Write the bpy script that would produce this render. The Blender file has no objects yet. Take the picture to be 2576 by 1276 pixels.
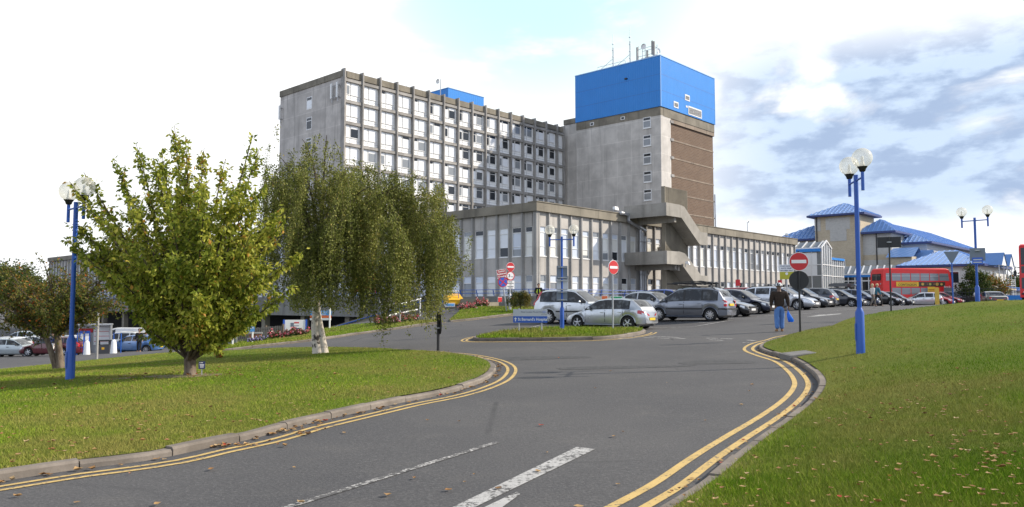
import bpy, bmesh, math, random
import numpy as np
from mathutils import Vector, Matrix, geometry

# ------------------------------------------------------------------ camera, sky, sun, exposure
SC = bpy.context.scene
COL = SC.collection
R = math.radians
F, CU, CV = 1951.0, 1288.0, 638.0            # focal length and centre of the survey frame (2576 x 1276)
PITCH = math.atan(121 / F)
EYE = 1.6
cam_d = bpy.data.cameras.new('camera'); cam = bpy.data.objects.new('camera', cam_d); COL.objects.link(cam)
cam.location = (0, 0, EYE); cam.rotation_euler = (math.pi / 2 + PITCH, 0, 0)
cam_d.sensor_fit = 'HORIZONTAL'; cam_d.sensor_width = 36; cam_d.lens = F / 2576 * 36
cam_d.clip_start = 0.1; cam_d.clip_end = 6000
SC.camera = cam
SC.view_settings.view_transform = 'Standard'; SC.view_settings.look = 'None'
SC.view_settings.exposure = 0.2; SC.view_settings.gamma = 1

SUN_AZ, SUN_EL = R(84), R(33)
sd = Vector((math.sin(SUN_AZ) * math.cos(SUN_EL), math.cos(SUN_AZ) * math.cos(SUN_EL), math.sin(SUN_EL)))
sun_d = bpy.data.lights.new('sun', 'SUN'); sun = bpy.data.objects.new('sun', sun_d); COL.objects.link(sun)
sun_d.energy = 5.0; sun_d.angle = R(0.6); sun_d.color = (1.0, 0.90, 0.76)
sun.rotation_euler = (-sd).to_track_quat('-Z', 'Y').to_euler(); sun.location = sd * 300

def build_world():
    w = bpy.data.worlds.new('World'); SC.world = w; w.use_nodes = True
    nt = w.node_tree; nt.nodes.clear(); N = nt.nodes.new; L = nt.links.new
    out = N('ShaderNodeOutputWorld'); bg = N('ShaderNodeBackground'); bg.inputs[1].default_value = 0.11
    L(bg.outputs[0], out.inputs[0])
    sky = N('ShaderNodeTexSky'); sky.sky_type = 'NISHITA'; sky.sun_disc = False
    sky.sun_elevation = SUN_EL; sky.sun_rotation = SUN_AZ; sky.dust_density = 1.0; sky.air_density = 1.0
    tc = N('ShaderNodeTexCoord'); sep = N('ShaderNodeSeparateXYZ'); L(tc.outputs['Generated'], sep.inputs[0])
    def math_(op, a, b=None, clamp=False):
        m = N('ShaderNodeMath'); m.operation = op; m.use_clamp = clamp
        for i, v in enumerate((a, b)):
            if v is None: continue
            if isinstance(v, (int, float)): m.inputs[i].default_value = v
            else: L(v, m.inputs[i])
        return m.outputs[0]
    def ramp(v, a, b):
        m = N('ShaderNodeMapRange'); m.interpolation_type = 'SMOOTHSTEP'
        L(v, m.inputs[0]); m.inputs[1].default_value = a; m.inputs[2].default_value = b
        return m.outputs[0]
    def mix(f, a, b):
        m = N('ShaderNodeMix'); m.data_type = 'RGBA'
        if isinstance(f, (int, float)): m.inputs[0].default_value = f
        else: L(f, m.inputs[0])
        for i, v in ((6, a), (7, b)):
            if isinstance(v, tuple): m.inputs[i].default_value = v + (1,)
            else: L(v, m.inputs[i])
        return m.outputs[2]
    z = math_('MAXIMUM', sep.outputs[2], 0.0)
    az = math_('ARCTAN2', sep.outputs[0], sep.outputs[1])        # 0 = straight ahead, + = right
    el = math_('ARCSINE', sep.outputs[2])
    comb = N('ShaderNodeCombineXYZ')
    L(math_('MULTIPLY', az, 2.6), comb.inputs[0]); L(math_('MULTIPLY', el, 6.5), comb.inputs[1])
    # tilt so that the cloud banks rise to the right
    mp = N('ShaderNodeMapping'); L(comb.outputs[0], mp.inputs[0]); mp.inputs['Rotation'].default_value = (0, 0, R(-22)); mp.inputs['Location'].default_value = (1.35, 0.4, 0)
    n1 = N('ShaderNodeTexNoise'); n1.noise_dimensions = '2D'; L(mp.outputs[0], n1.inputs[0]); n1.inputs['Scale'].default_value = 1.45; n1.inputs['Detail'].default_value = 9; n1.inputs['Roughness'].default_value = 0.52; n1.inputs['Distortion'].default_value = 0.25
    n2 = N('ShaderNodeTexNoise'); n2.noise_dimensions = '2D'; L(comb.outputs[0], n2.inputs[0]); n2.inputs['Scale'].default_value = 5.5; n2.inputs['Detail'].default_value = 8; n2.inputs['Roughness'].default_value = 0.55
    base = math_('ADD', math_('MULTIPLY', n1.outputs[0], 0.82), math_('MULTIPLY', n2.outputs[0], 0.18))
    # grey-blue cloud undersides, on the right and low
    right = ramp(az, 0.13, 0.36)
    band = math_('MULTIPLY', ramp(el, 0.055, 0.125), math_('SUBTRACT', 1.0, ramp(el, 0.26, 0.35)))
    slope = ramp(math_('ADD', el, math_('MULTIPLY', math_('SUBTRACT', az, 0.35), -0.25)), 0.12, 0.27)
    grey = math_('MULTIPLY', math_('MULTIPLY', right, band), ramp(math_('SUBTRACT', math_('ADD', base, 0.075), math_('MULTIPLY', slope, 0.09)), 0.375, 0.53))
    # open pale-blue sky, ahead and high
    dx = math_('SUBTRACT', az, 0.03); dy = math_('SUBTRACT', el, 0.42)
    d2 = math_('ADD', math_('MULTIPLY', math_('MULTIPLY', dx, dx), 14.0), math_('MULTIPLY', math_('MULTIPLY', dy, dy), 28.0))
    hole = math_('MULTIPLY', math_('SUBTRACT', 1.0, ramp(d2, 0.05, 1.25)), math_('SUBTRACT', 1.0, ramp(base, 0.50, 0.72)))
    # left low grey wisps
    lw = math_('MULTIPLY', math_('MULTIPLY', math_('SUBTRACT', 1.0, ramp(az, -0.12, 0.05)), math_('SUBTRACT', 1.0, ramp(el, 0.22, 0.33))), ramp(base, 0.52, 0.66))
    white = mix(ramp(base, 0.35, 0.75), (9.6, 9.75, 9.9), (10.6, 10.6, 10.6))
    greyc = mix(ramp(n2.outputs[0], 0.38, 0.62), (3.5, 4.5, 6.3), (5.5, 6.7, 8.4))
    cl = mix(grey, white, greyc)
    cl = mix(math_('MULTIPLY', lw, 0.35), cl, (6.6, 7.6, 9.2))
    open_ = mix(0.9, sky.outputs[0], (5.7, 8.6, 8.25))
    col = mix(math_('MULTIPLY', hole, 0.92), cl, open_)
    # unseen bright cloud added behind to fill shaded walls; overhead stays open blue
    over = ramp(el, 0.50, 0.85)
    back = ramp(math_('ABSOLUTE', az), 0.75, 1.25)
    col = mix(back, col, mix(ramp(base, 0.35, 0.7), (7.6, 8.9, 11.2), (10.5, 11.0, 12.0)))
    col = mix(math_('MULTIPLY', over, 0.85), col, sky.outputs[0])
    below = ramp(sep.outputs[2], -0.02, 0.0)
    col = mix(below, (3.0, 3.0, 2.9), col)
    L(col, bg.inputs[0])
build_world()

# ------------------------------------------------------------------ helpers
rng = random.Random(7)
nr = np.random.default_rng(11)

def ray(u, v):
    a = (u - CU) / F; b = -(v - CV) / F; c, s = math.cos(PITCH), math.sin(PITCH)
    return Vector((a, c - s * b, s + c * b))
def at(u, v, Y):
    d = ray(u, v); return Vector((0, 0, EYE)) + d * (Y / d.y)
def zof(v, Y): return at(CU, v, Y).z
def pxm(Y): return Y / F                                    # metres per survey pixel at distance Y

BASIS = R(47.4); RX, RY = math.cos(BASIS), math.sin(BASIS)   # street grid of the hospital
C0 = Vector((1.9, 60.0, 0))
def PQ(p, q, z=0.0): return Vector((C0.x + RX * p - RY * q, C0.y + RY * p + RX * q, z))

def tag(o, label=None, cat=None, group=None, kind=None):
    if label: o['label'] = label
    if cat: o['category'] = cat
    if group: o['group'] = group
    if kind: o['kind'] = kind
    return o
def thing(name, loc=(0, 0, 0), rz=0.0, label=None, cat=None, group=None):
    o = bpy.data.objects.new(name, None); o.empty_display_size = 0.2; COL.objects.link(o)
    o.location = loc; o.rotation_euler = (0, 0, rz); return tag(o, label, cat, group)

class MB:
    def __init__(s): s.v = []; s.f = []; s.m = []; s.mi = 0
    def add(s, vs, fs, mi=None):
        k = len(s.v); s.v += [tuple(x) for x in vs]
        for f in fs: s.f.append(tuple(i + k for i in f)); s.m.append(s.mi if mi is None else mi)
    def quad(s, a, b, c, d, mi=None): s.add([a, b, c, d], [(0, 1, 2, 3)], mi)
    def hexa(s, c, mi=None):     # 8 corners: bottom 4 ccw, top 4 ccw
        s.add(c, [(3, 2, 1, 0), (4, 5, 6, 7), (0, 1, 5, 4), (1, 2, 6, 5), (2, 3, 7, 6), (3, 0, 4, 7)], mi)
    def box(s, x0, x1, y0, y1, z0, z1, mi=None, T=None):
        if x0 > x1: x0, x1 = x1, x0
        if y0 > y1: y0, y1 = y1, y0
        c = [(x0, y0, z0), (x1, y0, z0), (x1, y1, z0), (x0, y1, z0), (x0, y0, z1), (x1, y0, z1), (x1, y1, z1), (x0, y1, z1)]
        if T: c = [T(*p) for p in c]
        s.hexa(c, mi)
    def prism(s, poly, f0, f1, mi=None):   # poly of 2-D points, f0/f1 map a point to 3-D (front / back)
        n = len(poly); vs = [f0(*p) for p in poly] + [f1(*p) for p in poly]
        fs = [tuple(range(n)), tuple(range(2 * n - 1, n - 1, -1))] + [(i, i + n, (i + 1) % n + n, (i + 1) % n) for i in range(n)]
        s.add(vs, fs, mi)
    def tube(s, pts, rad, n=8, mi=None, cap=True):
        pts = [Vector(p) for p in pts]
        if isinstance(rad, (int, float)): rad = [rad] * len(pts)
        k = len(s.v); up = Vector((0, 0, 1)); prev = None
        for i, p in enumerate(pts):
            t = (pts[min(i + 1, len(pts) - 1)] - pts[max(i - 1, 0)])
            t = t.normalized() if t.length > 1e-9 else Vector((0, 0, 1))
            if prev is None:
                a = t.cross(up) if abs(t.dot(up)) < 0.95 else t.cross(Vector((1, 0, 0)))
            else: a = prev - t * prev.dot(t)
            a.normalize(); b = t.cross(a); prev = a
            for j in range(n):
                th = 2 * math.pi * j / n; s.v.append(tuple(p + (a * math.cos(th) + b * math.sin(th)) * rad[i]))
        for i in range(len(pts) - 1):
            for j in range(n):
                s.f.append((k + i * n + j, k + (i + 1) * n + j, k + (i + 1) * n + (j + 1) % n, k + i * n + (j + 1) % n)); s.m.append(s.mi if mi is None else mi)
        if cap:
            s.f.append(tuple(k + j for j in range(n))); s.m.append(s.mi if mi is None else mi)
            e = k + (len(pts) - 1) * n; s.f.append(tuple(e + j for j in reversed(range(n)))); s.m.append(s.mi if mi is None else mi)
    def lathe(s, prof, n=20, mi=None, T=None):   # (r, z) profile round z
        T = T or (lambda x, y, z: (x, y, z)); k = len(s.v)
        for r, z in prof:
            for j in range(n):
                th = 2 * math.pi * j / n; s.v.append(tuple(T(r * math.cos(th), r * math.sin(th), z)))
        for i in range(len(prof) - 1):
            for j in range(n):
                s.f.append((k + i * n + j, k + i * n + (j + 1) % n, k + (i + 1) * n + (j + 1) % n, k + (i + 1) * n + j)); s.m.append(s.mi if mi is None else mi)
    def sphere(s, c, r, n=16, mi=None, sc=(1, 1, 1)):
        prof = [(r * math.sin(math.pi * i / n), -r * math.cos(math.pi * i / n)) for i in range(n + 1)]
        s.lathe([(max(a, 1e-4), b) for a, b in prof], n * 2, mi, lambda x, y, z: (c[0] + x * sc[0], c[1] + y * sc[1], c[2] + z * sc[2]))
    def build(s, name, mats, parent=None, smooth=None, kind=None):
        me = bpy.data.meshes.new(name); me.from_pydata(s.v, [], s.f)
        if not isinstance(mats, (list, tuple)): mats = [mats]
        for m in mats: me.materials.append(m)
        if len(mats) > 1: me.polygons.foreach_set('material_index', s.m)
        if smooth is not None:
            me.polygons.foreach_set('use_smooth', [True] * len(me.polygons)); me.set_sharp_from_angle(angle=R(smooth))
        me.update()
        o = bpy.data.objects.new(name, me); COL.objects.link(o); o.parent = parent
        if kind: o['kind'] = kind
        return o

def np_mesh(name, V, faces_n, I, mats, parent=None, col=None, smooth=False, kind=None, mi=None):
    """mesh from numpy: V (n,3), I (m,k) indices"""
    me = bpy.data.meshes.new(name); n, m, k = len(V), len(I), faces_n
    me.vertices.add(n); me.vertices.foreach_set('co', np.asarray(V, np.float32).ravel())
    me.loops.add(m * k); me.loops.foreach_set('vertex_index', np.asarray(I, np.int32).ravel())
    me.polygons.add(m); me.polygons.foreach_set('loop_start', np.arange(0, m * k, k, dtype=np.int32))
    if smooth: me.polygons.foreach_set('use_smooth', np.ones(m, bool))
    if mi is not None: me.polygons.foreach_set('material_index', np.asarray(mi, np.int32))
    for mm in (mats if isinstance(mats, (list, tuple)) else [mats]): me.materials.append(mm)
    if col is not None:
        a = me.attributes.new('tint', 'FLOAT', 'POINT'); a.data.foreach_set('value', np.asarray(col, np.float32))
    me.update(calc_edges=True); me.validate()
    o = bpy.data.objects.new(name, me); COL.objects.link(o); o.parent = parent
    if kind: o['kind'] = kind
    return o

# ------------------------------------------------------------------ materials
class NT:
    def __init__(s, name):
        s.m = bpy.data.materials.new(name); s.m.use_nodes = True; s.t = s.m.node_tree; s.p = s.t.nodes['Principled BSDF']
    def n(s, t, **kw):
        x = s.t.nodes.new(t)
        for k, v in kw.items(): setattr(x, k, v)
        return x
    def l(s, a, b): s.t.links.new(a, b)
    def noise(s, scale, detail=4, rough=0.55, vec=None, dist=0.0):
        x = s.n('ShaderNodeTexNoise'); x.inputs['Scale'].default_value = scale; x.inputs['Detail'].default_value = detail
        x.inputs['Roughness'].default_value = rough; x.inputs['Distortion'].default_value = dist
        s.l(vec if vec is not None else s.obj(), x.inputs['Vector']); return x.outputs[0]
    def obj(s):
        if not hasattr(s, '_tc'): s._tc = s.n('ShaderNodeTexCoord')
        return s._tc.outputs['Object']
    def scaled(s, sx, sy, sz):
        mp = s.n('ShaderNodeMapping'); s.l(s.obj(), mp.inputs[0]); mp.inputs['Scale'].default_value = (sx, sy, sz); return mp.outputs[0]
    def ramp(s, v, a, b):
        m = s.n('ShaderNodeMapRange', interpolation_type='SMOOTHSTEP'); s.l(v, m.inputs[0]); m.inputs[1].default_value = a; m.inputs[2].default_value = b; return m.outputs[0]
    def math(s, op, a, b):
        m = s.n('ShaderNodeMath', operation=op)
        for i, v in enumerate((a, b)):
            if isinstance(v, (int, float)): m.inputs[i].default_value = v
            else: s.l(v, m.inputs[i])
        return m.outputs[0]
    def mix(s, f, a, b, blend='MIX'):
        m = s.n('ShaderNodeMix', data_type='RGBA', blend_type=blend)
        if isinstance(f, (int, float)): m.inputs[0].default_value = f
        else: s.l(f, m.inputs[0])
        for i, v in ((6, a), (7, b)):
            if isinstance(v, tuple): m.inputs[i].default_value = tuple(v[:3]) + (1,)
            else: s.l(v, m.inputs[i])
        return m.outputs[2]
    def col(s, c): s.l(c, s.p.inputs['Base Color']); return s
    def bump(s, h, strength=0.3, dist=0.02):
        b = s.n('ShaderNodeBump'); b.inputs['Strength'].default_value = strength; b.inputs['Distance'].default_value = dist
        s.l(h, b.inputs['Height']); s.l(b.outputs[0], s.p.inputs['Normal'])
    def set(s, **kw):
        for k, v in kw.items(): s.p.inputs[k.replace('_', ' ')].default_value = v
        return s

def simple(name, c, rough=0.6, metal=0.0, var=0.12, scale=3.0, **kw):
    n = NT(name); n.set(Roughness=rough, Metallic=metal, **kw)
    if var:
        f = n.noise(scale, 5); n.col(n.mix(f, tuple(x * (1 - var) for x in c), tuple(min(1, x * (1 + var)) for x in c)))
    else: n.p.inputs['Base Color'].default_value = tuple(c) + (1,)
    return n.m

def concrete(name, c, stain=0.5, panel=None, rough=0.9, streak=1.0):
    n = NT(name); n.set(Roughness=rough)
    big = n.noise(0.35, 6, 0.6); fine = n.noise(9.0, 6, 0.7)
    st = n.noise(1.0, 5, 0.6, n.scaled(1.6, 1.6, 0.09))
    dark = tuple(x * (1 - stain) for x in c); light = tuple(min(1, x * 1.15) for x in c)
    a = n.mix(n.ramp(big, 0.3, 0.72), dark, light)
    a = n.mix(n.math('MULTIPLY', n.ramp(st, 0.53, 0.72), 0.75 * streak), a, tuple(x * 0.42 for x in c))
    a = n.mix(n.math('MULTIPLY', n.ramp(fine, 0.35, 0.75), 0.25), a, light)
    if panel:
        w, h = panel
        sp = n.n('ShaderNodeSeparateXYZ'); n.l(n.obj(), sp.inputs[0])
        cb = n.n('ShaderNodeCombineXYZ'); n.l(n.math('ADD', sp.outputs[0], sp.outputs[1]), cb.inputs[0]); n.l(sp.outputs[2], cb.inputs[1])
        br = n.n('ShaderNodeTexBrick'); n.l(cb.outputs[0], br.inputs['Vector']); br.offset = 0.0; br.inputs['Scale'].default_value = 1.0
        br.inputs['Brick Width'].default_value = w; br.inputs['Row Height'].default_value = h; br.inputs['Mortar Size'].default_value = 0.045
        br.inputs['Color1'].default_value = (0.86, 0.86, 0.86, 1); br.inputs['Color2'].default_value = (1.0, 1.0, 1.0, 1); br.inputs['Mortar'].default_value = (1.12, 1.12, 1.12, 1)
        a = n.mix(1.0, a, br.outputs[0], 'MULTIPLY')
    n.col(a); n.bump(fine, 0.35, 0.01); return n.m

def paint(name, c, rough=0.28, metal=0.0, coat=0.6):
    n = NT(name); n.set(Roughness=rough, Metallic=metal); n.p.inputs['Coat Weight'].default_value = coat; n.p.inputs['Coat Roughness'].default_value = 0.06
    f = n.noise(2.2, 6, 0.65); g = n.noise(180, 2)
    d = tuple(x * 0.86 + 0.006 for x in c)
    n.col(n.mix(n.ramp(f, 0.35, 0.7), c, d)); 
    n.l(n.math('ADD', n.math('MULTIPLY', f, 0.22), rough - 0.1), n.p.inputs['Roughness']); return n.m

M = {}
M['conc_low'] = concrete('podium concrete', (0.445, 0.42, 0.39), 0.24, streak=0.6)
M['conc_pier'] = concrete('pier concrete', (0.345, 0.335, 0.32), 0.3)
M['conc_dark'] = concrete('weathered concrete', (0.235, 0.21, 0.165), 0.4)
M['conc_panel'] = concrete('panelled concrete', (0.56, 0.53, 0.49), 0.2, panel=(3.2, 3.3), streak=0.6)
M['conc_end'] = concrete('end wall concrete', (0.54, 0.505, 0.47), 0.25, panel=(4.3, 3.27), streak=1.1)
M['conc_frame'] = concrete('frame concrete', (0.335, 0.32, 0.30), 0.35)
M['conc_stair'] = concrete('stair concrete', (0.33, 0.31, 0.275), 0.35)
M['conc_wall'] = concrete('retaining wall concrete', (0.20, 0.195, 0.185), 0.35)
M['white_panel'] = simple('white infill panel', (0.78, 0.78, 0.77), 0.45, var=0.06, scale=1.3)
M['white_frame'] = simple('white window frame', (0.74, 0.74, 0.73), 0.4, var=0.04)
M['glass'] = simple('dark window glass', (0.02, 0.024, 0.03), 0.04, var=0.0, Specular_IOR_Level=0.45)
M['glass_blind'] = simple('window glass over pale blind', (0.74, 0.76, 0.79), 0.12, var=0.1, scale=0.6, Specular_IOR_Level=0.7)
M['glass_blind_cool'] = simple('window glass over bluish blind', (0.55, 0.60, 0.68), 0.1, var=0.12, scale=0.5, Specular_IOR_Level=0.7)
M['glass_blind_warm'] = simple('window glass over cream blind', (0.70, 0.69, 0.64), 0.15, var=0.1, scale=0.5, Specular_IOR_Level=0.6)
M['glass_grey'] = simple('window glass over grey curtain', (0.22, 0.235, 0.25), 0.08, var=0.2, scale=0.8, Specular_IOR_Level=0.8)
def car_glass():
    n = NT('car glass'); n.set(Roughness=0.03, Specular_IOR_Level=0.36); f = n.noise(2.6, 3, 0.6); n.col(n.mix(n.ramp(f, 0.48, 0.66), (0.010, 0.013, 0.017), (0.10, 0.11, 0.12))); return n.m  # pale noise patches put hints of seats and reflections into the glass colour
M['glass_car'] = car_glass()
M['glass_entrance'] = simple('entrance glass', (0.20, 0.22, 0.23), 0.06, var=0.25, scale=0.7, Specular_IOR_Level=0.8)
M['white_paint'] = simple('white paint', (0.78, 0.78, 0.77), 0.4, var=0.04)
M['blue_post'] = simple('blue post paint', (0.012, 0.085, 0.40), 0.4, var=0.12, scale=4)
M['blue_rail'] = simple('blue rail paint', (0.02, 0.10, 0.42), 0.4, var=0.1)
M['black_post'] = simple('black post paint', (0.012, 0.012, 0.014), 0.45, var=0.2)
M['grey_metal'] = simple('galvanised steel', (0.42, 0.43, 0.45), 0.45, 0.6, var=0.15)
M['sign_back'] = simple('grey sign back', (0.16, 0.19, 0.24), 0.5, 0.2, var=0.12)
M['red_sign'] = simple('red sign face', (0.55, 0.02, 0.025), 0.45, var=0.08)
M['white_sign'] = simple('white sign face', (0.80, 0.80, 0.80), 0.4, var=0.03)
M['blue_sign'] = simple('blue sign face', (0.02, 0.10, 0.50), 0.4, var=0.06)
M['pale_blue_sign'] = simple('pale blue sign face', (0.09, 0.30, 0.62), 0.45, var=0.06)
M['grey_sign'] = simple('silver sign face', (0.50, 0.52, 0.58), 0.45, var=0.05)
M['navy'] = simple('navy', (0.02, 0.03, 0.12), 0.5, var=0.1)
M['yellow'] = simple('yellow plastic', (0.72, 0.40, 0.02), 0.45, var=0.1)
M['yellow_pale'] = simple('yellow bollard paint', (0.72, 0.50, 0.08), 0.5, var=0.12)
M['green_sign'] = simple('green sign face', (0.02, 0.32, 0.12), 0.45, var=0.06)
M['orange'] = simple('orange face', (0.75, 0.16, 0.04), 0.5, var=0.08)
M['tyre'] = simple('tyre rubber', (0.012, 0.012, 0.012), 0.85, var=0.3, scale=12)
M['rim'] = simple('alloy rim', (0.55, 0.56, 0.58), 0.3, 0.75, var=0.1)
M['black_trim'] = simple('black trim', (0.015, 0.015, 0.016), 0.55, var=0.2)
M['chrome'] = simple('chrome', (0.75, 0.75, 0.76), 0.12, 1.0, var=0.0)
M['lamp_clear'] = simple('headlamp lens', (0.62, 0.64, 0.66), 0.08, 0.3, var=0.0, Specular_IOR_Level=0.9)
M['lamp_red'] = simple('red tail lamp', (0.50, 0.012, 0.02), 0.12, var=0.0, Specular_IOR_Level=0.8)
M['plate_y'] = simple('yellow number plate', (0.75, 0.50, 0.03), 0.4, var=0.0)
M['plate_w'] = simple('white number plate', (0.75, 0.75, 0.73), 0.4, var=0.0)
def globe_mat():
    n = NT('clear lamp globe'); n.set(Roughness=0.18); f = n.noise(4, 4); c = n.mix(f, (0.78, 0.77, 0.71), (0.93, 0.92, 0.88)); n.col(c)
    tl = n.n('ShaderNodeBsdfTranslucent'); n.l(c, tl.inputs[0]); tr = n.n('ShaderNodeBsdfTransparent'); tr.inputs[0].default_value = (.97, .96, .92, 1)
    m1 = n.n('ShaderNodeMixShader'); m1.inputs[0].default_value = .5; n.l(n.p.outputs[0], m1.inputs[1]); n.l(tl.outputs[0], m1.inputs[2])
    lw = n.n('ShaderNodeLayerWeight'); lw.inputs[0].default_value = .35; fac = n.math('ADD', n.math('MULTIPLY', lw.outputs[1], .5), .26)
    m2 = n.n('ShaderNodeMixShader'); n.l(fac, m2.inputs[0]); n.l(tr.outputs[0], m2.inputs[1]); n.l(m1.outputs[0], m2.inputs[2])
    n.l(m2.outputs[0], n.t.nodes['Material Output'].inputs[0]); return n.m
M['globe'] = globe_mat()
def clad(name, c, sx=0.5, rough=0.38):
    n = NT(name); n.set(Roughness=rough, Specular_IOR_Level=0.22)
    sp = n.n('ShaderNodeSeparateXYZ'); n.l(n.obj(), sp.inputs[0])
    hsum = n.math('ADD', sp.outputs[0], sp.outputs[1])
    wv = n.math('SINE', n.math('MULTIPLY', hsum, 2 * math.pi / sx), 0)
    f = n.noise(0.4, 5)
    n.col(n.mix(f, tuple(x * 0.92 for x in c), tuple(min(1, x * 1.08) for x in c)))
    n.bump(wv, 0.5, 0.03); return n.m
M['blue_clad'] = clad('blue ribbed cladding', (0.036, 0.225, 0.62))
M['blue_roof'] = clad('blue standing seam roof', (0.16, 0.285, 0.54), 0.9, 0.3)
def brick(name, c1, c2, mort, w=0.225, h=0.075, size=0.012):
    n = NT(name); n.set(Roughness=0.9)
    sp = n.n('ShaderNodeSeparateXYZ'); n.l(n.obj(), sp.inputs[0])
    cb = n.n('ShaderNodeCombineXYZ'); n.l(n.math('ADD', sp.outputs[0], sp.outputs[1]), cb.inputs[0]); n.l(sp.outputs[2], cb.inputs[1])
    br = n.n('ShaderNodeTexBrick'); n.l(cb.outputs[0], br.inputs['Vector']); br.inputs['Scale'].default_value = 1.0
    br.inputs['Brick Width'].default_value = w; br.inputs['Row Height'].default_value = h; br.inputs['Mortar Size'].default_value = size
    br.inputs['Color1'].default_value = c1 + (1,); br.inputs['Color2'].default_value = c2 + (1,); br.inputs['Mortar'].default_value = mort + (1,)
    f = n.noise(0.5, 6, 0.6); s2 = n.noise(3.0, 5, 0.7)
    a = n.mix(n.math('MULTIPLY', n.ramp(f, 0.3, 0.75), 0.35), br.outputs[0], tuple(x * 0.8 for x in c2))
    a = n.mix(n.math('MULTIPLY', n.ramp(s2, 0.45, 0.7), 0.35), a, tuple(x * 0.55 for x in c1))
    n.col(a); n.bump(br.outputs[1], 0.3, 0.01); return n.m
M['brick_brown'] = brick('brown brick', (0.165, 0.10, 0.062), (0.115, 0.067, 0.043), (0.18, 0.14, 0.105), 0.9, 0.3, 0.05)
M['brick_buff'] = brick('buff brick', (0.56, 0.47, 0.33), (0.49, 0.40, 0.28), (0.54, 0.48, 0.37), 0.45, 0.15, 0.02)
M['brick_pale'] = brick('pale grey block', (0.55, 0.54, 0.50), (0.50, 0.49, 0.46), (0.5, 0.48, 0.45), 0.45, 0.15, 0.02)
M['render'] = simple('cream render', (0.58, 0.57, 0.54), 0.85, var=0.07, scale=0.7)
M['shade_void'] = simple('undercroft wall in painted shade', (0.03, 0.03, 0.03), 0.9, var=0.4)  # near-black colour stands in for the shade under the deck

def asphalt():
    n = NT('asphalt'); n.set(Roughness=0.88)
    big = n.noise(0.16, 7, 0.6); mid = n.noise(1.3, 6, 0.65, dist=0.3); fine = n.noise(34, 3, 0.75); sp = n.noise(95, 2, 0.8)
    a = n.mix(n.ramp(big, 0.3, 0.7), (0.056, 0.056, 0.060), (0.085, 0.083, 0.083))
    a = n.mix(n.math('MULTIPLY', n.ramp(mid, 0.52, 0.75), 0.35), a, (0.115, 0.108, 0.10))
    a = n.mix(n.math('MULTIPLY', n.ramp(fine, 0.50, 0.72), 0.5), a, (0.17, 0.165, 0.16))
    a = n.mix(n.math('MULTIPLY', n.ramp(fine, 0.52, 0.30), 0.45), a, (0.028, 0.028, 0.03))
    a = n.mix(n.math('MULTIPLY', n.ramp(sp, 0.62, 0.74), 0.6), a, (0.27, 0.26, 0.25))
    # worn cracks and patch seams
    vo = n.n('ShaderNodeTexVoronoi', feature='DISTANCE_TO_EDGE'); vo.inputs['Scale'].default_value = 0.22
    wob = n.mix(0.12, n.obj(), n.n('ShaderNodeTexNoise').outputs[1], 'ADD'); n.l(wob, vo.inputs['Vector'])
    a = n.mix(n.math('MULTIPLY', n.ramp(vo.outputs[0], 0.012, 0.002), n.ramp(big, 0.5, 0.62)), a, (0.03, 0.03, 0.032))
    n.col(a); n.bump(fine, 0.5, 0.012); return n.m
M['asphalt'] = asphalt()
def lawn():
    n = NT('lawn'); n.set(Roughness=0.95, Specular_IOR_Level=0.03)
    big = n.noise(0.28, 6, 0.6); mid = n.noise(2.2, 6, 0.7); fine = n.noise(24, 4, 0.75)
    a = n.mix(n.ramp(big, 0.35, 0.68), (0.13, 0.18, 0.03), (0.22, 0.215, 0.055))
    a = n.mix(n.math('MULTIPLY', n.ramp(mid, 0.48, 0.74), 0.55), a, (0.26, 0.21, 0.085))
    a = n.mix(n.math('MULTIPLY', n.ramp(fine, 0.35, 0.62), 0.6), a, (0.075, 0.12, 0.016))
    n.col(a); n.bump(fine, 0.8, 0.04); return n.m
M['lawn'] = lawn()
def blade():
    n = NT('grass blade'); n.set(Roughness=0.9, Specular_IOR_Level=0.03); at_ = n.n('ShaderNodeAttribute', attribute_name='tint')
    cr = n.n('ShaderNodeValToRGB'); n.l(at_.outputs['Fac'], cr.inputs[0]); e = cr.color_ramp.elements
    e[0].position = 0.0; e[0].color = (0.085, 0.16, 0.012, 1); e[1].position = 1.0; e[1].color = (0.42, 0.34, 0.15, 1)
    for p, c in ((0.35, (0.155, 0.265, 0.018)), (0.62, (0.245, 0.31, 0.03)), (0.8, (0.31, 0.28, 0.08))):
        x = e.new(p); x.color = c + (1,)
    g = n.noise(0.3, 5, 0.6)
    n.col(n.mix(n.math('MULTIPLY', n.ramp(g, 0.40, 0.64), 0.7), cr.outputs[0], (0.30, 0.24, 0.085))); return n.m
M['blade'] = blade()
def leafm(name, stops, rough=0.55, trans=0.25):
    n = NT(name); n.set(Roughness=rough, Specular_IOR_Level=0.2); at_ = n.n('ShaderNodeAttribute', attribute_name='tint')
    cr = n.n('ShaderNodeValToRGB'); n.l(at_.outputs['Fac'], cr.inputs[0]); e = cr.color_ramp.elements
    e[0].position = stops[0][0]; e[0].color = stops[0][1] + (1,); e[1].position = stops[-1][0]; e[1].color = stops[-1][1] + (1,)
    for p, c in stops[1:-1]:
        x = e.new(p); x.color = c + (1,)
    n.col(cr.outputs[0])
    tr = n.n('ShaderNodeBsdfTranslucent'); n.l(cr.outputs[0], tr.inputs[0]); mx = n.n('ShaderNodeMixShader'); mx.inputs[0].default_value = trans
    out = n.t.nodes['Material Output']; n.l(n.p.outputs[0], mx.inputs[1]); n.l(tr.outputs[0], mx.inputs[2]); n.l(mx.outputs[0], out.inputs[0]); return n.m
M['leaf_cherry'] = leafm('cherry leaf', [(0, (0.08, 0.125, 0.014)), (0.4, (0.23, 0.275, 0.03)), (0.75, (0.46, 0.45, 0.07)), (0.94, (0.58, 0.50, 0.10)), (1, (0.50, 0.27, 0.05))], trans=0.4)
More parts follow.
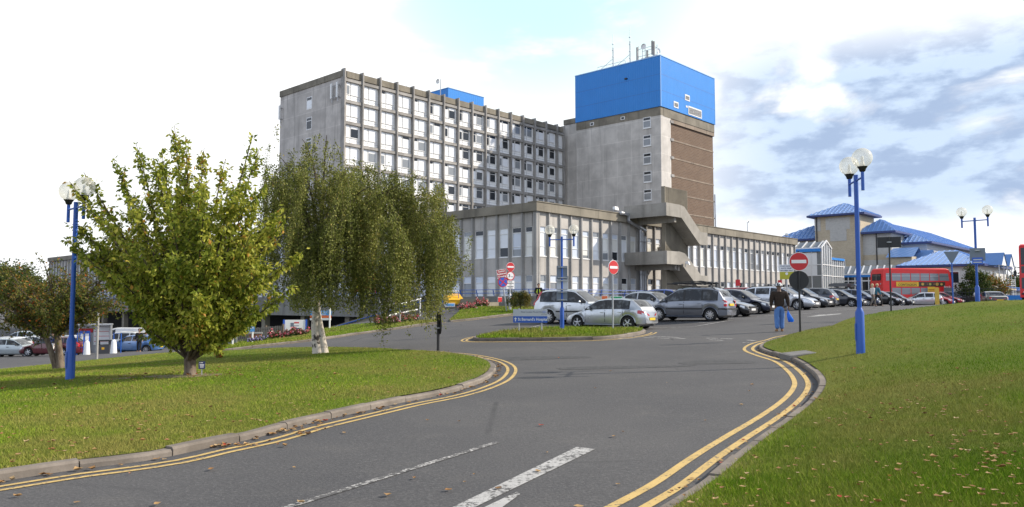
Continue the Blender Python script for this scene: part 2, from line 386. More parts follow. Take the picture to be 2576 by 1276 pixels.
M['leaf_rust'] = leafm('autumn cherry leaf', [(0, (0.05, 0.08, 0.012)), (0.45, (0.12, 0.135, 0.024)), (0.7, (0.22, 0.17, 0.035)), (0.85, (0.36, 0.15, 0.03)), (1, (0.48, 0.11, 0.02))], trans=0.3)
M['leaf_birch'] = leafm('birch leaf', [(0, (0.075, 0.09, 0.018)), (0.5, (0.165, 0.185, 0.036)), (0.85, (0.36, 0.36, 0.10)), (1, (0.38, 0.30, 0.07))], trans=0.3)
M['leaf_dark'] = leafm('evergreen leaf', [(0, (0.02, 0.045, 0.012)), (0.6, (0.06, 0.09, 0.02)), (1, (0.16, 0.15, 0.035))], trans=0.2)
M['leaf_shrub'] = leafm('shrub leaf', [(0, (0.035, 0.055, 0.012)), (0.5, (0.09, 0.10, 0.02)), (1, (0.22, 0.17, 0.04))], trans=0.2)
M['flowers'] = leafm('flower petal', [(0, (0.03, 0.07, 0.015)), (0.45, (0.08, 0.11, 0.03)), (0.55, (0.62, 0.05, 0.08)), (0.75, (0.72, 0.18, 0.22)), (0.9, (0.75, 0.55, 0.55)), (1, (0.45, 0.04, 0.05))], trans=0.15)
M['flowers_blue'] = leafm('mauve flower petal', [(0, (0.03, 0.07, 0.015)), (0.4, (0.08, 0.11, 0.03)), (0.55, (0.32, 0.25, 0.62)), (1, (0.70, 0.65, 0.78))], trans=0.15)
M['litter'] = leafm('fallen leaf', [(0, (0.14, 0.075, 0.03)), (0.4, (0.30, 0.16, 0.06)), (0.7, (0.42, 0.27, 0.12)), (0.9, (0.46, 0.34, 0.19)), (1, (0.42, 0.06, 0.03))], trans=0.1)
def bark(name, c, c2, sc=6):
    n = NT(name); n.set(Roughness=0.9); f = n.noise(sc, 6, 0.7, n.scaled(1, 1, 0.35)); n.col(n.mix(n.ramp(f, 0.35, 0.65), c, c2)); n.bump(f, 0.6, 0.03); return n.m
M['bark'] = bark('cherry bark', (0.075, 0.05, 0.035), (0.21, 0.165, 0.12))
M['bark_dark'] = bark('dark bark', (0.04, 0.03, 0.02), (0.11, 0.085, 0.055))
def birch_bark():
    n = NT('birch bark'); n.set(Roughness=0.8); f = n.noise(3.2, 6, 0.65, n.scaled(1, 1, 0.8)); g = n.noise(9, 4, 0.6, n.scaled(0.5, 0.5, 3))
    a = n.mix(n.ramp(f, 0.39, 0.47), (0.05, 0.04, 0.035), (0.62, 0.55, 0.47)); a = n.mix(n.math('MULTIPLY', n.ramp(g, 0.55, 0.68), 0.7), a, (0.13, 0.10, 0.085)); n.col(a); n.bump(f, 0.5, 0.03); return n.m
M['bark_birch'] = birch_bark()
M['soil'] = simple('bare soil', (0.16, 0.115, 0.075), 0.95, var=0.3, scale=9)
def kerbm():
    n = NT('kerb stone'); n.set(Roughness=0.9); f = n.noise(1.4, 6, 0.65); g = n.noise(30, 3, 0.7)
    a = n.mix(n.ramp(f, 0.3, 0.7), (0.13, 0.11, 0.09), (0.25, 0.215, 0.18)); a = n.mix(n.math('MULTIPLY', n.ramp(g, 0.4, 0.7), 0.3), a, (0.14, 0.12, 0.10)); n.col(a); n.bump(g, 0.4, 0.01); return n.m
M['kerb'] = kerbm()
def worn(name, c, lo=0.36, hi=0.46, sc=22):
    n = NT(name); n.set(Roughness=0.8); f = n.noise(sc, 5, 0.75); f2 = n.noise(2.5, 4, 0.6)
    w = n.ramp(n.math('ADD', n.math('MULTIPLY', f, 0.72), n.math('MULTIPLY', f2, 0.28)), lo, hi)
    g = n.noise(4, 5); a = n.mix(n.ramp(g, 0.3, 0.75), c, tuple(x * 0.8 for x in c))
    n.col(n.mix(w, (0.085, 0.083, 0.082), a)); return n.m
M['line_yellow'] = worn('yellow road paint', (0.60, 0.42, 0.15), 0.38, 0.47)
M['line_white'] = worn('white road paint', (0.46, 0.455, 0.44), 0.43, 0.51)
M['line_faded'] = worn('faded white road paint', (0.48, 0.47, 0.45), 0.49, 0.56)

def text_mesh(name, txt, size, mat, parent, loc, rot, align='CENTER', depth=0.002, bold=0.0, xs=1.0):
    cu = bpy.data.curves.new(name, 'FONT'); cu.body = txt; cu.size = size; cu.align_x = align; cu.align_y = 'CENTER'; cu.extrude = depth; cu.offset = bold; cu.resolution_u = 2
    to = bpy.data.objects.new(name, cu); COL.objects.link(to)
    dg = bpy.context.evaluated_depsgraph_get(); me = bpy.data.meshes.new_from_object(to.evaluated_get(dg)); me.name = name
    bpy.data.objects.remove(to); bpy.data.curves.remove(cu)
    me.materials.clear(); me.materials.append(mat)
    o = bpy.data.objects.new(name, me); COL.objects.link(o); o.parent = parent; o.location = loc; o.rotation_euler = rot; o.scale = (xs, 1, 1); return o
FRONT = (math.pi / 2, 0, 0)      # text standing up, read from -y
# ------------------------------------------------------------------ terrain
class TPS:
    def __init__(s, pts, lam=0.0):
        P = np.array(pts, float); s.xy = P[:, :2]; n = len(P)
        K = s.k(np.linalg.norm(s.xy[:, None] - s.xy[None], axis=2)) + lam * np.eye(n)
        A = np.zeros((n + 3, n + 3)); A[:n, :n] = K; Q = np.c_[np.ones(n), s.xy]; A[:n, n:] = Q; A[n:, :n] = Q.T
        s.w = np.linalg.solve(A, np.r_[P[:, 2], 0, 0, 0])
    @staticmethod
    def k(r): return np.where(r > 1e-9, r * r * np.log(np.maximum(r, 1e-9)), 0.0)
    def __call__(s, x, y):
        x = np.asarray(x, float); y = np.asarray(y, float); sh = x.shape; q = np.c_[x.ravel(), y.ravel()]
        out = np.empty(len(q))
        for i in range(0, len(q), 20000):
            b = q[i:i + 20000]; r = np.linalg.norm(b[:, None] - s.xy[None], axis=2)
            out[i:i + 20000] = s.k(r) @ s.w[:-3] + s.w[-3] + b @ s.w[-2:]
        return out.reshape(sh)
_c = [(0, 0, 0), (0, 6, 0), (0, -20, 0), (-8, 0, -0.1), (0, 12, 0.02), (3.5, 12, 0.06), (-8, 9, -0.16), (0, 22, 0.08), (4, 22, 0.16)]
for u, v, d, dz in ((1560, 831, 35.7, 0), (1960, 835, 28.6, 0), (1400, 819, 38, 0), (1762, 810, 37.5, 0), (2325, 772, 78, 0), (2010, 783, 45.5, 0),
                    (1414, 829, 33, -.1), (350, 887, 61.5, 0), (87, 897, 58, 0), (262, 890, 58, 0), (1345, 775, 56, 0), (175, 955, 17.3, -.1), (800, 887, 26, -.1),
                    (800, 872, 30, -.1), (1290, 790, 48, 0), (1000, 823, 43.5, 0), (800, 851, 40, 0), (650, 868, 38.5, 0), (240, 903, 44, -.1), (150, 925, 28, -.1),
                    (632, 860, 46, -.1), (2127, 773, 60, 0), (1890, 793, 44, 0), (1160, 778, 51, 0)):
    p = at(u, v, d); _c.append((p.x, p.y, p.z + dz))
_c += [(-100, 150, -3.4), (-60, 70, -3.2), (-35, 25, -1.7), (-40, 0, -1.0), (40, 0, 0.8), (70, 40, 1.5), (110, 100, 1.8), (130, 160, 1.9), (0, 110, 1.4), (45, 95, 1.45),
       (62, 108, 1.7), (36.5, 56, 1.55), (-85, 130, -3.2), (20, -30, 0.3), (-30, -30, -0.6), (30, 80, 1.3), (-22, 75, -1.8), (-45, 100, -2.6), (25, 40, 1.25)]
_g = TPS(_c, 0.02)
def g(x, y):
    return _g(np.clip(x, -120, 140), np.clip(y, -40, 170))
def gz(x, y): return float(g(np.array([x]), np.array([y]))[0])
def hit(u, v, off=0.0, surf=None, y0=3.0, y1=170.0):
    """where the line of sight through a survey point meets the ground"""
    d = ray(u, v); ys = np.linspace(y0, y1, 2400); xs = d.x / d.y * ys; zs = EYE + d.z / d.y * ys
    h = (surf or g)(xs, ys) + off; k = np.argmax(zs < h)
    if not (zs < h).any(): k = len(ys) - 1
    y = ys[k]
    return Vector((xs[k], y, float(h[k])))

def smooth_line(pts, step=0.3, closed=False):
    """Catmull-Rom through 2-D points, resampled"""
    P = [Vector((p[0], p[1])) for p in pts]; n = len(P); out = []
    rngi = range(n if closed else n - 1)
    for i in rngi:
        if closed: a, b, c, d = P[i - 1], P[i], P[(i + 1) % n], P[(i + 2) % n]
        else: a, b, c, d = P[max(i - 1, 0)], P[i], P[i + 1], P[min(i + 2, n - 1)]
        m = max(2, int((c - b).length / step))
        for k in range(m):
            t = k / m; out.append(0.5 * ((2 * b) + (c - a) * t + (2 * a - 5 * b + 4 * c - d) * t * t + (3 * b - a - 3 * c + d) * t ** 3))
    if not closed: out.append(P[-1])
    return out
def resample(line, step):
    out = [line[0]]; acc = 0
    for a, b in zip(line, line[1:]):
        L = (b - a).length; p = step - acc
        while p <= L: out.append(a + (b - a) * (p / L)); p += step
        acc = (acc + L) % step
    return out
def offset(line, d):
    out = []
    for i, p in enumerate(line):
        t = line[min(i + 1, len(line) - 1)] - line[max(i - 1, 0)]; t.normalize(); out.append(p + Vector((-t.y, t.x)) * d)
    return out

# the ground itself: one asphalt sheet, fine near the camera, running to the horizon
def build_ground():
    def axis(lo, hi, fine_lo, fine_hi, step):
        a = list(np.arange(fine_lo, fine_hi + 1e-6, step)); s = step; x = fine_hi
        while x < hi: s *= 1.35; x += s; a.append(x)
        s = step; x = fine_lo; pre = []
        while x > lo: s *= 1.35; x -= s; pre.append(x)
        return np.array(pre[::-1] + a)
    xs = axis(-2500, 2500, -60, 75, 0.75); ys = axis(-400, 4000, -6, 120, 0.75)
    X, Y = np.meshgrid(xs, ys); Z = g(X, Y); V = np.c_[X.ravel(), Y.ravel(), Z.ravel()]
    nx = len(xs); i, j = np.meshgrid(np.arange(nx - 1), np.arange(len(ys) - 1)); k = (j * nx + i).ravel()
    I = np.c_[k, k + 1, k + nx + 1, k + nx]
    np_mesh('road', V, 4, I, M['asphalt'], smooth=True, kind='structure')
build_ground()

def inside(poly, X, Y):
    px = np.array([p[0] for p in poly]); py = np.array([p[1] for p in poly]); r = np.zeros(X.shape, bool); j = len(px) - 1
    for i in range(len(px)):
        c = ((py[i] > Y) != (py[j] > Y)) & (X < (px[j] - px[i]) * (Y - py[i]) / (py[j] - py[i] + 1e-12) + px[i]); r ^= c; j = i
    return r
def sheet(name, poly, surf, step, mat, limit=None):
    """flat-ish sheet filling a polygon, following surf(x, y)"""
    xs = [p[0] for p in poly]; ys = [p[1] for p in poly]
    gx = np.arange(min(xs), max(xs), step); gy = np.arange(min(ys), max(ys), step); X, Y = np.meshgrid(gx, gy)
    X = X + nr.uniform(-.15, .15, X.shape) * step; Y = Y + nr.uniform(-.15, .15, Y.shape) * step
    m = inside(poly, X, Y); pts = np.c_[X[m], Y[m]]
    B = np.array([(p[0], p[1]) for p in poly]); keep = np.ones(len(pts), bool)
    for i in range(0, len(pts), 4000):
        keep[i:i + 4000] = np.min(np.linalg.norm(pts[i:i + 4000, None] - B[None], axis=2), axis=1) > step * 0.4
    pts = pts[keep]; vs = [Vector(b) for b in B] + [Vector(p) for p in pts]; n = len(B)
    rv, re, rf, *_ = geometry.delaunay_2d_cdt(vs, [], [list(range(n))], 1, 1e-5)
    V = np.array([(v.x, v.y) for v in rv]); Z = surf(V[:, 0], V[:, 1])
    I = np.array([f for f in rf])
    a = V[I[:, 1]] - V[I[:, 0]]; b = V[I[:, 2]] - V[I[:, 0]]; flip = (a[:, 0] * b[:, 1] - a[:, 1] * b[:, 0]) < 0
    I[flip] = I[flip][:, ::-1]
    return np_mesh(name, np.c_[V, Z], 3, I, mat, smooth=True, kind='structure')

def kerb(line, surf_lo, h=0.082, w=0.14, stone=0.91, name='kerb'):
    """row of kerb stones; the road lies on the left of the line"""
    mb = MB(); inn = offset(line, -w); acc = 0.0; i = 0; n = len(line)
    S = [0.0]
    for a, b in zip(line, line[1:]): S.append(S[-1] + (b - a).length)
    def P(ln, s):
        k = int(np.searchsorted(S, s)); k = min(max(k, 1), n - 1); t = (s - S[k - 1]) / max(S[k] - S[k - 1], 1e-9); return ln[k - 1].lerp(ln[k], min(max(t, 0), 1))
    s = 0.0
    while s < S[-1] - 0.05:
        e = min(s + stone, S[-1]); hh = h + rng.uniform(-.012, .012); ch = 0.025; sub = 3; cols = []
        for q in range(sub + 1):
            t = s + 0.006 + (e - s - 0.014) * q / sub; a = P(line, t); b = P(inn, t); ins = a.lerp(b, ch / w); z = gz(a.x, a.y); zb = gz(b.x, b.y)
            cols.append([(a.x, a.y, z - .1), (a.x, a.y, z + hh - ch), (ins.x, ins.y, z + hh), (b.x, b.y, z + hh), (b.x, b.y, z - .1)])
        k = len(mb.v); mb.v += [p for c in cols for p in c]
        for q in range(sub):
            for r_ in range(4): mb.f.append((k + q * 5 + r_, k + q * 5 + 5 + r_, k + q * 5 + 6 + r_, k + q * 5 + 1 + r_)); mb.m.append(0)
        for q in (0, sub): mb.f.append(tuple(k + q * 5 + r_ for r_ in range(5))); mb.m.append(0)
        s += stone
    return mb.build(name, M['kerb'], smooth=25, kind='structure')

def ribbon(pts, w, mat, name='road_marking', off=0.006, step=0.4, world=False, surf=None):
    P = [Vector((p[0], p[1])) if world else hit(*p).to_2d() for p in pts]
    if len(P) > 2 and not world: P = smooth_line(P, step)
    else:
        Q = []
        for a, b in zip(P, P[1:]):
            m = max(1, int((b - a).length / step)); Q += [a.lerp(b, k / m) for k in range(m)]
        P = Q + [P[-1]]
    a = offset(P, w / 2); b = offset(P, -w / 2)
    A = np.array([(p.x, p.y) for p in a]); B = np.array([(p.x, p.y) for p in b]); V = np.r_[A, B]; n = len(A)
    Z = g(V[:, 0], V[:, 1]) + off; i = np.arange(n - 1); I = np.c_[i + n, i + n + 1, i + 1, i]
    return np_mesh(name, np.c_[V, Z], 4, I, mat, smooth=True, kind='structure')

# ---- lawn on the left
lk = [(0, 1186), (200, 1158), (393, 1133), (527, 1105.5), (633, 1085), (739, 1056), (834, 1036), (920, 1017), (1010, 998), (1100, 982), (1175, 963), (1228, 942), (1248, 920), (1235, 905), (1200, 894), (1150, 886), (1080, 880), (1000, 876)]
lw = [hit(u, v, 0.1).to_2d() for u, v in lk]
lw = [lw[0] + (lw[0] - lw[1]) * 2.2, lw[0] + (lw[0] - lw[1])] + lw
lback = [hit(u, v, 0.1).to_2d() for u, v in ((900, 872), (800, 871), (700, 873), (600, 878.5), (500, 883), (417, 886), (240, 903), (100, 917), (0, 927))]
lback += [lback[-1] + (lback[-1] - lback[-2]) * 1.5]
left_front = smooth_line(lw, 0.25); left_back = smooth_line([lw[-1]] + lback, 0.6)
left_poly = [tuple(p) for p in offset(left_front, 0.13)] + [tuple(p) for p in left_back[1:]]
left_poly = left_poly + [(left_poly[-1][0] - 14, left_poly[-1][1] - 8), (-30, 2)]
mound = lambda x, y: 0.072 + 0.05 * np.exp(-((x + 6) ** 2 + (y - 17) ** 2) / 40)
left_surf = lambda x, y: g(x, y) + mound(x, y)
sheet('lawn', left_poly, left_surf, 0.55, M['lawn'])
kerb(list(reversed(left_front)), g)
kerb(list(reversed(resample(left_back[2:], 0.5))), g, h=0.05)
for o_ in (0.27, 0.45):
    q = offset(left_front, -o_); ribbon([tuple(p) for p in resample(q, 0.3)], 0.072, M['line_yellow'], 'yellow_line', world=True)

# ---- bank on the right
rk = [(1642, 1275.6), (1756, 1204), (1837, 1140.6), (1909, 1090), (1985, 1039), (2036, 996.6), (2057, 967), (2055, 946), (2032, 922.5), (1993.5, 899), (1943, 884.5), (1913, 874), (1910, 866), (1926, 857), (1960, 848), (1994, 839)]
rw = [hit(u, v, 0.1).to_2d() for u, v in rk]
rw = [rw[0] + (rw[0] - rw[1]) * 7, rw[0] + (rw[0] - rw[1]) * 3] + rw + [Vector((11.9, 28.6)), Vector((15.4, 33.4)), Vector((17.6, 36.4)), Vector((24, 39.5)), Vector((45, 45)), Vector((70, 50))]
right_front = smooth_line(rw, 0.25)
right_poly = [tuple(p) for p in offset(right_front, -0.13)] + [(75, 50), (75, -8), (10, -8)]
bp = [(p.x, p.y, gz(p.x, p.y) + 0.075) for p in resample(right_front, 1.2) if p.y < 28 and p.y > -4]
bp += [(7.8, 17.3, .47), (9.4, 25.2, .66), (11.9, 28.5, .83), (15.4, 33, 1.07), (17.2, 35.6, 1.16), (16.9, 31, 1.42), (17.4, 29, 1.60), (17.8, 26.5, 1.60), (20.4, 34, 1.34), (24, 38.5, 1.36), (30, 34, 1.55), (12, 19, 1.03), (6, 10, .58), (3.6, 6.4, .34), (10, 8, 1.0), (14, 15, 1.35), (24, 22, 1.9), (30, 10, 2.0), (45, 44, 1.55), (60, 30, 1.9), (8, 0, .6), (70, 0, 1.6), (70, 48, 1.6), (40, 20, 2.0)]
_b = TPS(bp, 0.01)
right_surf = lambda x, y: np.maximum(_b(x, y), g(x, y) + 0.02)
sheet('grass_bank', right_poly, right_surf, 0.55, M['lawn'])
kerb([p for p in right_front if p.y < 40], g)
for o_ in (0.17, 0.40):
    q = [p for p in offset(right_front, o_) if p.y < 27.5]; ribbon([tuple(p) for p in resample(q, 0.3)], 0.088, M['line_yellow'], 'yellow_line', world=True)

# ---- small island with the lamp and the blue sign
il = [(1190, 850), (1215, 852), (1300, 851.5), (1400, 850.5), (1500, 848), (1580, 841), (1620, 833), (1616, 828), (1560, 823.5), (1480, 823), (1400, 824), (1330, 827), (1260, 834), (1205, 843)]
iw = [hit(u, v, 0.1).to_2d() for u, v in il]
isl = smooth_line(iw, 0.2, True); isl_line = isl + [isl[0]]
isl_surf = lambda x, y: g(x, y) + 0.12
sheet('lawn', [tuple(p) for p in offset(isl_line, 0.13)[:-1]], isl_surf, 0.4, M['lawn'])
kerb([p for p in reversed(isl_line)], g, h=0.12)
for o_ in (0.25, 0.43):
    q = offset(list(isl_line), -o_); q = [p for p in resample(q, 0.2)]
    ribbon([tuple(p) for p in q[int(len(q) * .86):] + q[:int(len(q) * 0.42)]], 0.08, M['line_yellow'], 'yellow_line', world=True)

# ---- verge beyond the side road
vk = [(540, 880.5), (650, 868), (800, 850.5), (900, 836), (1000, 822.5), (1060, 814), (1115, 807)]
vw = [hit(u, v, 0.1).to_2d() for u, v in vk]; vfront = smooth_line(vw, 0.4)
vback = [hit(u, v, 0.1).to_2d() for u, v in ((1112, 801), (1000, 809), (930, 812), (860, 818), (780, 831), (700, 841), (600, 854), (520, 865))]
verge_surf = lambda x, y: g(x, y) + 0.075
verge_poly = [tuple(p) for p in offset(vfront, 0.13)] + [tuple(p) for p in vback]
sheet('lawn', verge_poly, verge_surf, 0.5, M['lawn'])
kerb(list(reversed(vfront)), g)
ribbon([tuple(p) for p in offset(vfront, -0.35)], 0.09, M['line_yellow'], 'yellow_line', world=True)
wk = [(1132, 805.5), (1200, 798), (1290, 788), (1350, 781.5)]
ww = [hit(u, v, 0.1).to_2d() for u, v in wk]; wfront = smooth_line(ww, 0.4)
verge2_poly = [tuple(p) for p in offset(wfront, 0.13)] + [tuple(hit(u, v, 0.1).to_2d()) for u, v in ((1348, 775), (1290, 768), (1185, 769), (1160, 778), (1138, 796))]
sheet('lawn', verge2_poly, verge_surf, 0.5, M['lawn'])
kerb(list(reversed(wfront)), g)
ribbon([tuple(p) for p in offset(wfront, -0.35)], 0.09, M['line_yellow'], 'yellow_line', world=True)

# ---- white paint
def patch(pix, mat, name='road_marking', off=0.006):
    P = [hit(u, v) for u, v in pix]; Q = []
    for a, b in zip(P, P[1:] + P[:1]):
        m = max(1, int((b - a).length / 0.5)); Q += [a.lerp(b, k / m) for k in range(m)]
    mb = MB(); V = [(p.x, p.y, gz(p.x, p.y) + off) for p in Q]; mb.add(V, [tuple(range(len(V)))])
    o = mb.build(name, mat, kind='structure')
    if o.data.polygons[0].normal.z < 0: o.data.flip_normals()
    return o
patch([(1120, 1288), (1451, 1128), (1497, 1133.5), (1190, 1281)], M['line_white'])
patch([(1215, 1284), (1300, 1244), (1309, 1246), (1262, 1281)], M['line_white'])
a_, b_ = hit(690, 1290).to_2d(), hit(1249, 1115).to_2d()
ribbon([tuple(a_), tuple(b_)], 0.085, M['line_faded'], world=True)
for s_ in (((1618, 850), (1646, 850.8)), ((1632, 846.5), (1674, 848)), ((1654, 851), (1684, 852)), ((1676, 848), (1710, 850)), ((1695, 852), (1724, 852.7)), ((1555, 853), (1600, 852)), ((1575, 848), (1610, 848.6)),
           ((1776, 851.5), (1806, 852)), ((1784, 855.3), (1820, 857)), ((1813, 852.3), (1843, 853.3)), ((1880, 856.5), (1902, 858)), ((1868, 863), (1894, 862.5))):
    ribbon(s_, 0.13, M['line_white'])
for s_, w_ in ((((1625, 825), (1700, 823.5)), .09), (((1705, 823.5), (1738, 823)), .09), (((1738, 823), (1790, 814.5), (1843, 806)), .10), (((1674, 809), (1792, 813.5)), .09), (((1306, 830), (1352, 820), (1395, 811)), .10),
               (((1660, 800), (1700, 801)), .09), (((1800, 802), (1850, 798)), .09), (((1900, 797), (1960, 792)), .09), (((1985, 793), (2060, 786)), .10), (((2090, 783), (2190, 777)), .10), (((2150, 779.5), (2270, 779)), .10)):
    ribbon(s_, w_, M['line_white'])
patch([(2028, 798), (2060, 792.5), (2115, 789.3), (2118, 790.5), (2062, 796)], M['line_white'])

# ------------------------------------------------------------------ grass blades and fallen leaves
def blades(name, poly, surf, n, y0, y1, hmin, hmax, wide, fall=1.7, view=0.74, tmean=.40, edge=None):
    out = []; need = n
    lo = np.array([min(p[0] for p in poly), y0]); hi = np.array([max(p[0] for p in poly), y1])
    while need > 0:
        t = nr.random(need * 3); Y = (y0 ** (1 - fall) + t * (y1 ** (1 - fall) - y0 ** (1 - fall))) ** (1 / (1 - fall))
        X = nr.uniform(-view, view, need * 3) * Y
        m = inside(poly, X, Y); k = np.c_[X[m], Y[m]]
        if len(k) == 0: break
        out.append(k[:need]); need -= len(k[:need])
    P = np.concatenate(out); n = len(P); Z = surf(P[:, 0], P[:, 1])
    patchy = np.sin(P[:, 0] * 1.3 + 2 * np.sin(P[:, 1] * .9)) * np.sin(P[:, 1] * 1.1 + 1.7 * np.sin(P[:, 0] * .7))
    sc = np.sqrt(np.maximum(P[:, 1], 6) / 9.0)
    h = nr.uniform(hmin, hmax, n) * (1 + .25 * patchy); w = wide * nr.uniform(.7, 1.3, n) * sc; th = nr.uniform(0, 2 * np.pi, n); lean = nr.uniform(.2, 1.25, n) * h; la = nr.uniform(0, 2 * np.pi, n)
    c, s = np.cos(th), np.sin(th); V = np.empty((n, 3, 3))
    V[:, 0] = np.c_[P[:, 0] - c * w, P[:, 1] - s * w, Z - .01]; V[:, 1] = np.c_[P[:, 0] + c * w, P[:, 1] + s * w, Z - .01]
    V[:, 2] = np.c_[P[:, 0] + np.cos(la) * lean, P[:, 1] + np.sin(la) * lean, Z + h]
    p2 = np.sin(P[:, 0] * .45 + 1.2 * np.sin(P[:, 1] * .31)) * np.sin(P[:, 1] * .38 + np.sin(P[:, 0] * .5))
    tint = np.clip(nr.normal(tmean, .18, n) + .10 * patchy + .16 * p2 + (nr.random(n) < .05) * .4, 0, 1)
    if edge is not None:     # dry, thin turf along the kerb
        E_ = np.array([(p.x, p.y) for p in edge]); dm = np.full(n, 9.0)
        for q in range(0, n, 20000): dm[q:q + 20000] = np.min(np.linalg.norm(P[q:q + 20000, None] - E_[None], axis=2), axis=1)
        wv = .16 + .12 * np.sin(P[:, 1] * 3.1 + P[:, 0] * 2.3); tint = np.clip(tint + .55 * np.exp(-np.maximum(dm - .15, 0) / wv), 0, 1)
        kp = nr.random(n) > .55 * np.exp(-np.maximum(dm - .2, 0) / wv); V = V[kp]; tint = tint[kp]; n = len(V)
    np_mesh(name, V.reshape(-1, 3), 3, np.arange(3 * n).reshape(-1, 3), M['blade'], col=np.repeat(tint, 3), kind='stuff')
blades('grass', left_poly, left_surf, 210000, 6.5, 46, .015, .045, .004, edge=resample(left_front, .5))
blades('grass', right_poly, right_surf, 360000, 3.2, 40, .015, .05, .0036, fall=1.9, tmean=.28, view=.92, edge=[p for p in resample(right_front, .5) if p.y < 40])
blades('grass', [tuple(p) for p in offset(isl_line, 0.13)[:-1]], isl_surf, 9000, 28, 40, .05, .12, .006)
blades('grass', verge_poly, verge_surf, 16000, 30, 60, .03, .09, .008)
blades('grass', verge2_poly, verge_surf, 9000, 40, 62, .03, .09, .008)

def litter(name, places, size, surf_of):
    """fallen leaves: bent little pointed sheets lying every way up"""
    V = []; T = []
    for (x, y), s in zip(places, size):
        z = surf_of(x, y) + 0.012; a = rng.uniform(0, 6.28); w = s * rng.uniform(.28, .5); c, si = math.cos(a), math.sin(a); k = rng.uniform(.1, .55) * s; tl = rng.uniform(-.25, .25) * s
        loc = [(-s * .55, 0, k * .3 + .004), (-s * .1, -w, k * .7), (s * .35, -w * .7, k * .5), (s * .6, 0, k * .35 + abs(tl)), (s * .35, w * .7, k * .4), (-s * .1, w, k * .9), (0.05 * s, 0, 0.0)]
        V += [(x + c * p[0] - si * p[1], y + si * p[0] + c * p[1], z + p[2]) for p in loc]
        T += [min(1, max(0, rng.gauss(.5, .25)))] * 7
    n = len(places); base = np.arange(n)[:, None] * 7
    I = np.concatenate([base + np.array(t)[None] for t in ((0, 1, 6), (1, 2, 6), (2, 3, 6), (3, 4, 6), (4, 5, 6), (5, 0, 6))])
    return np_mesh(name, np.array(V), 3, I, M['litter'], col=np.array(T), kind='stuff')
def scatter(poly, n, y0, y1, fall=1.5, view=.72):
    out = []
    while len(out) < n:
        t = rng.random(); Y = (y0 ** (1 - fall) + t * (y1 ** (1 - fall) - y0 ** (1 - fall))) ** (1 / (1 - fall)); X = rng.uniform(-view, view) * Y
        if poly is None or inside(poly, np.array([X]), np.array([Y]))[0]: out.append((X, Y))
    return out
s1 = lambda f: (lambda x, y: float(f(np.array([x]), np.array([y]))[0]) + .03)
pl = []
for q in scatter(right_poly, 165, 3.4, 24, 2.1):
    for _ in range(rng.choice((1, 2, 3, 5, 9, 14))): pl.append((q[0] + rng.gauss(0, .22), q[1] + rng.gauss(0, .22)))
pl = [q for q in pl if inside(right_poly, np.array([q[0]]), np.array([q[1]]))[0]]
litter('fallen_leaves', pl, [rng.uniform(.02, .06) for _ in pl], s1(right_surf))
pl = scatter(left_poly, 420, 7, 30, 1.6); litter('fallen_leaves', pl, [rng.uniform(.03, .07) for _ in pl], s1(left_surf))
tb = at(477, 950, 17.0)
pl = [(tb.x + rng.gauss(-.6, 1.6), tb.y + rng.gauss(-.2, .9)) for _ in range(110)]; litter('fallen_leaves', pl, [rng.uniform(.04, .09) for _ in pl], s1(left_surf))
edge = [p for p in offset(left_front, -.1) if 6 < p.y < 24]; pl = []
for _ in range(170):
    p = rng.choice(edge); pl.append((p.x + rng.gauss(0, .05), p.y + rng.gauss(0, .05)))
c_ = hit(660, 1090).to_2d(); d_ = hit(520, 1128).to_2d()
pl += [(c_.x + rng.gauss(0, .45), c_.y + rng.gauss(.05, .28)) for _ in range(120)] + [(d_.x + rng.gauss(0, .35), d_.y + rng.gauss(.03, .08)) for _ in range(60)]
litter('fallen_leaves', pl, [rng.uniform(.03, .09) for _ in pl], lambda x, y: gz(x, y))
edge = [p for p in offset(right_front, .07) if 6 < p.y < 22]
pl = [(lambda p: (p.x + rng.gauss(0, .06), p.y + rng.gauss(0, .06)))(rng.choice(edge)) for _ in range(120)]
litter('fallen_leaves', pl, [rng.uniform(.02, .06) for _ in pl], lambda x, y: gz(x, y))
road_poly = [(-7, 5.5), (1.2, 5.5), (5.2, 14), (4.5, 22), (1, 24), (-1.5, 15)]
pl = scatter(road_poly, 46, 5.8, 22, 1.6); litter('fallen_leaves', pl, [rng.uniform(.03, .075) for _ in pl], lambda x, y: gz(x, y))
# worn earth along the bank kerb and round the tree
def dirt(pts, rad, surf, name='bare_earth'):
    mb = MB()
    for (x, y), r in zip(pts, rad):
        n = 12; V = []
        for k in range(n):
            a = 2 * math.pi * k / n; rr = r * rng.uniform(.6, 1.15); px, py = x + rr * math.cos(a), y + rr * .8 * math.sin(a); V.append((px, py, surf(px, py) + .004 + .002 * rng.random()))
        V.append((x, y, surf(x, y) + .012)); mb.add(V, [(k, (k + 1) % n, n) for k in range(n)])
    mb.build(name, M['soil'], kind='structure')
dirt([(tb.x + .0, tb.y - .1), (tb.x - .7, tb.y + .05), (tb.x - 1.3, tb.y - .2)], [.7, .45, .35], lambda x, y: s1(left_surf)(x, y) - .03)
# drain cover in the bank
dcx = hit(2008, 889, 0.05, right_surf); mb = MB(); mb.box(-.36, .36, -.25, .25, -.12, .02); mb.box(-.31, .31, -.2, .2, .02, .026)
o = mb.build('drain_cover', M['conc_wall']); o.location = dcx + Vector((0, 0, -.02)); o.rotation_euler = (R(4), R(-5), R(12)); tag(o, 'grey concrete drain cover set in the grass near the kerb bend', 'drain cover')

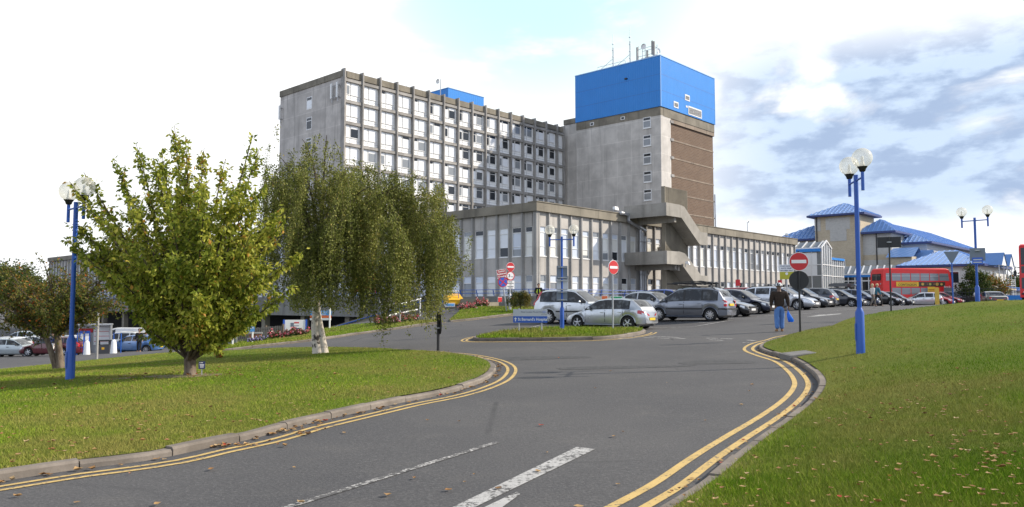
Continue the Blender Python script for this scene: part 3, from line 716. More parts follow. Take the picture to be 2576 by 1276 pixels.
def road_patch(u, v, rx, ry, rot, mat):
    c = hit(u, v); n = 26; V = []
    for k in range(n):
        a = 2 * math.pi * k / n; r_ = 1 + .12 * math.sin(3 * a + u) + .06 * math.sin(7 * a); x, y = rx * r_ * math.cos(a), ry * r_ * math.sin(a); X, Y = c.x + x * math.cos(rot) - y * math.sin(rot), c.y + x * math.sin(rot) + y * math.cos(rot); V.append((X, Y, gz(X, Y) + .004))
    mb = MB(); mb.add(V, [tuple(range(n))]); mb.build('road_patch', mat, kind='structure')
tar = worn('older darker tarmac', (.040, .040, .042), .30, .62, 7)
road_patch(1335, 902, 1.6, .55, .1, tar); road_patch(1800, 912, .9, .5, -.1, tar); road_patch(1560, 925, 1.6, .35, .05, tar)
# ------------------------------------------------------------------ hospital buildings (local axes: x = along the sunny front, y = along the shaded side)
def bld(name, p, q, z, label, cat='building', group=None):
    return thing(name, PQ(p, q, z), BASIS, label, cat, group)
def loc3(root_p, root_q, root_z):
    return lambda p, q, z: (p - root_p, q - root_q, z - root_z)
def front_map(q0, o): return lambda s, d, z: (s - o[0], q0 - d - o[1], z - o[2])      # s along x, d outwards (-y)
def side_map(p0, o): return lambda s, d, z: (p0 - d - o[0], s - o[1], z - o[2])       # s along y, d outwards (-x)
def fbox(mb, T, s0, s1, d0, d1, z0, z1, mi=None):
    if s0 > s1: s0, s1 = s1, s0
    c = [T(s0, d1, z0), T(s1, d1, z0), T(s1, d0, z0), T(s0, d0, z0), T(s0, d1, z1), T(s1, d1, z1), T(s1, d0, z1), T(s0, d0, z1)]
    a = Vector(c[1]) - Vector(c[0]); b = Vector(c[3]) - Vector(c[0])
    if a.x * b.y - a.y * b.x < 0: c = [c[1], c[0], c[3], c[2], c[5], c[4], c[7], c[6]]
    mb.hexa(c, mi)

# ---- two-storey podium -------------------------------------------------------------------------
PO = (0, 0, 1.0)
podium = bld('podium_building', 0, 0, 1.0, 'long low two-storey concrete hospital wing with close vertical ribs and white blinds')
BAY = 1.4; NF, NS = 35, 81
TF, TS = front_map(0, PO), side_map(0, PO)
Z_G0, Z_G1, Z_F0, Z_F1, Z_S, Z_T = 1.95, 3.68, 5.10, 7.48, 8.62, 9.32
def facade(T, n, name, zbot, skip=()):
    L = n * BAY; mb = MB()
    fbox(mb, T, 0, L, -.45, -.32, zbot, Z_S)
    for z0, z1 in ((zbot, Z_G0), (Z_G1, Z_F0), (Z_F1, Z_S)): fbox(mb, T, 0, L, -.32, 0, z0, z1)
    ww = .96
    for i in range(n + 1):
        a, b = i * BAY - (BAY - ww) / 2, i * BAY + (BAY - ww) / 2
        a, b = max(a, 0), min(b, L)
        for z0, z1 in ((Z_G0, Z_G1), (Z_F0, Z_F1)): fbox(mb, T, a, b, -.32, -.003, z0, z1)
    mb.build('wall', M['conc_low'], podium)
    mp = MB()
    for i in range(n + 1):
        c = min(max(i * BAY, .12), L - .12); w = .15; own = name == 'front' or i < 62; mr = MB() if own else mp
        fbox(mr, T, c - w, c + w, -.02, .085, zbot, Z_S - .003); fbox(mr, T, c - .07, c + .07, .085, .165, zbot, Z_S - .006)
        if own: mr.build('rib', M['conc_pier'], podium)
    if mp.v: mp.build('rib', M['conc_pier'], podium, kind='stuff')
    return ww
facade(TF, NF, 'front', -1.0); facade(TS, NS, 'side', -3.5)
mb = MB()
fbox(mb, TF, -.32, NF * BAY + .3, -.6, .30, Z_S, Z_T); fbox(mb, TS, .602, NS * BAY + .3, -.6, .32, Z_S + .002, Z_T - .002)
fbox(mb, TF, -.36, NF * BAY + .33, -.6, .36, Z_T, Z_T + .07); mb.build('roof_parapet', M['conc_dark'], podium)
mb = MB(); fbox(mb, TF, .6, NF * BAY, -113, -.6, 8.3, 8.6); fbox(mb, TF, NF * BAY - .3, NF * BAY, -60, -.45, -1, 8.3); fbox(mb, TS, NS * BAY - .3, NS * BAY, -49, -.45, -3.5, 8.3)
mb.build('roof', M['conc_dark'], podium)
rw_ = random.Random(3)
def win(T, s, z0, z1, kind, floor):
    """one podium window: white frame with a transom and a low rail, blind or dark glass"""
    mb = MB(); w = .48; H = z1 - z0; tb_ = z1 - H * (.19 if floor else .33)
    lo = z0 + H * .33 if floor else None
    fbox(mb, T, s - w, s + w, -.16, -.10, z0, z1, 3 if kind == 'grey' else (1, 1, 4, 5)[int(rw_.random() * 4)]); fbox(mb, T, s - w + .05, s + w - .05, -.10, -.094, tb_ + .04, z1 - .05, (4, 3, 4, 1)[int(rw_.random() * 4)])
    if rw_.random() < .22: fbox(mb, T, s - w + .05, s + w - .05, -.10, -.093, z0 + .05, z0 + H * rw_.uniform(.08, .3), 3)
    bars = [(z0, z0 + .05), (z1 - .05, z1), (tb_ - .035, tb_ + .035)]
    if lo: bars.append((lo - .02, lo + .02))
    for a, b in bars: fbox(mb, T, s - w, s + w, -.10, -.05, a, b, 0)
    for a, b in ((s - w, s - w + .045), (s + w - .045, s + w)): fbox(mb, T, a, b, -.10, -.048, z0, z1, 0)
    if kind == 'open': fbox(mb, T, s - w + .05, s + w - .05, -.10, -.085, tb_ + .04, z1 - .05, 2)
    if kind == 'low': fbox(mb, T, s - w + .05, s + w - .05, -.10, -.085, z0 + .05, z0 + H * .33, 2)
    fbox(mb, T, s - w - .02, s + w + .02, -.12, .05, z0 - .06, z0 - .003, 0)
    return mb
WM = [M['white_frame'], M['glass_blind'], M['glass'], M['glass_grey'], M['glass_blind_cool'], M['glass_blind_warm']]
rest = MB()
def pick(i, side):
    r = rw_.random()
    if side == 'front' and i > 17: return 'open' if r < .55 else ('grey' if r < .62 else 'blind')
    return 'open' if r < .16 else ('low' if r < .24 else ('grey' if r < .28 else 'blind'))
count = 0
for side, T, n in (('front', TF, NF), ('side', TS, NS)):
    for i in range(n):
        for fl, (z0, z1) in enumerate(((Z_G0, Z_G1), (Z_F0, Z_F1))):
            k = pick(i, side); m_ = win(T, (i + .5) * BAY, z0 + .06, z1, k, fl)
            if (side == 'front' and (fl or i < 9)) or (side == 'side' and i < 20 and count < 98): m_.build('window', WM, podium); count += 1
            else:
                kk = len(rest.v); rest.v += m_.v; rest.f += [tuple(a + kk for a in f) for f in m_.f]; rest.m += m_.m
rest.build('window', WM, podium, kind='stuff')
# corner post and downpipe
mb = MB(); fbox(mb, TF, -.16, .12, -.02, .14, 1, Z_S); mb.build('corner_post', M['conc_pier'], podium)

# ---- walkway in front of the podium with parapet and the ambulance deck ---------------------------
DK = (0, 0, 0.0)
deck = bld('access_deck', 0, 0, 0, 'grey concrete access deck and retaining wall running along the foot of the hospital', 'retaining wall')
mb = MB()
mb.box(-2.0, 13.0, -2.0, -.5, -1.5, 1.80); mb.box(-2.0, -.5, -.5, 7, -1.5, 1.80); mb.box(-9, -.5, 7, 100, 1.1, 1.80)
mb.build('deck_slab', M['conc_wall'], deck)
mb = MB()
for a in ((-2.2, 13, -2.2, -2.0, -1.5, 2.02), (-2.2, -2.0, -1.998, 7.2, -1.5, 2.02), (-9.2, -2.2, 6.998, 7.198, .42, 2.0), (-9.2, -9.0, 7.198, 100, .42, 2.0)): mb.box(*a)
mb.build('parapet', M['conc_wall'], deck)
for k in range(14): mb = MB(); mb.box(-8.8, -8.3, 12 + k * 6.4, 12.6 + k * 6.4, -3.6, 1.1); mb.build('column', M['conc_dark'], deck)
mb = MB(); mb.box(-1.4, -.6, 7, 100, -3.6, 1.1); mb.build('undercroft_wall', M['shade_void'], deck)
# leaning blue railing on the parapet
rail = bld('railing', -2.1, -2.1, 2.02, 'blue two-bar metal railing leaning out over the grey retaining wall', 'railing')
mb = MB()
def run(a, b, nrm, m_, p_, n):
    for h, o in ((.50, .16), (.24, .08)):
        m_.tube([(a[0] + nrm[0] * o, a[1] + nrm[1] * o, h), (b[0] + nrm[0] * o, b[1] + nrm[1] * o, h)], .026, 6)
    for i in range(n):
        t = (i + .5) / n; x, y = a[0] + (b[0] - a[0]) * t, a[1] + (b[1] - a[1]) * t
        q_ = MB(); q_.tube([(x, y, -.05), (x + nrm[0] * .17, y + nrm[1] * .17, .51)], .035, 6); q_.build('post', M['blue_rail'], p_)
run((0, 0), (15, 0), (0, -1), mb, rail, 9); run((0, 0), (0, 9.2), (-1, 0), mb, rail, 5)
mb.build('rail', M['blue_rail'], rail)
rail2 = bld('railing', -9.1, 7.1, 2.0, 'blue two-bar metal railing along the ambulance deck behind the weeping tree', 'railing')
mb = MB(); run((0, 0), (0, 60), (-1, 0), mb, rail2, 26); mb.build('rail', M['blue_rail'], rail2)
# ramp climbing to the deck
rs, re_ = at(1070, 756, 56.5), at(826, 832, 60.0)
ramp = thing('access_ramp', (rs.x, rs.y, 0), 0, 'sloping concrete ramp wall with blue handrails behind the flower bed', 'ramp')
dx_, dy_ = re_.x - rs.x, re_.y - rs.y; L_ = math.hypot(dx_, dy_); ux, uy = dx_ / L_, dy_ / L_; ux2, uy2 = uy, -ux
if uy2 > 0: ux2, uy2 = -ux2, -uy2
z1_, z0_ = rs.z + .12, re_.z + .25
mb = MB()
def RP(s, d, z): return (ux * s + ux2 * d, uy * s + uy2 * d, z)
def zt(s): return z1_ + (z0_ - z1_) * s / L_
poly = [(-5, zt(0)), (0, zt(0)), (L_, zt(L_)), (L_, zt(L_) - 1.2), (-5, -1.5)]
mb.prism(poly, lambda s, z: RP(s, .0, z), lambda s, z: RP(s, -.2, z)); mb.prism([(a, b - .25) for a, b in poly], lambda s, z: RP(s, -.2, z), lambda s, z: RP(s, -1.9, z))
mb.build('ramp_wall', M['conc_dark'], ramp)
mb = MB()
mb.tube([RP(-2, .08, zt(0) - .12), RP(0, .08, zt(0) - .12), RP(L_, .08, zt(L_) - .12)], .045, 6); mb.tube([RP(-2, .08, zt(0) - .95), RP(1, .08, zt(1) - .95), RP(L_ * .62, .08, zt(L_ * .62) - .95)], .04, 6)
mb.build('handrail', M['blue_rail'], ramp)

# ---- ward block --------------------------------------------------------------------------------
WP, WQ = 22.0, 57.3; WO = (WP, WQ, 8.6)
ward = bld('ward_block', WP, WQ, 8.6, 'tall seven-storey ward block with a grid of concrete fins and white window panels')
TF2, TS2 = (lambda s, d, z: (s, -d, z - 8.6)), side_map(WP, WO)
b0 = PQ(WP, WQ); ZT2 = zof(176, b0.y); BW = 3.36; NB = 16; ST = 3.27; LB = 52.6
zb = [ZT2 - 1.25 - ST * k for k in range(9)]
DEP = 19.0
for D_ in np.arange(10, 40, .25):
    p_ = PQ(WP, WQ + D_)
    if CU + F * p_.x / p_.y <= 698 + 0.5: DEP = D_; break
mb = MB(); fbox(mb, TF2, .002, LB, -DEP, -.45, 8.6, ZT2 - .9); mb.build('wall', M['conc_frame'], ward)
mb = MB(); fbox(mb, TS2, WQ, WQ + DEP, -.6, .0, 8.6, ZT2 - 1.0); mb.build('end_wall', M['conc_end'], ward)
mb = MB(); fbox(mb, TS2, WQ + .0, WQ + DEP + .1, -.6, .14, ZT2 - 1.0, ZT2 - .02); fbox(mb, TF2, .6, LB, -.5, .10, ZT2 - 1.0, ZT2 - .04); fbox(mb, TF2, .6, LB, -DEP, -DEP + .4, ZT2 - 1.0, ZT2 - .05)
mb.build('roof_parapet', M['conc_dark'], ward)
for k in range(8):
    mb = MB(); fbox(mb, TF2, .14, LB, -.45, .28, zb[k] - .42, zb[k] - .031); fbox(mb, TF2, .14, LB, -.45, .30, zb[k] - .03, zb[k] + .03)
    mb.build('floor_beam', M['conc_frame'], ward)
for k in range(NB + 1):
    mb = MB(); s = min(k * BW, LB - .05) if k else .0
    fbox(mb, TF2, s - .11, s + .11, -.45, .50, 8.6, ZT2 + .22); mb.build('fin', M['conc_frame'], ward)
rw2 = random.Random(21)
WM2 = [M['white_panel'], M['white_frame'], M['glass'], M['glass_blind'], M['glass_grey']]
def ward_window(s0, w, ztop, h, r_, darkness):
    mb = MB(); T = TF2; z0, z1 = ztop - h, ztop
    fbox(mb, T, s0, s0 + w, -.44, -.10, z0, z1, 0)
    narrow = (s0 + w * .08, s0 + w * .33); wide = (s0 + w * .44, s0 + w * .86) if w > 2.5 else None
    for j, pane in enumerate((narrow, wide)):
        if not pane: continue
        a, b = pane; sill = z0 + h * .36; tr = z1 - h * .17
        fbox(mb, T, a - .06, b + .06, -.10, -.06, sill - .06, z1 - .03, 1)
        q = r_.random(); mi = 2 if q < darkness * .75 else (4 if q < darkness + .12 else 3)
        if j == 0 and r_.random() < .55: mi = 0 if r_.random() < .4 else 3
        if mi: fbox(mb, T, a, b, -.06, -.045, sill, tr - .04, mi)
        mt = 2 if r_.random() < darkness * 1.2 else 3
        fbox(mb, T, a, b, -.06, -.045, tr + .03, z1 - .08, mt)
        fbox(mb, T, a - .1, b + .1, -.10, .02, sill - .12, sill - .06, 1)
    fbox(mb, T, s0 + w * .385, s0 + w * .40, -.10, -.085, z0, z1, 4)
    fbox(mb, T, s0 + .02, s0 + w - .02, -.10, -.08, z0 + h * .17, z0 + h * .18, 4)
    return mb
nwin = 0; stuffw = MB()
for k in range(8):
    for b in range(NB):
        s0 = b * BW + .14; w = min(BW - .28, LB - s0 - .1)
        m_ = ward_window(s0, w, zb[k] - .42, ST - .42, rw2, .14 if b < 4 else (.3 if b < 7 else .62))  # fewer dark panes at the left: sky reflection put into the pane colours
        if k < 6 and nwin < 100: m_.build('window', WM2, ward); nwin += 1
        else:
            kk = len(stuffw.v); stuffw.v += m_.v; stuffw.f += [tuple(a + kk for a in f) for f in m_.f]; stuffw.m += m_.m
stuffw.build('window', WM2, ward, kind='stuff')
# end-wall windows, one above the other
sw = 0
for s in np.arange(0, DEP, .1):
    p_ = PQ(WP, WQ + s); u_ = CU + F * p_.x / p_.y
    if u_ < 772: sw = s; break
for k in range(8):
    zt_ = ZT2 - 2.5 - ST * k; mb = MB()
    fbox(mb, TS2, WQ + sw - .75, WQ + sw + .75, -.0, .03, zt_ - 2.0, zt_, 1); fbox(mb, TS2, WQ + sw - .63, WQ + sw + .63, .03, .045, zt_ - .5, zt_ - .12, 2); fbox(mb, TS2, WQ + sw - .63, WQ + sw + .63, .03, .045, zt_ - 1.85, zt_ - .65, 3 if k == 0 else 2)
    mb.build('window', WM2, ward)
# stair/vent blisters, roof boxes, blue plant room
plant = bld('plant_room', 48.6, 63, ZT2 - 1, 'small blue ribbed plant room on the roof of the ward block', 'plant room')
mb = MB(); hz = zof(221.5, PQ(48.6, 63).y) - ZT2 + 1; mb.box(0, 9.2, 0, 9.0, 0, hz); mb.build('cladding', M['blue_clad'], plant)
mb = MB(); mb.box(-.06, 9.26, -.06, 9.06, hz, hz + .12); mb.build('roof_trim', M['blue_roof'], plant)
for (p0, p1, q0, h, nm, lb) in ((60.5, 63.5, 62, 1.9, 'roof_vent_box', 'pale box on the ward roof nearer the small blue plant room'), (67, 69.8, 62, 1.6, 'roof_vent_box', 'pale box on the ward roof farther from the small blue plant room')):
    o = bld(nm, p0, q0, ZT2 - 1, lb, 'roof box'); mb = MB(); mb.box(0, p1 - p0, 0, 3, 0, h); mb.box(-.15, p1 - p0 + .15, -.15, 3.15, h, h + .15); mb.build('casing', M['conc_pier'], o)
    mb = MB()
    for k in range(6): mb.box(.2, p1 - p0 - .2, -.05, -.01, .2 + k * .22, .3 + k * .22)
    mb.build('louvre', M['grey_metal'], o)
o = bld('plant_room', 72, 66, ZT2 - 1, 'low blue plant room at the far end of the ward roof beside the tower', 'plant room'); mb = MB(); mb.box(0, 9, 0, 9, 0, 2.6); mb.build('cladding', M['blue_clad'], o)
mb = MB(); mb.tube([(1, 1, 2.6), (1, 1, 4.3)], .05, 5); mb.tube([(5, 1, 2.6), (5, 1, 4.6)], .05, 5); mb.build('mast', M['grey_metal'], o)

def antenna_group(p, q, z, label, parts, rz=0.0):
    o = thing('roof_antenna', PQ(p, q, z), BASIS, label, 'antenna'); 
    for nm, m_, mt in parts: m_.build(nm, mt, o, smooth=40)
    return o
# sector antennas bracketed to the top corners of the end wall
def bracket(Tq, zc, n, label):
    o = bld('wall_antenna', WP, Tq, zc, label, 'antenna'); mb = MB(); mg = MB()
    for j in range(n):
        y = j * 1.5
        mb.box(-.62, -.42, y - .14, y + .14, -1.3, 1.0); mg.tube([(-.36, y, -1.9), (-.36, y, 1.2)], .05, 6)
    for z in (-1.2, .6): mg.tube([(-.36, -.4, z), (-.36, (n - 1) * 1.5 + .4, z)], .06, 6); mg.tube([(-.36, 0, z), (.1, 0, z)], .05, 6)
    mb.build('panel', M['white_paint'], o); mg.build('frame', M['grey_metal'], o, smooth=40)
bracket(WQ + .9, ZT2 - 2.8, 2, 'white panel antennas bracketed to the near top corner of the ward end wall')
bracket(WQ + DEP - .6, ZT2 - 3.6, 1, 'panel antenna bracketed to the far top corner of the ward end wall')
mb = MB(); md = MB(); mb.tube([(0, 0, 0), (0, 0, 4.6)], .07, 6); mb.tube([(0, 0, 1.2), (1.6, 0, 1.2)], .04, 5); md.lathe([(.02, -.1), (.35, -.06), (.45, .12), (.4, .14)], 14, T=lambda x, y, z: (-.55 - z, y, 4.1 + x))
antenna_group(44.5, 60.5, ZT2 - .6, 'slim roof mast with a small dish beside the blue plant room', [('mast', mb, M['grey_metal']), ('dish', md, M['white_paint'])])
mb = MB(); mb.tube([(0, 0, 0), (0, 0, 2.2)], .06, 5); mb.tube([(1.3, 0, 0), (1.3, 0, 1.5)], .05, 5); mb.box(-.25, .25, -.1, .1, 1.0, 1.5)
antenna_group(36.5, 60, ZT2 - .6, 'pair of short masts on the middle of the ward roof', [('mast', mb, M['grey_metal'])])

# ---- service tower ------------------------------------------------------------------------------
TP, TQ = 75.0, 34.9; TO = (TP, TQ, 8.6)
tower = bld('service_tower', TP, TQ, 8.6, 'tall concrete and brown brick tower topped by a bright blue box')
T3F, T3S = front_map(TQ, TO), side_map(TP, TO)
t0 = PQ(TP, TQ); ZB = zof(268, t0.y); ZTT = zof(141, t0.y); LS = 19.3; LF = 20.0
mb = MB(); fbox(mb, T3S, TQ, TQ + LS, -1, 0, 0, ZB - 1.55); fbox(mb, T3S, TQ + LS, TQ + LS + 3.6, -1.6, -.6, 0, ZB + .2); mb.build('concrete_wall', M['conc_panel'], tower)
mb = MB(); fbox(mb, T3S, TQ - .0, TQ + LS, -1, .04, ZB - 1.55, ZB); fbox(mb, T3F, TP + 1, TP + LF, -1, .04, ZB - 1.6, ZB); fbox(mb, T3S, TQ + LS, TQ + LS + 3.6, -1.6, -.4, ZB + .2, ZB + 1.2)
mb.build('concrete_band', M['conc_dark'], tower)
mb = MB(); fbox(mb, T3F, TP + .003, TP + 3.4, -1, -.003, 0, ZB - 1.6); mb.build('concrete_pier', M['conc_panel'], tower)
mb = MB(); fbox(mb, T3F, TP + 3.4, TP + LF, -1.4, -.35, 0, ZB - 1.6); fbox(mb, T3F, TP + LF - 1, TP + LF, -LS, -1.4, 0, ZB); mb.build('brick_wall', M['brick_brown'], tower)
mb = MB(); zk = [ZB - 2.0 - 3.34 * k for k in range(9)]
band_m = concrete('band concrete', (.27, .215, .165), .3)
for z in zk[1:]: mb = MB(); fbox(mb, T3F, TP + 3.4, TP + LF + .1, -.4, -.29, z - .24, z); mb.build('floor_band', band_m, tower)
for z in zk: mb = MB(); fbox(mb, T3F, TP + 3.3, TP + 4.3, -.4, .12, z - .42, z + .05); mb.build('bracket', M['conc_frame'], tower)
mb = MB(); fbox(mb, T3F, TP + 3.4, TP + LF + .1, -.4, -.05, ZB - 2.35, ZB - 1.6); mb.build('lintel', band_m, tower)
# windows down the shaded face
for k in range(8):
    zt_ = zof(310, PQ(TP, TQ + 2.9).y) + 1.1 - 3.34 * k; mb = MB(); s0, s1 = TQ + 2.1, TQ + 3.75
    fbox(mb, T3S, s0, s1, 0, .06, zt_ - 2.05, zt_, 1); fbox(mb, T3S, s0 + .12, s1 - .12, .06, .075, zt_ - .55, zt_ - .12, 2); fbox(mb, T3S, s0 + .12, s1 - .12, .06, .075, zt_ - 1.85, zt_ - .75, 4); fbox(mb, T3S, s0 - .1, s1 + .1, 0, .16, zt_ - 2.15, zt_ - 2.05, 1)
    mb.build('window', WM2, tower)
for s in (8.2, 15.4):
    mb = MB(); fbox(mb, T3S, TQ + s - .45, TQ + s + .45, .04, .14, ZB - 1.15, ZB - .55, 1); fbox(mb, T3S, TQ + s - .3, TQ + s + .3, .14, .155, ZB - 1.05, ZB - .65, 2); mb.build('vent', WM2, tower)
mb = MB(); fbox(mb, T3S, TQ - .2, TQ + LS + .1, -.5, .22, ZB + .02, ZTT); fbox(mb, T3F, TP + .5, TP + LF + .1, -LS - .1, .2, ZB + .022, ZTT); mb.build('blue_box', M['blue_clad'], tower)
mb = MB(); fbox(mb, T3S, TQ - .28, TQ + LS + .15, -.5, .3, ZTT, ZTT + .16); fbox(mb, T3F, TP + .5, TP + LF + .15, -LS - .15, .28, ZTT, ZTT + .158); fbox(mb, T3F, TP - .26, TP - .14, .16, .24, ZB, ZTT); fbox(mb, T3F, TP + LF, TP + LF + .14, .12, .24, ZB, ZTT)
mb.build('edge_trim', simple('pale blue trim', (0.28, 0.48, 0.78), .4), tower)
mb = MB(); hb = ZTT - ZB
for f in (.36, .68):
    fbox(mb, T3S, TQ - .2, TQ + LS + .1, .22, .235, ZB + hb * (1 - f) - .03, ZB + hb * (1 - f) + .03); fbox(mb, T3F, TP + .0, TP + LF, .2, .215, ZB + hb * (1 - f) - .03, ZB + hb * (1 - f) + .03)
mb.build('cladding_joint', simple('dark blue joint', (0.03, 0.13, 0.42), .5), tower)
def louvre(s, z, w, h, n):
    mb = MB(); fbox(mb, T3F, TP + s, TP + s + w, .2, .26, z, z + h, 0)
    for k in range(n): fbox(mb, T3F, TP + s + .18, TP + s + w - .18, .26, .28, z + .2 + (h - .4) * k / n, z + .2 + (h - .4) * (k + .55) / n, 1)
    mb.build('louvre', [M['white_frame'], M['black_trim']], tower)
def sf(u):
    for s in np.arange(0, LF, .05):
        p_ = PQ(TP + s, TQ - .2)
        if CU + F * p_.x / p_.y > u: return s, p_.y
for u0, u1, v0, v1, n in ((1700, 1712, 253, 275, 7), (1729, 1741, 236, 257, 7), (1737, 1771, 268, 298, 10), (1731, 1735, 265, 272, 2)):
    (a, ya), (b, yb) = sf(u0), sf(u1); ym = (ya + yb) / 2; h = (v1 - v0) * pxm(ym) * .72; louvre(a, zof((v0 + v1) / 2, ym) - h / 2, b - a, h, n)
mb = MB(); mb.box(-.35, .35, -.1, .1, -.12, .12); fl = MB()
# pipes down the far edge
mb = MB()
for s, z0, z1 in ((LF + .2, 9, ZB - 14), (LF + .3, 9, ZB - 18)): mb.tube([T3F(TP + s, -.2, z0), T3F(TP + s, -.2, z1)], .14, 6)
mb.build('downpipe', M['grey_metal'], tower, smooth=40)
mb = MB(); fbox(mb, T3S, TQ + 7.0, TQ + 7.5, .22, .5, ZB + hb * .68, ZB + hb * .68 + .25); mb.build('bracket_lamp', M['black_trim'], tower)

def mast(q, h, label):
    mb = MB(); mb.tube([(0, 0, 0), (0, 0, h * .62)], .12, 6); mb.tube([(0, 0, h * .62), (0, 0, h)], .045, 5); mb.tube([(0, 0, 2.2), (0, 4.2, 0)], .05, 5)
    for k in range(4): mb.box(-.16, .16, -.16, .16, h * .18 * (k + 1) - .05, h * .18 * (k + 1) + .05)
    antenna_group(TP + 1.2, TQ + q, ZTT, label, [('mast', mb, M['grey_metal'])])
mast(11.2, 7.0, 'tall braced whip mast on the blue tower, the one farther from the dish frame'); mast(7.3, 7.6, 'tall braced whip mast on the blue tower, the one nearer the dish frame')
mb = MB(); mb.tube([(0, 8.0, 1.0), (0, 14.5, 1.0)], .05, 5)
for y in (8, 10.2, 12.4, 14.5): mb.tube([(0, y, 0), (0, y, 1.0)], .04, 5)
antenna_group(TP + .6, TQ, ZTT, 'low handrail along the top edge of the blue tower', [('rail', mb, M['grey_metal'])])['category'] = 'handrail'
mb = MB(); pn = MB(); ds = MB()
for y in (0, 1.7, 3.2): mb.tube([(0, y, 0), (0, y, 3.2)], .07, 6)
for x in (1.4,): mb.tube([(x, 0, 0), (x, 0, 3.2)], .07, 6); mb.tube([(x, 3.2, 0), (x, 3.2, 3.0)], .07, 6)
for z in (1.2, 2.6): mb.tube([(0, 0, z), (0, 3.2, z)], .05, 5); mb.tube([(0, 0, z), (1.4, 0, z)], .05, 5); mb.tube([(1.4, 0, z), (1.4, 3.2, z)], .05, 5)
for y, h in ((0, 3.5), (-.35, 3.3), (3.3, 3.0), (1.1, 1.9)): pn.box(-.35, -.1, y - .16, y + .16, h - 2.6, h)
ds.lathe([(.02, 0), (.45, .04), (.55, .2), (.52, .22)], 16, T=lambda x, y, z: (-.3 - z, 1.75 + y, 2.75 + x)); ds2 = MB(); ds2.lathe([(.02, 0), (.45, .04), (.55, .2), (.52, .22)], 16, T=lambda x, y, z: (.9 + y, -.5 - z, 1.7 + x))
for y in (.8, 1.5, 2.3): pn.box(-.2, .2, y - .15, y + .15, .1, .7)
antenna_group(TP + 1.0, TQ + 2.1, ZTT, 'cluster of panel antennas and round dishes in a steel frame on the blue tower', [('frame', mb, M['grey_metal']), ('panel', pn, M['conc_pier']), ('dish', ds, M['white_paint']), ('dish', ds2, M['white_paint'])])

# ---- concrete escape stair --------------------------------------------------------------------
SO = (11.9, 0, 1.0); stair = bld('escape_staircase', 11.9, 0, 1.0, 'massive concrete outside staircase with solid landings projecting from the front of the low hospital wing', 'staircase')
Q1 = -4.36
def sp(p, q, z): return (p - SO[0], q, z - SO[2])
def flight(name, zt_, zl, zt2, zl2):
    poly = [(11.9, zl), (14.4, zl), (17.55, zl2), (19.0, zl2), (19.0, zt2), (17.75, zt2), (14.9, zt_ - .1), (14.2, zt_), (11.9, zt_)]
    mb = MB(); mb.prism(poly, lambda p, z: sp(p, Q1, z), lambda p, z: sp(p, Q1 + .2, z))
    mb.box(0, .2, Q1 + .202, -.05, zl - 1, zt_ - 1); mb.build('parapet', M['conc_stair'], stair)
    mb = MB(); mb.box(.2, 2.6, Q1 + .2, -.05, zl - .82, zl - .62)
    mb.hexa([sp(14.4, Q1 + .2, zl + .02), sp(17.55, Q1 + .2, zl2 + .02), sp(17.55, -3.0, zl2 + .02), sp(14.4, -3.0, zl + .02), sp(14.4, Q1 + .2, zl + .3), sp(17.55, Q1 + .2, zl2 + .3), sp(17.55, -3.0, zl2 + .3), sp(14.4, -3.0, zl + .3)])
    mb.box(5.65, 7.1, Q1 + .2, -2.6, zl2 - 1 + .02, zl2 - 1 + .25)
    mb.box(1.8, 2.1, Q1 + .3, -.05, zl - 1 - .42, zl - .83)
    mb.build('flight', M['conc_stair'], stair)
flight('upper', 10.06, 8.94, 7.9, 6.75); flight('lower', 5.93, 4.8, 3.95, 2.6)
mb = MB(); mb.box(2.1, 6.0, -2.95, -2.70, 0, 10.8)
for k in range(33): mb.box(2.12 + k * .118, 2.12 + k * .118 + .062, -2.985, -2.95, 0, 10.78)
mb.box(1.98, 2.1, -3.02, -2.66, 0, 10.82); mb.build('spine_wall', M['conc_dark'], stair)
mb = MB(); mb.box(2.4, 2.75, -4.0, -3.2, 3.3, 5.0); mb.hexa([sp(14.2, -2.6, 5.0), sp(17.5, -2.6, 7.0), sp(17.5, -1.2, 7.0), sp(14.2, -1.2, 5.0), sp(14.2, -2.6, 5.3), sp(17.5, -2.6, 7.3), sp(17.5, -1.2, 7.3), sp(14.2, -1.2, 5.3)])
mb.build('inner_flight', M['conc_stair'], stair)
mb = MB(); mb.box(5.4, 5.7, -2.6, -.05, 4.6, 5.7); mb.build('beam', M['conc_stair'], stair)
mb = MB(); mb.sphere((3.9, -3.05, 8.5), .17, 8); mb.build('bulkhead_lamp', M['white_paint'], stair, smooth=60)
# silver ducts in the recess
duct = bld('duct', 13.9, -.45, 1, 'bundle of tall silver ventilation ducts beside the concrete staircase', 'duct'); mb = MB()
for x, y, h in ((0, 0, 7.1), (.38, .05, 6.9), (.72, 0, 6.5)): mb.tube([(x, y, .2), (x, y, h)], .15, 10)
mb.tube([(-2.0, -.05, 7.75), (.72, -.05, 7.0)], .15, 8); mb.tube([(-2.0, -.05, 7.75), (-2.0, -.05, 8.3), (-3.2, -.05, 8.35)], .16, 8)
for z in (1.5, 3, 4.5, 6): mb.box(-.2, .95, -.2, -.02, z, z + .06)
mb.build('pipe', M['grey_metal'], duct, smooth=40)
def flood(p, q, z, rz, label):
    o = thing('floodlight', PQ(p, q, z), BASIS + rz, label, 'floodlight'); mb = MB(); mb.tube([(0, 0, 0), (0, 0, .3), (0, -.15, .36)], .035, 6); mb.build('bracket', M['grey_metal'], o)
    mb = MB(); mb.hexa([(-.24, -.40, .2), (.24, -.40, .2), (.20, -.05, .28), (-.20, -.05, .28), (-.24, -.30, .5), (.24, -.30, .5), (.20, -.05, .5), (-.20, -.05, .5)]); mb.build('lamp_head', M['white_paint'], o)
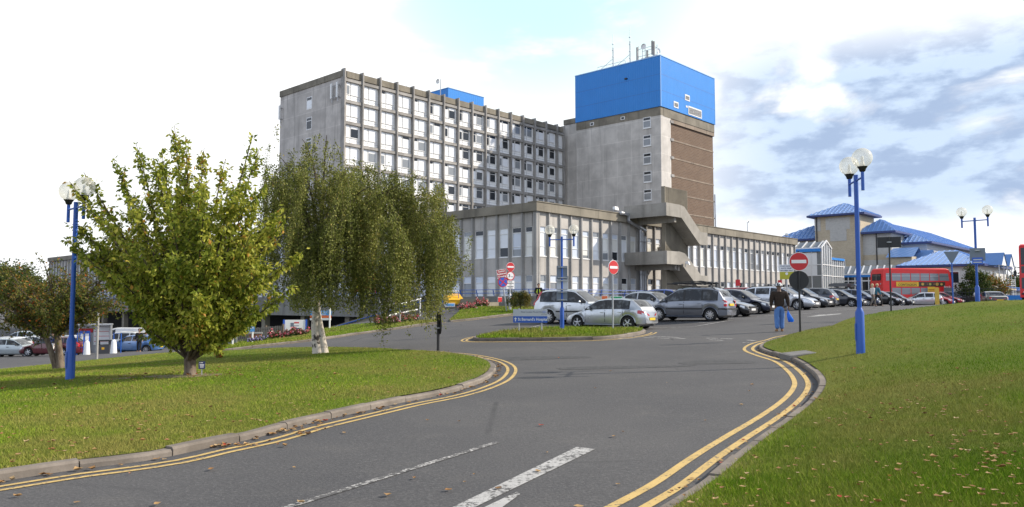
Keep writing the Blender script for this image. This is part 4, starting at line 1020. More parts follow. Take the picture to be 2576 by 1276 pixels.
flood(10.2, -.1, 9.36, 0, 'floodlight on the roof edge just left of the staircase'); flood(19.2, -.2, 9.36, .6, 'floodlight on the roof edge just right of the staircase'); flood(46.0, -.1, 9.36, .5, 'floodlight at the far end of the low hospital roof'); flood(14.6, -4.55, 4.6, .3, 'small floodlight fixed under the lower staircase landing')
o = bld('roof_pipe', 36, -.1, 9.38, 'hooked vent pipe on the roof edge of the low hospital wing', 'pipe'); mb = MB(); mb.tube([(0, 0, 0), (0, 0, 1.1), (.12, 0, 1.3), (.3, 0, 1.25), (.32, 0, 1.05)], .05, 6); mb.build('pipe', M['grey_metal'], o, smooth=50)
o = bld('street_lamp', 5.6, -3.2, 1.7, 'short black hooded lamp post in front of the sunny ground-floor windows', 'lamp'); mb = MB(); mb.tube([(0, 0, -.6), (0, 0, 1.9), (.12, 0, 2.1), (.35, 0, 2.2)], .05, 6); mb.build('post', M['black_post'], o, smooth=50); mb = MB(); mb.sphere((.4, 0, 2.18), .17, 6, sc=(1.3, 1, .7)); mb.build('hood', M['black_post'], o, smooth=60)

# ---- pavilions with blue roofs on the right ----------------------------------------------------------
def hip(mb, x0, x1, y0, y1, ze, zr, along='x', ov=.7, ridge=None):
    """hipped roof with eaves board; ridge = (a, b) end positions along the long axis"""
    x0 -= ov; x1 += ov; y0 -= ov; y1 += ov
    if along == 'x':
        ym = (y0 + y1) / 2; a, b = ridge or (x0 + (y1 - y0) / 2, x1 - (y1 - y0) / 2); r = [(a, ym, zr), (b, ym, zr)]
        e = [(x0, y0, ze), (x1, y0, ze), (x1, y1, ze), (x0, y1, ze)]; mb.add(e + r, [(0, 1, 5, 4), (1, 2, 5), (2, 3, 4, 5), (3, 0, 4)], 0)
    else:
        xm = (x0 + x1) / 2; a, b = ridge or (y0 + (x1 - x0) / 2, y1 - (x1 - x0) / 2); r = [(xm, a, zr), (xm, b, zr)]
        e = [(x0, y0, ze), (x1, y0, ze), (x1, y1, ze), (x0, y1, ze)]; mb.add(e + r, [(0, 1, 4), (1, 2, 5, 4), (2, 3, 5), (3, 0, 4, 5)], 0)
    mb.box(x0, x1, y0, y1, ze - .28, ze - .003, 1)
_hip = hip
def hip(mb, *args, **kw):
    """hipped roof with raised standing seams running up every slope"""
    k0 = len(mb.f); _hip(mb, *args, **kw); faces = [f for f in mb.f[k0:k0 + 4]]
    for f in faces:
        P = [Vector(mb.v[i]) for i in f]; e = P[1] - P[0]; Ln = e.length; e.normalize(); nrm = (P[1] - P[0]).cross(P[2] - P[0]).normalized()
        if nrm.z < 0: nrm = -nrm
        up = nrm.cross(e); up.normalize()
        if up.z < 0: up = -up
        step = .62; n_ = int(Ln / step)
        for q in range(1, n_):
            s = q * Ln / n_; o_ = P[0] + e * s; best = 0
            for a_, b_ in zip(P[1:], P[2:] + P[:1]):
                d_ = b_ - a_; A = e.dot(d_); B = (o_ - a_).dot(e)
                if abs(A) < 1e-9: continue
                t = B / A
                if -1e-6 <= t <= 1 + 1e-6: best = max(best, (a_ + d_ * t - o_).dot(up))
            if best > .2:
                w = e * .045; h = nrm * .07; a1, b1 = o_ + nrm * .004, o_ + up * best + nrm * .004
                mb.hexa([a1 - w, a1 + w, b1 + w, b1 - w, a1 - w + h, a1 + w + h, b1 + w + h, b1 - w + h], 2)
RM = [M['blue_roof'], simple('dark blue fascia', (0.02, 0.04, 0.16), .5), simple('roof seam blue', (0.17, 0.33, 0.66), .35)]
def ribs(mb, x0, x1, y0, y1, ze, zr, ov=.7, n=14):
    """raised seams on the shaded (-x) slope of a hip with its ridge along x or a pyramid"""
    pass
PV = (77.4, 1.5, 1.5); pav = bld('pavilion', PV[0], PV[1], PV[2], 'buff brick stair tower with pyramid blue roof and pale striped wings')
def pv(a): return (a[0] - PV[0], a[1] - PV[0], a[2] - PV[1], a[3] - PV[1], a[4] - PV[2], a[5] - PV[2])
ZE1 = 14.9
mb = MB(); mb.box(*pv((77.4, 83.8, 1.5, 8.4, 0, ZE1))); mb.build('tower_wall', M['brick_buff'], pav)
mb = MB(); hip(mb, 0, 6.4, 0, 6.9, ZE1 - PV[2] + .28, ZE1 - PV[2] + 2.3, 'y', .95); mb.build('tower_roof', RM, pav)
mb = MB(); T = lambda s, d, z: (-d, s, z - PV[2])
fbox(mb, T, 1.5, 5.2, 0, .05, ZE1 - 2.1, ZE1 - .25); fbox(mb, T, 2.05, 4.55, 0, .05, ZE1 - 3.9, ZE1 - 2.1); fbox(mb, T, -.04, .7, 0, .05, ZE1 - 1.7, ZE1 - .25); fbox(mb, T, 6.0, 6.94, 0, .05, ZE1 - 2.2, ZE1 - .25); mb.build('pale_blockwork', M['brick_pale'], pav)
mb = MB(); fbox(mb, T, 2.35, 3.9, .0, .06, ZE1 - 9.5, ZE1 - 6.8, 0); fbox(mb, T, 2.45, 3.05, .06, .075, ZE1 - 9.4, ZE1 - 6.9, 3); fbox(mb, T, 3.15, 3.8, .06, .075, ZE1 - 9.4, ZE1 - 6.9, 1); mb.build('window', WM, pav)
mb = MB()
for y in (6.6, .35): mb.tube([(-.1, y, 0), (-.1, y, ZE1 - PV[2])], .09, 6)
mb.tube([(.9, -2.0, 0), (.9, -2.0, 11)], .08, 6); mb.build('downpipe', M['black_post'], pav)
# left wing
mb = MB(); mb.box(*pv((78.6, 84, 8.4, 15.2, 0, 11.4))); mb.build('wing_wall', M['brick_pale'], pav)
mb = MB(); hip(mb, 1.2, 6.6, 6.9, 13.7, 11.4 - PV[2] + .28, 14.0 - PV[2], 'y', .9, ridge=(7.4, 8.8)); mb.build('wing_roof', RM, pav)
# striped right wing
ZE2 = 11.9; sx0, sx1, sy0, sy1 = 78.4, 84.6, -2.6, 1.5
for k in range(13):
    z0 = 1.5 + k * (ZE2 - 1.5) / 13; z1 = z0 + (ZE2 - 1.5) / 13; m_ = M['brick_pale'] if (k % 2 or k > 9) else M['brick_buff']
    mb = MB(); mb.box(*pv((sx0 + (0 if k % 2 else .006), sx1, sy0 + (0 if k % 2 else .006), sy1 - .003, z0, z1))); mb.build('striped_wall', m_, pav)
mb = MB(); hip(mb, 1.0, 7.2, -4.1, 0.0, ZE2 - PV[2] + .28, 14.2 - PV[2], 'x', .9, ridge=(2.6, 4.9)); mb.build('striped_wing_roof', RM, pav)
# big slated hall behind, and small buff lean-to with a white gable
HL = (84, -6, 1.6); hall = bld('clinic_hall', HL[0], HL[1], HL[2], 'large pale sided hall with a long blue hipped roof behind the striped wing')
zH = zof(613, PQ(84, -6).y); zr_ = zof(563, PQ(92, 3).y)
mb = MB(); mb.box(0, 34, 0, 16, 0, zH - HL[2]); mb.build('wall', simple('grey blue siding', (0.34, 0.38, 0.46), .6), hall)
mb = MB()
for k in range(24): mb.box(-.04, -.002, 0, 16, .2 + k * .36, .26 + k * .36); mb.box(0, 34, -.04, -.002, .2 + k * .36, .26 + k * .36)
mb.build('siding_board', M['brick_pale'], hall)
mb = MB(); hip(mb, 0, 34, 0, 16, zH - HL[2] + .28, zr_ - HL[2], 'x', .9, ridge=(7.5, 34)); mb.build('roof', RM, hall)
LT = (74.5, -7.0, 1.6); lean = bld('annexe', LT[0], LT[1], LT[2], 'small buff annexe with blue gabled roof and white gable end beside the striped wing')
mb = MB(); mb.box(2.2, 6, 1.2, 4.2, 0, 6.6); mb.build('wall', M['brick_buff'], lean)
mb = MB(); mb.add([(1.7, .8, 6.5), (1.7, 4.6, 6.5), (4.5, 4.6, 8.0), (4.5, .8, 8.0), (6.5, .8, 6.5), (6.5, 4.6, 6.5)], [(0, 3, 2, 1), (3, 4, 5, 2)], 0)
mb.add([(4.0, -.8, 5.6), (4.0, 4.6, 5.6), (5.7, 4.6, 7.6), (5.7, -.8, 7.6), (7.4, -.8, 5.6), (7.4, 4.6, 5.6)], [(0, 3, 2, 1), (3, 4, 5, 2)], 0); mb.build('roof', RM, lean)
mb = MB(); mb.prism([(4.15, 5.6), (7.25, 5.6), (5.7, 7.4)], lambda x, z: (x, -.7, z), lambda x, z: (x, -.5, z)); mb.build('gable', M['white_paint'], lean)

# cream house with veranda
K2 = at(2467, 745, 98); rel = K2 - C0; kp, kq = rel.x * RX + rel.y * RY, -rel.x * RY + rel.y * RX
HO = thing('veranda_house', (K2.x, K2.y, 1.5), BASIS, 'cream two-storey house with blue hipped roof, small gables and a railed veranda', 'building')
zE = zof(669, 98) - 1.5
mb = MB(); mb.box(0, 16, 0, 9, 0, zE); mb.build('wall', M['render'], HO)
mb = MB(); hip(mb, 0, 16, 0, 9, zE + .28, zof(624, 102) - 1.5, 'y', .7, ridge=(4.4, 6.4)); mb.build('roof', RM, HO)
for s, w in ((2.3, 1.5), (4.9, 1.5), (6.6, .8)):
    mb = MB(); T = lambda s_, d, z: (-d, s_, z); fbox(mb, T, s, s + w, 0, .05, zE - 2.2, zE - .6, 0); fbox(mb, T, s + .08, s + w / 2 - .03, .05, .065, zE - 2.1, zE - .7, 2); fbox(mb, T, s + w / 2 + .03, s + w - .08, .05, .065, zE - 2.1, zE - .7, 2); mb.build('window', WM, HO)
for s in (1.2, 3.4, 5.6, 8.0):
    mb = MB(); T = lambda s_, d, z: (s_, -d, z); fbox(mb, T, s, s + 1.3, 0, .05, zE - 2.5, zE - .5, 0); fbox(mb, T, s + .1, s + 1.2, .05, .065, zE - 2.4, zE - .6, 2); mb.build('window', WM, HO)
for s in (1.6, 6.2):
    mb = MB(); mb.add([(s - .2, -2.2, zE + .1), (s - .2, 1.5, zE + .1), (s + 1.5, 1.5, zE + 1.75), (s + 1.5, -2.2, zE + 1.75), (s + 3.2, -2.2, zE + .1), (s + 3.2, 1.5, zE + .1)], [(0, 3, 2, 1), (3, 4, 5, 2)], 0); mb.build('dormer_roof', RM, HO)
    mb = MB(); mb.prism([(s, zE + .1), (s + 3, zE + .1), (s + 1.5, zE + 1.55)], lambda x, z: (x, -2.1, z), lambda x, z: (x, -1.9, z)); mb.build('gable', M['white_paint'], HO)
mb = MB(); mb.box(0.5, 10.5, -2.1, 0, zE - 3.0, zE - 2.75); mb.build('veranda_floor', M['brick_buff'], HO)
mb = MB()
for s in (.6, 3.4, 5.6, 8.1, 10.4): mb = MB(); mb.tube([(s, -2.0, 0), (s, -2.0, zE + .1)], .06, 6); mb.build('veranda_post', M['grey_metal'], HO)
mb = MB()
for h in (.35, .6, .85, 1.1): mb.tube([(.6, -2.0, zE - 2.75 + h), (10.4, -2.0, zE - 2.75 + h)], .04, 5); mb.tube([(.6, -2.0, zE - 2.75 + h), (.6, 0, zE - 2.75 + h)], .04, 5)
for k in range(9): mb.tube([(.6 + k * 1.22, -2.0, zE - 2.75), (.6 + k * 1.22, -2.0, zE - 1.6)], .035, 5)
mb.build('veranda_rail', M['grey_metal'], HO)
mb = MB()
for s in (5.0, 9.6): mb.lathe([(.3, 0), (.3, zE - 3)], 12, T=lambda x, y, z, s=s: (s + x, -1.7 + y, z))
mb.build('column', M['white_paint'], HO, smooth=50)

# glazed entrance beside the end of the low wing
EN = (54.6, -1.2, 1.3); ent = bld('glazed_entrance', EN[0], EN[1], EN[2], 'glass and white framed hospital entrance lobby with a pitched glass roof', 'entrance')
e0 = PQ(EN[0], EN[1]); ze_ = zof(623, e0.y) - EN[2]; zr2 = zof(606, e0.y) - EN[2]
mb = MB(); mb.box(0, 3.2, 0, 9, 0, ze_, 0); mb.prism([(0.003, ze_), (3.197, ze_), (1.6, zr2)], lambda x, z: (x, .003, z), lambda x, z: (x, 9, z), 0); mb.box(3.2, 8.6, .4, 8, 0, ze_ - 1.4, 0); mb.build('glazing', M['glass_entrance'], ent)
mb = MB(); mb.box(-.05, -.003, .6, 3.4, ze_ - 3.6, ze_ - .6); mb.build('white_panel', M['white_panel'], ent)
mb = MB()
for k in range(8): mb.box(-.09, -.0, k * 1.28 - .05, k * 1.28 + .05, 0, ze_)
for k in range(5): mb.box(k * .8 - .05, k * .8 + .05, -.09, 0, 0, ze_ + (zr2 - ze_) * (1 - abs(k * .8 - 1.6) / 1.6) - .1)
for k in range(8): mb.box(3.3 + k * .76 - .04, 3.3 + k * .76 + .04, .31, .4, 0, ze_ - 1.4)
for z in (1.9, 3.6, 5.0): mb.box(0, 3.2, -.1, -.01, z, z + .1); mb.box(3.2, 8.6, .3, .39, z, z + .1); mb.box(-.1, -.01, 0, 9, z, z + .1)
for s in (-1, 1):
    mb.hexa([(1.6 + s * 1.75, -.12, ze_ - .08), (1.6 + s * 1.75, 0.06, ze_ - .08), (1.6, .06, zr2 + .02), (1.6, -.12, zr2 + .02), (1.6 + s * 1.75, -.12, ze_ + .1), (1.6 + s * 1.75, .06, ze_ + .1), (1.6, .06, zr2 + .2), (1.6, -.12, zr2 + .2)])
for k in range(9):
    y = .3 + k * 1.05; mb.hexa([(-.15, y, ze_), (-.15, y + .16, ze_), (1.6, y + .16, zr2 + .03), (1.6, y, zr2 + .03), (-.15, y, ze_ + .1), (-.15, y + .16, ze_ + .1), (1.6, y + .16, zr2 + .13), (1.6, y, zr2 + .13)])
mb.box(-.2, -.05, -.1, 9, ze_ - .1, ze_ + .06); mb.box(-.05, .1, -.1, .05, 0, ze_); mb.build('frame', M['white_frame'], ent)
mb = MB(); mb.box(-.35, -.1, .1, 9, ze_ - .5, ze_ - .12); mb.box(3.2, 8.7, .2, .7, ze_ - 1.4, ze_ - 1.1); mb.build('blue_gutter', M['blue_clad'], ent)
# covered walkway with a sloping glass roof
cs, ce = at(2068, 690, 110), at(2366, 686, 101.5)
CA = thing('covered_walkway', (cs.x, cs.y, 1.4), math.atan2(ce.y - cs.y, ce.x - cs.x), 'long covered walkway with sloping white-barred glass roof behind the red bus', 'walkway')
LC = math.hypot(ce.y - cs.y, ce.x - cs.x); h0 = zof(692, 110) - 1.4; h1 = zof(674, 113) - 1.4
mb = MB(); mb.hexa([(0, -.2, h0), (LC, -.2, h0), (LC, 1.8, h1), (0, 1.8, h1), (0, -.2, h0 + .06), (LC, -.2, h0 + .06), (LC, 1.8, h1 + .06), (0, 1.8, h1 + .06)]); mb.build('glass_roof', M['glass_entrance'], CA)
mb = MB(); n_ = 17
for k in range(n_ + 1):
    x = LC * k / n_; mb.hexa([(x - .09, -.25, h0 + .06), (x + .09, -.25, h0 + .06), (x + .09, 1.85, h1 + .06), (x - .09, 1.85, h1 + .06), (x - .09, -.25, h0 + .14), (x + .09, -.25, h0 + .14), (x + .09, 1.85, h1 + .14), (x - .09, 1.85, h1 + .14)])
    mb.box(x - .06, x + .06, -.12, 0, 0, h0 - .4)
mb.box(0, LC, -.14, -.02, h0 - 1.0, h0 - .85); mb.box(0, LC, -.3, -.18, h0 - .1, h0 + .06); mb.build('frame', M['white_frame'], CA)
mb = MB(); mb.box(-3, LC, -.25, 0.1, h0 - .4, h0 - .12); mb.build('blue_gutter', M['blue_clad'], CA)
mb = MB(); mb.box(-3, LC, 0.02, .1, 0, h0 - .4); mb.build('glazing', M['glass'], CA)
# far low building with blue roof and blue hoarding
o = thing('sports_hall', tuple(at(2540, 745, 150).to_2d()) + (1.5,), BASIS - .2, 'low distant building with a wide blue roof at the right edge', 'building')
mb = MB(); mb.box(-12, 14, 0, 12, 0, 2.1); mb.build('wall', M['render'], o); mb = MB(); hip(mb, -12, 14, 0, 12, 2.4, zof(716, 152) - 1.5, 'x', .6); mb.build('roof', RM, o)
hs, he = at(2462, 752, 84), at(2585, 752, 78)
o = thing('hoarding', (hs.x, hs.y, 1.2), math.atan2(he.y - hs.y, he.x - hs.x), 'low bright blue hoarding along the road at the right', 'hoarding'); mb = MB(); Lh = (he - hs).length
for k in range(8): mb = MB(); mb.box(Lh * k / 8, Lh * (k + 1) / 8 - .02, 0, .05, 0, 1.05); mb.build('board', M['blue_clad'], o)
for k in range(9): mb = MB(); mb.box(Lh * k / 8 - .05, Lh * k / 8 + .05, .05, .15, 0, 1.0); mb.build('post', M['blue_rail'], o)
fs, fe = at(2395, 745, 90), at(2570, 745, 88)
o = thing('metal_fence', (fs.x, fs.y, 1.3), math.atan2(fe.y - fs.y, fe.x - fs.x), 'thin black railing fence behind the parked cars at the right', 'fence'); Lh = (fe - fs).length; mb = MB()
for z in (.25, 1.35, 1.75): mb.box(0, Lh, -.02, .02, z, z + .05)
for k in range(int(Lh / .35)): mb.box(k * .35, k * .35 + .03, -.01, .01, .2, 1.75)
mb.build('rail', M['black_post'], o)
# ------------------------------------------------------------------ street lamps
def lamp(u, v, d, yaw, label, zoff=0.0, top=3.95, sc=1.0, r=.215, arm=.52, surf=None):
    p = at(u, v, d); o = thing('street_lamp', p, yaw, label, 'street lamp', 'blue twin-globe street lamps')
    mb = MB(); fh = top * .235; mb.tube([(0, 0, -.4), (0, 0, fh - .06), (0, 0, fh + .02), (0, 0, fh + .05)], [.095, .095, .06, .05], 14); mb.tube([(0, 0, fh), (0, 0, top)], .05, 12)
    mb.box(-.045, .045, -.10, -.09, .25, .62)
    mb.build('post', M['blue_post'], o, smooth=40)
    mb = MB(); mb.tube([(-arm, 0, top - .13), (arm, 0, top - .13)], .022, 8); mb.tube([(-arm, 0, top - .42), (-arm, 0, top + .0)], .036, 10); mb.tube([(arm, 0, top - .42), (arm, 0, top + .0)], .036, 10); mb.build('arm', M['blue_post'], o, smooth=40)
    for s in (-1, 1):
        gm = MB(); prof = []; n = 18
        for i in range(2, n + 1):
            a = math.pi * i / n; prof.append((max(r * math.sin(a), 1e-4), -r * math.cos(a)))
        gm.lathe(prof, 28, T=lambda x, y, z, s=s: (s * arm + x, y, top + .09 + r * .94 + z)); gl = gm.build('globe', M['globe'], o, smooth=60)
        cm = MB(); cm.lathe([(.03, -.02), (.06, .0), (.075, .05), (.10, .085), (.11, .10), (.02, .105)], 18, T=lambda x, y, z, s=s: (s * arm + x, y, top + z)); cm.build('lamp_holder', M['black_post'], o, smooth=40)
        bm_ = MB(); bm_.lathe([(.05, .10), (.06, .13), (.045, .16), (.03, .24), (.035, .29), (.02, .33), (.001, .335)], 12, T=lambda x, y, z, s=s: (s * arm + x, y, top + z)); bm_.build('bulb', M['white_paint'], gl, smooth=50)
    return o
lamp(176, 955, 17.3, R(-44), 'blue twin-globe lamp post on the left lawn beside the leafy tree')
lamp(2165, 885, 17.3, R(-99), 'tall blue twin-globe lamp post standing on the right grass bank')
lamp(1414, 829, 33.0, R(-14), 'blue twin-globe lamp post on the small island carrying grey sign backs')
lamp(2460, 774, 34.0, R(-50), 'blue twin-globe lamp post at the far right behind the crest of the bank')

# ------------------------------------------------------------------ signs
def sign_root(name, u, v, d, yaw, label, cat='road sign', group=None):
    return thing(name, at(u, v, d), yaw, label, cat, group)
def disc(name, r, z, y, mat, parent, th=.012, rim=None, n=32, kids=()):
    mb = MB(); mb.lathe([(1e-4, -th), (r, -th), (r, th), (1e-4, th)], n, T=lambda a, b, c: (a, y + c, z + b)); return mb.build(name, mat, parent)
def plate(name, w, z0, z1, y, mat, parent, th=.012, x0=None):
    mb = MB(); x0 = -w / 2 if x0 is None else x0; mb.box(x0, x0 + w, y - th, y + th, z0, z1); return mb.build(name, mat, parent)
def pole(o, h, r, mat, base=None, lean=0.0, y=0.0):
    mb = MB(); mb.tube([(0, y, -.3), (0, y, h)], r, 10)
    if base: mb.tube([(0, y, -.3), (0, y, base), (0, y, base + .05)], [r * 1.7, r * 1.7, r], 10)
    return mb.build('pole', mat, o, smooth=40)
def no_entry(o, z, r):
    disc('rim', r, z, -.05, M['white_sign'], o); f = disc('sign_face', r * .945, z, -.064, M['red_sign'], o, .006)
    plate('white_bar', r * 1.5, z - r * .18, z + r * .18, -.074, M['white_sign'], f, .006); disc('sign_back', r * .985, z, -.034, M['sign_back'], o, .006)
def band(o, z, w=.10):
    mb = MB(); mb.box(-w, w, -.045, .02, z - .012, z + .012); mb.box(-.07, .07, -.07, .06, z - .02, z + .02); mb.build('clamp', M['grey_metal'], o)

d_ = 25.0; px = pxm(d_)
o = sign_root('road_sign', 2013, 833, d_, R(-14), 'red no-entry disc on black pole at the edge of the right grass bank'); h = (833 - 659) * px
pole(o, h + .34, .032, M['black_post']); no_entry(o, h, .30); disc('lower_disc_back', .305, h - .60, .05, M['black_post'], o)
d_ = 33.2; px = pxm(d_); o = sign_root('road_sign', 1542, 829, d_, R(38), 'red no-entry disc turned aside on grey pole in front of the silver hatchback'); h = (829 - 673.5) * px
pole(o, h + .36, .038, M['grey_metal']); no_entry(o, h, .305)
# pair of posts by the wall
d_ = 50.0; px = pxm(d_)
o = sign_root('road_sign', 1283, 776, d_, R(28), 'white-topped post with no-entry disc, three tons disc and small notice'); h = (776 - 672) * px
pole(o, h + .3, .05, M['grey_metal'], .9); no_entry(o, h, .30)
z = (776 - 694.5) * px; disc('rim', .30, z, -.05, M['red_sign'], o); disc('sign_face', .235, z, -.064, M['white_sign'], o, .006); text_mesh('lettering', '3', .27, M['black_post'], o, (-.09, -.075, z), FRONT, bold=.006); text_mesh('lettering', 'Tons', .09, M['black_post'], o, (.10, -.075, z - .05), FRONT)
z = (776 - 717) * px; plate('notice', .58, z - .27, z + .27, -.05, M['white_sign'], o)
for k, t in enumerate(('Except', 'ambulances', 'and', 'emergency', 'vehicles')): text_mesh('lettering', t, .10, M['black_post'], o, (0, -.064, z + .2 - k * .1), FRONT, bold=.002)
d_ = 49.0; px = pxm(d_); o = sign_root('road_sign', 1274, 779, d_, R(24), 'tilted post with dark red caution board above a blue and red no-stopping disc'); o.rotation_euler = (R(0), R(-9), R(24)); h = (779 - 688) * px
pole(o, h + .3, .045, M['grey_metal']); plate('board_edge', .66, h - .28, h + .26, -.05, M['white_sign'], o); f = plate('caution_board', .62, h - .26, h + .24, -.064, M['red_sign'], o, .006)
f.data.materials[0] = simple('dark red sign face', (0.33, 0.015, 0.02), .45)
for k, t in enumerate(('Caution', 'Pedestrian', 'Crossing')): text_mesh('lettering', t, .155, M['white_sign'], o, (0, -.072, h + .15 - k * .16), FRONT, bold=.003)
z = (779 - 709) * px; disc('rim', .335, z, -.05, M['red_sign'], o); disc('sign_face', .285, z, -.064, M['blue_sign'], o, .006)
mb = MB()
for s in (-1, 1):
    c, n_ = .7071, .045; mb.hexa([(-.2 - n_ * c * s * 0 - n_, -.076, z - s * .2), (-.2 + n_, -.076, z - s * .2), (-.2 + n_, -.07, z - s * .2), (-.2 - n_, -.07, z - s * .2), (.2 - n_, -.0763 - .0005 * s, z + s * .2), (.2 + n_, -.0763 - .0005 * s, z + s * .2), (.2 + n_, -.07, z + s * .2), (.2 - n_, -.07, z + s * .2)])
mb.build('red_cross', M['red_sign'], o)
# grey sign backs on the island lamp, seen from behind
d_ = 32.9; px = pxm(d_)
for (v0, v1, nm, lab, mt) in ((669, 702, 'sign', 'upper grey sign back strapped to the island lamp post', 'sign_back'), (703.5, 731, 'sign', 'middle silver sign back strapped to the island lamp post', 'grey_sign'), (732.5, 757, 'sign', 'lowest grey sign back strapped to the island lamp post', 'sign_back')):
    p = at(1414.5, (v0 + v1) / 2, d_); o = thing(nm, p, R(4), lab, 'sign', None); hh = (v1 - v0) * px / 2; plate('panel', .46, -hh, hh, .085, M[mt], o)
    for zz in (-hh * .8, hh * .8): band(o, zz, .2)
# notice board on the wall behind the SUV
d_ = 54; p = at(1417, 753, d_); o = thing('notice_board', p, R(0), 'white notice board with a red stripe behind the silver off-roader', 'sign'); plate('board', 1.06, -.1, .42, 0, M['white_sign'], o); plate('red_stripe', 1.06, .02, .16, -.02, M['red_sign'], o, .01)
mb = MB(); mb.tube([(-.4, .03, -1.2), (-.4, .03, .3)], .03, 6); mb.tube([(.4, .03, -1.2), (.4, .03, .3)], .03, 6); mb.build('post', M['grey_metal'], o)
# St Bernard's sign
d_ = 31.8; px = pxm(d_); p = at(1334, 831, d_); o = thing('direction_sign', p, R(-1), 'silver and blue hospital direction sign on two posts at the tip of the island', 'sign'); W = 86 * px; z0, zm, z1 = 19 * px, 35 * px, 52.5 * px
for s in (-1, 1): mb = MB(); mb.tube([(s * W * .33, .03, -.25), (s * W * .33, .03, z1 + .03)], .032, 10); mb.build('post', M['grey_metal'], o, smooth=40)
plate('upper_panel', W, zm + .001, z1, 0, M['grey_sign'], o, .018); plate('lower_panel', W, z0, zm - .001, 0, M['blue_sign'], o, .018)
text_mesh('lettering', "St Bernard's Hospital", .165, M['white_sign'], o, (.10, -.02, (z0 + zm) / 2 - .0), FRONT, bold=.003, xs=.86)
text_mesh('lettering', 'West London Mental Health', .088, M['navy'], o, (.10, -.02, zm + .17), FRONT, xs=.95); text_mesh('lettering', 'NHS Trust', .05, M['navy'], o, (W * .40, -.02, zm + .08), FRONT)
plate('health_logo', .13, zm + .135, zm + .205, -.022, M['blue_sign'], o, .003, x0=W * .36); text_mesh('lettering', 'NHS', .062, M['white_sign'], o, (W * .36 + .065, -.027, zm + .17), FRONT, bold=.002)
mb = MB(); ax, az = -W * .43, (z0 + zm) / 2; mb.prism([(-.02, -.075), (.02, -.075), (.02, .03), (.05, .0), (.05, .035), (0, .085), (-.05, .035), (-.05, 0), (-.02, .03)], lambda x, z: (ax + x, -.022, az + z), lambda x, z: (ax + x, -.018, az + z)); mb.build('arrow', M['white_sign'], o)
# black sign seen edge-on at the tip of the left lawn
d_ = 25.2; px = pxm(d_); o = sign_root('road_sign', 1102, 890, d_, R(103), 'black sign post with a round sign seen almost edge-on at the lawn tip'); h = (890 - 826) * px * 1.18
pole(o, h + .38, .045, M['black_post']); disc('sign_plate', .33, h - .02, -.06, M['black_post'], o); disc('sign_face', .31, h - .02, -.073, M['white_sign'], o, .004); band(o, h - .15)
# black back of a rectangular sign
d_ = 34; px = pxm(d_); o = sign_root('road_sign', 2242, 785, d_, R(-24), 'black oblong sign back on a tall black pole on the grass bank'); h = (785 - 609.5) * px
pole(o, h + .24, .035, M['black_post']); plate('sign_back', 54 * px, h - .235, h + .235, .05, M['black_post'], o); band(o, h)
# give-way triangle back
d_ = 38; px = pxm(d_); o = sign_root('road_sign', 2398, 768, d_, R(-31), 'inverted grey triangle sign back on a thin blue post behind the bank'); h = (768 - 633) * px
mb = MB(); a = .34; mb.prism([(-a, h), (a, h), (0.05, h - 1.62 * a), (-.05, h - 1.62 * a)], lambda x, z: (x, -.06, z), lambda x, z: (x, -.035, z)); mb.build('sign_back', M['sign_back'], o); pole(o, h, .035, M['blue_rail'])
# square sign and small blue plate on the far right lamp
d_ = 33.85; px = pxm(d_); o = thing('sign', at(2459, 640, d_), R(-31), 'square grey sign back fixed to the far right lamp post', 'sign'); plate('panel', 34 * px, -16 * px, 16 * px, .09, M['sign_back'], o)
for zz in (-.17, .17): band(o, zz, .1)
o = thing('sign', at(2459, 656.5, 33.8), R(-31), 'small blue name plate below the square sign back on the far right lamp post', 'sign'); plate('plate', .40, -.145, .145, 0, M['blue_sign'], o, .01); plate('white_stripe', .32, .03, .075, -.012, M['grey_sign'], o, .003); plate('white_stripe', .32, -.085, -.04, -.012, M['grey_sign'], o, .003)
# staff parking sign
d_ = 47; px = pxm(d_); o = sign_root('parking_sign', 1981, 771, d_, R(-22), 'white and yellow staff parking sign partly behind the right no-entry disc', 'sign'); z0, zm, z1 = 68 * px, 87 * px, 105 * px
pole(o, z1, .04, M['grey_metal']); plate('white_panel', .80, zm, z1, -.06, M['white_sign'], o); plate('yellow_panel', .80, z0, zm - .004, -.06, simple('sign yellow green', (0.45, 0.42, 0.03), .5), o)
for k, t in enumerate(('STAFF PARKING', 'WHITE PERMIT', 'HOLDERS ONLY')): text_mesh('lettering', t, .10, M['navy'], o, (-.0, -.075, z1 - .1 - k * .13), FRONT, bold=.003)
disc('badge', .08, zm - .12, -.074, M['white_sign'], o, .003)
# red flags of parking signs along the low wing
for i, (u, lab) in enumerate(((1858, 'small red parking sign on a thin post before the low wing, nearer the staircase'), (1963.5, 'small red parking sign on a thin post before the low wing, farther from the staircase'))):
    d_ = 52 + i * 12; px = pxm(d_); o = sign_root('parking_sign', u, 768 - i * 4, d_, R(-40), lab, 'sign'); h = (768 - i * 4 - 712) * px; pole(o, h + .2, .035, M['grey_metal']); plate('panel', .32, h - .2, h + .22, -.05, M['red_sign'], o)
# notices on the retaining wall
for (u, v, w, h, mt, lab, d_) in ((1285, 755, .52, .30, 'red_sign', 'small red notice on the grey retaining wall above the bush', 57.2), (1258, 754, .36, .34, 'red_sign', 'small square red notice on the retaining wall left of the sign posts', 57.9), (1521, 753, .42, .5, 'orange', 'small orange and white notice behind the silver hatchback', 60.0), (1551, 752, .85, .32, 'green_sign', 'green notice board behind the silver cars', 58.0)):
    o = thing('notice', at(u, v, d_), R(40) if u < 1300 else R(8), lab, 'sign'); plate('panel', w, -h / 2, h / 2, 0, M[mt], o); plate('border', w + .05, -h / 2 - .025, h / 2 + .025, .02, M['white_sign'], o, .006)
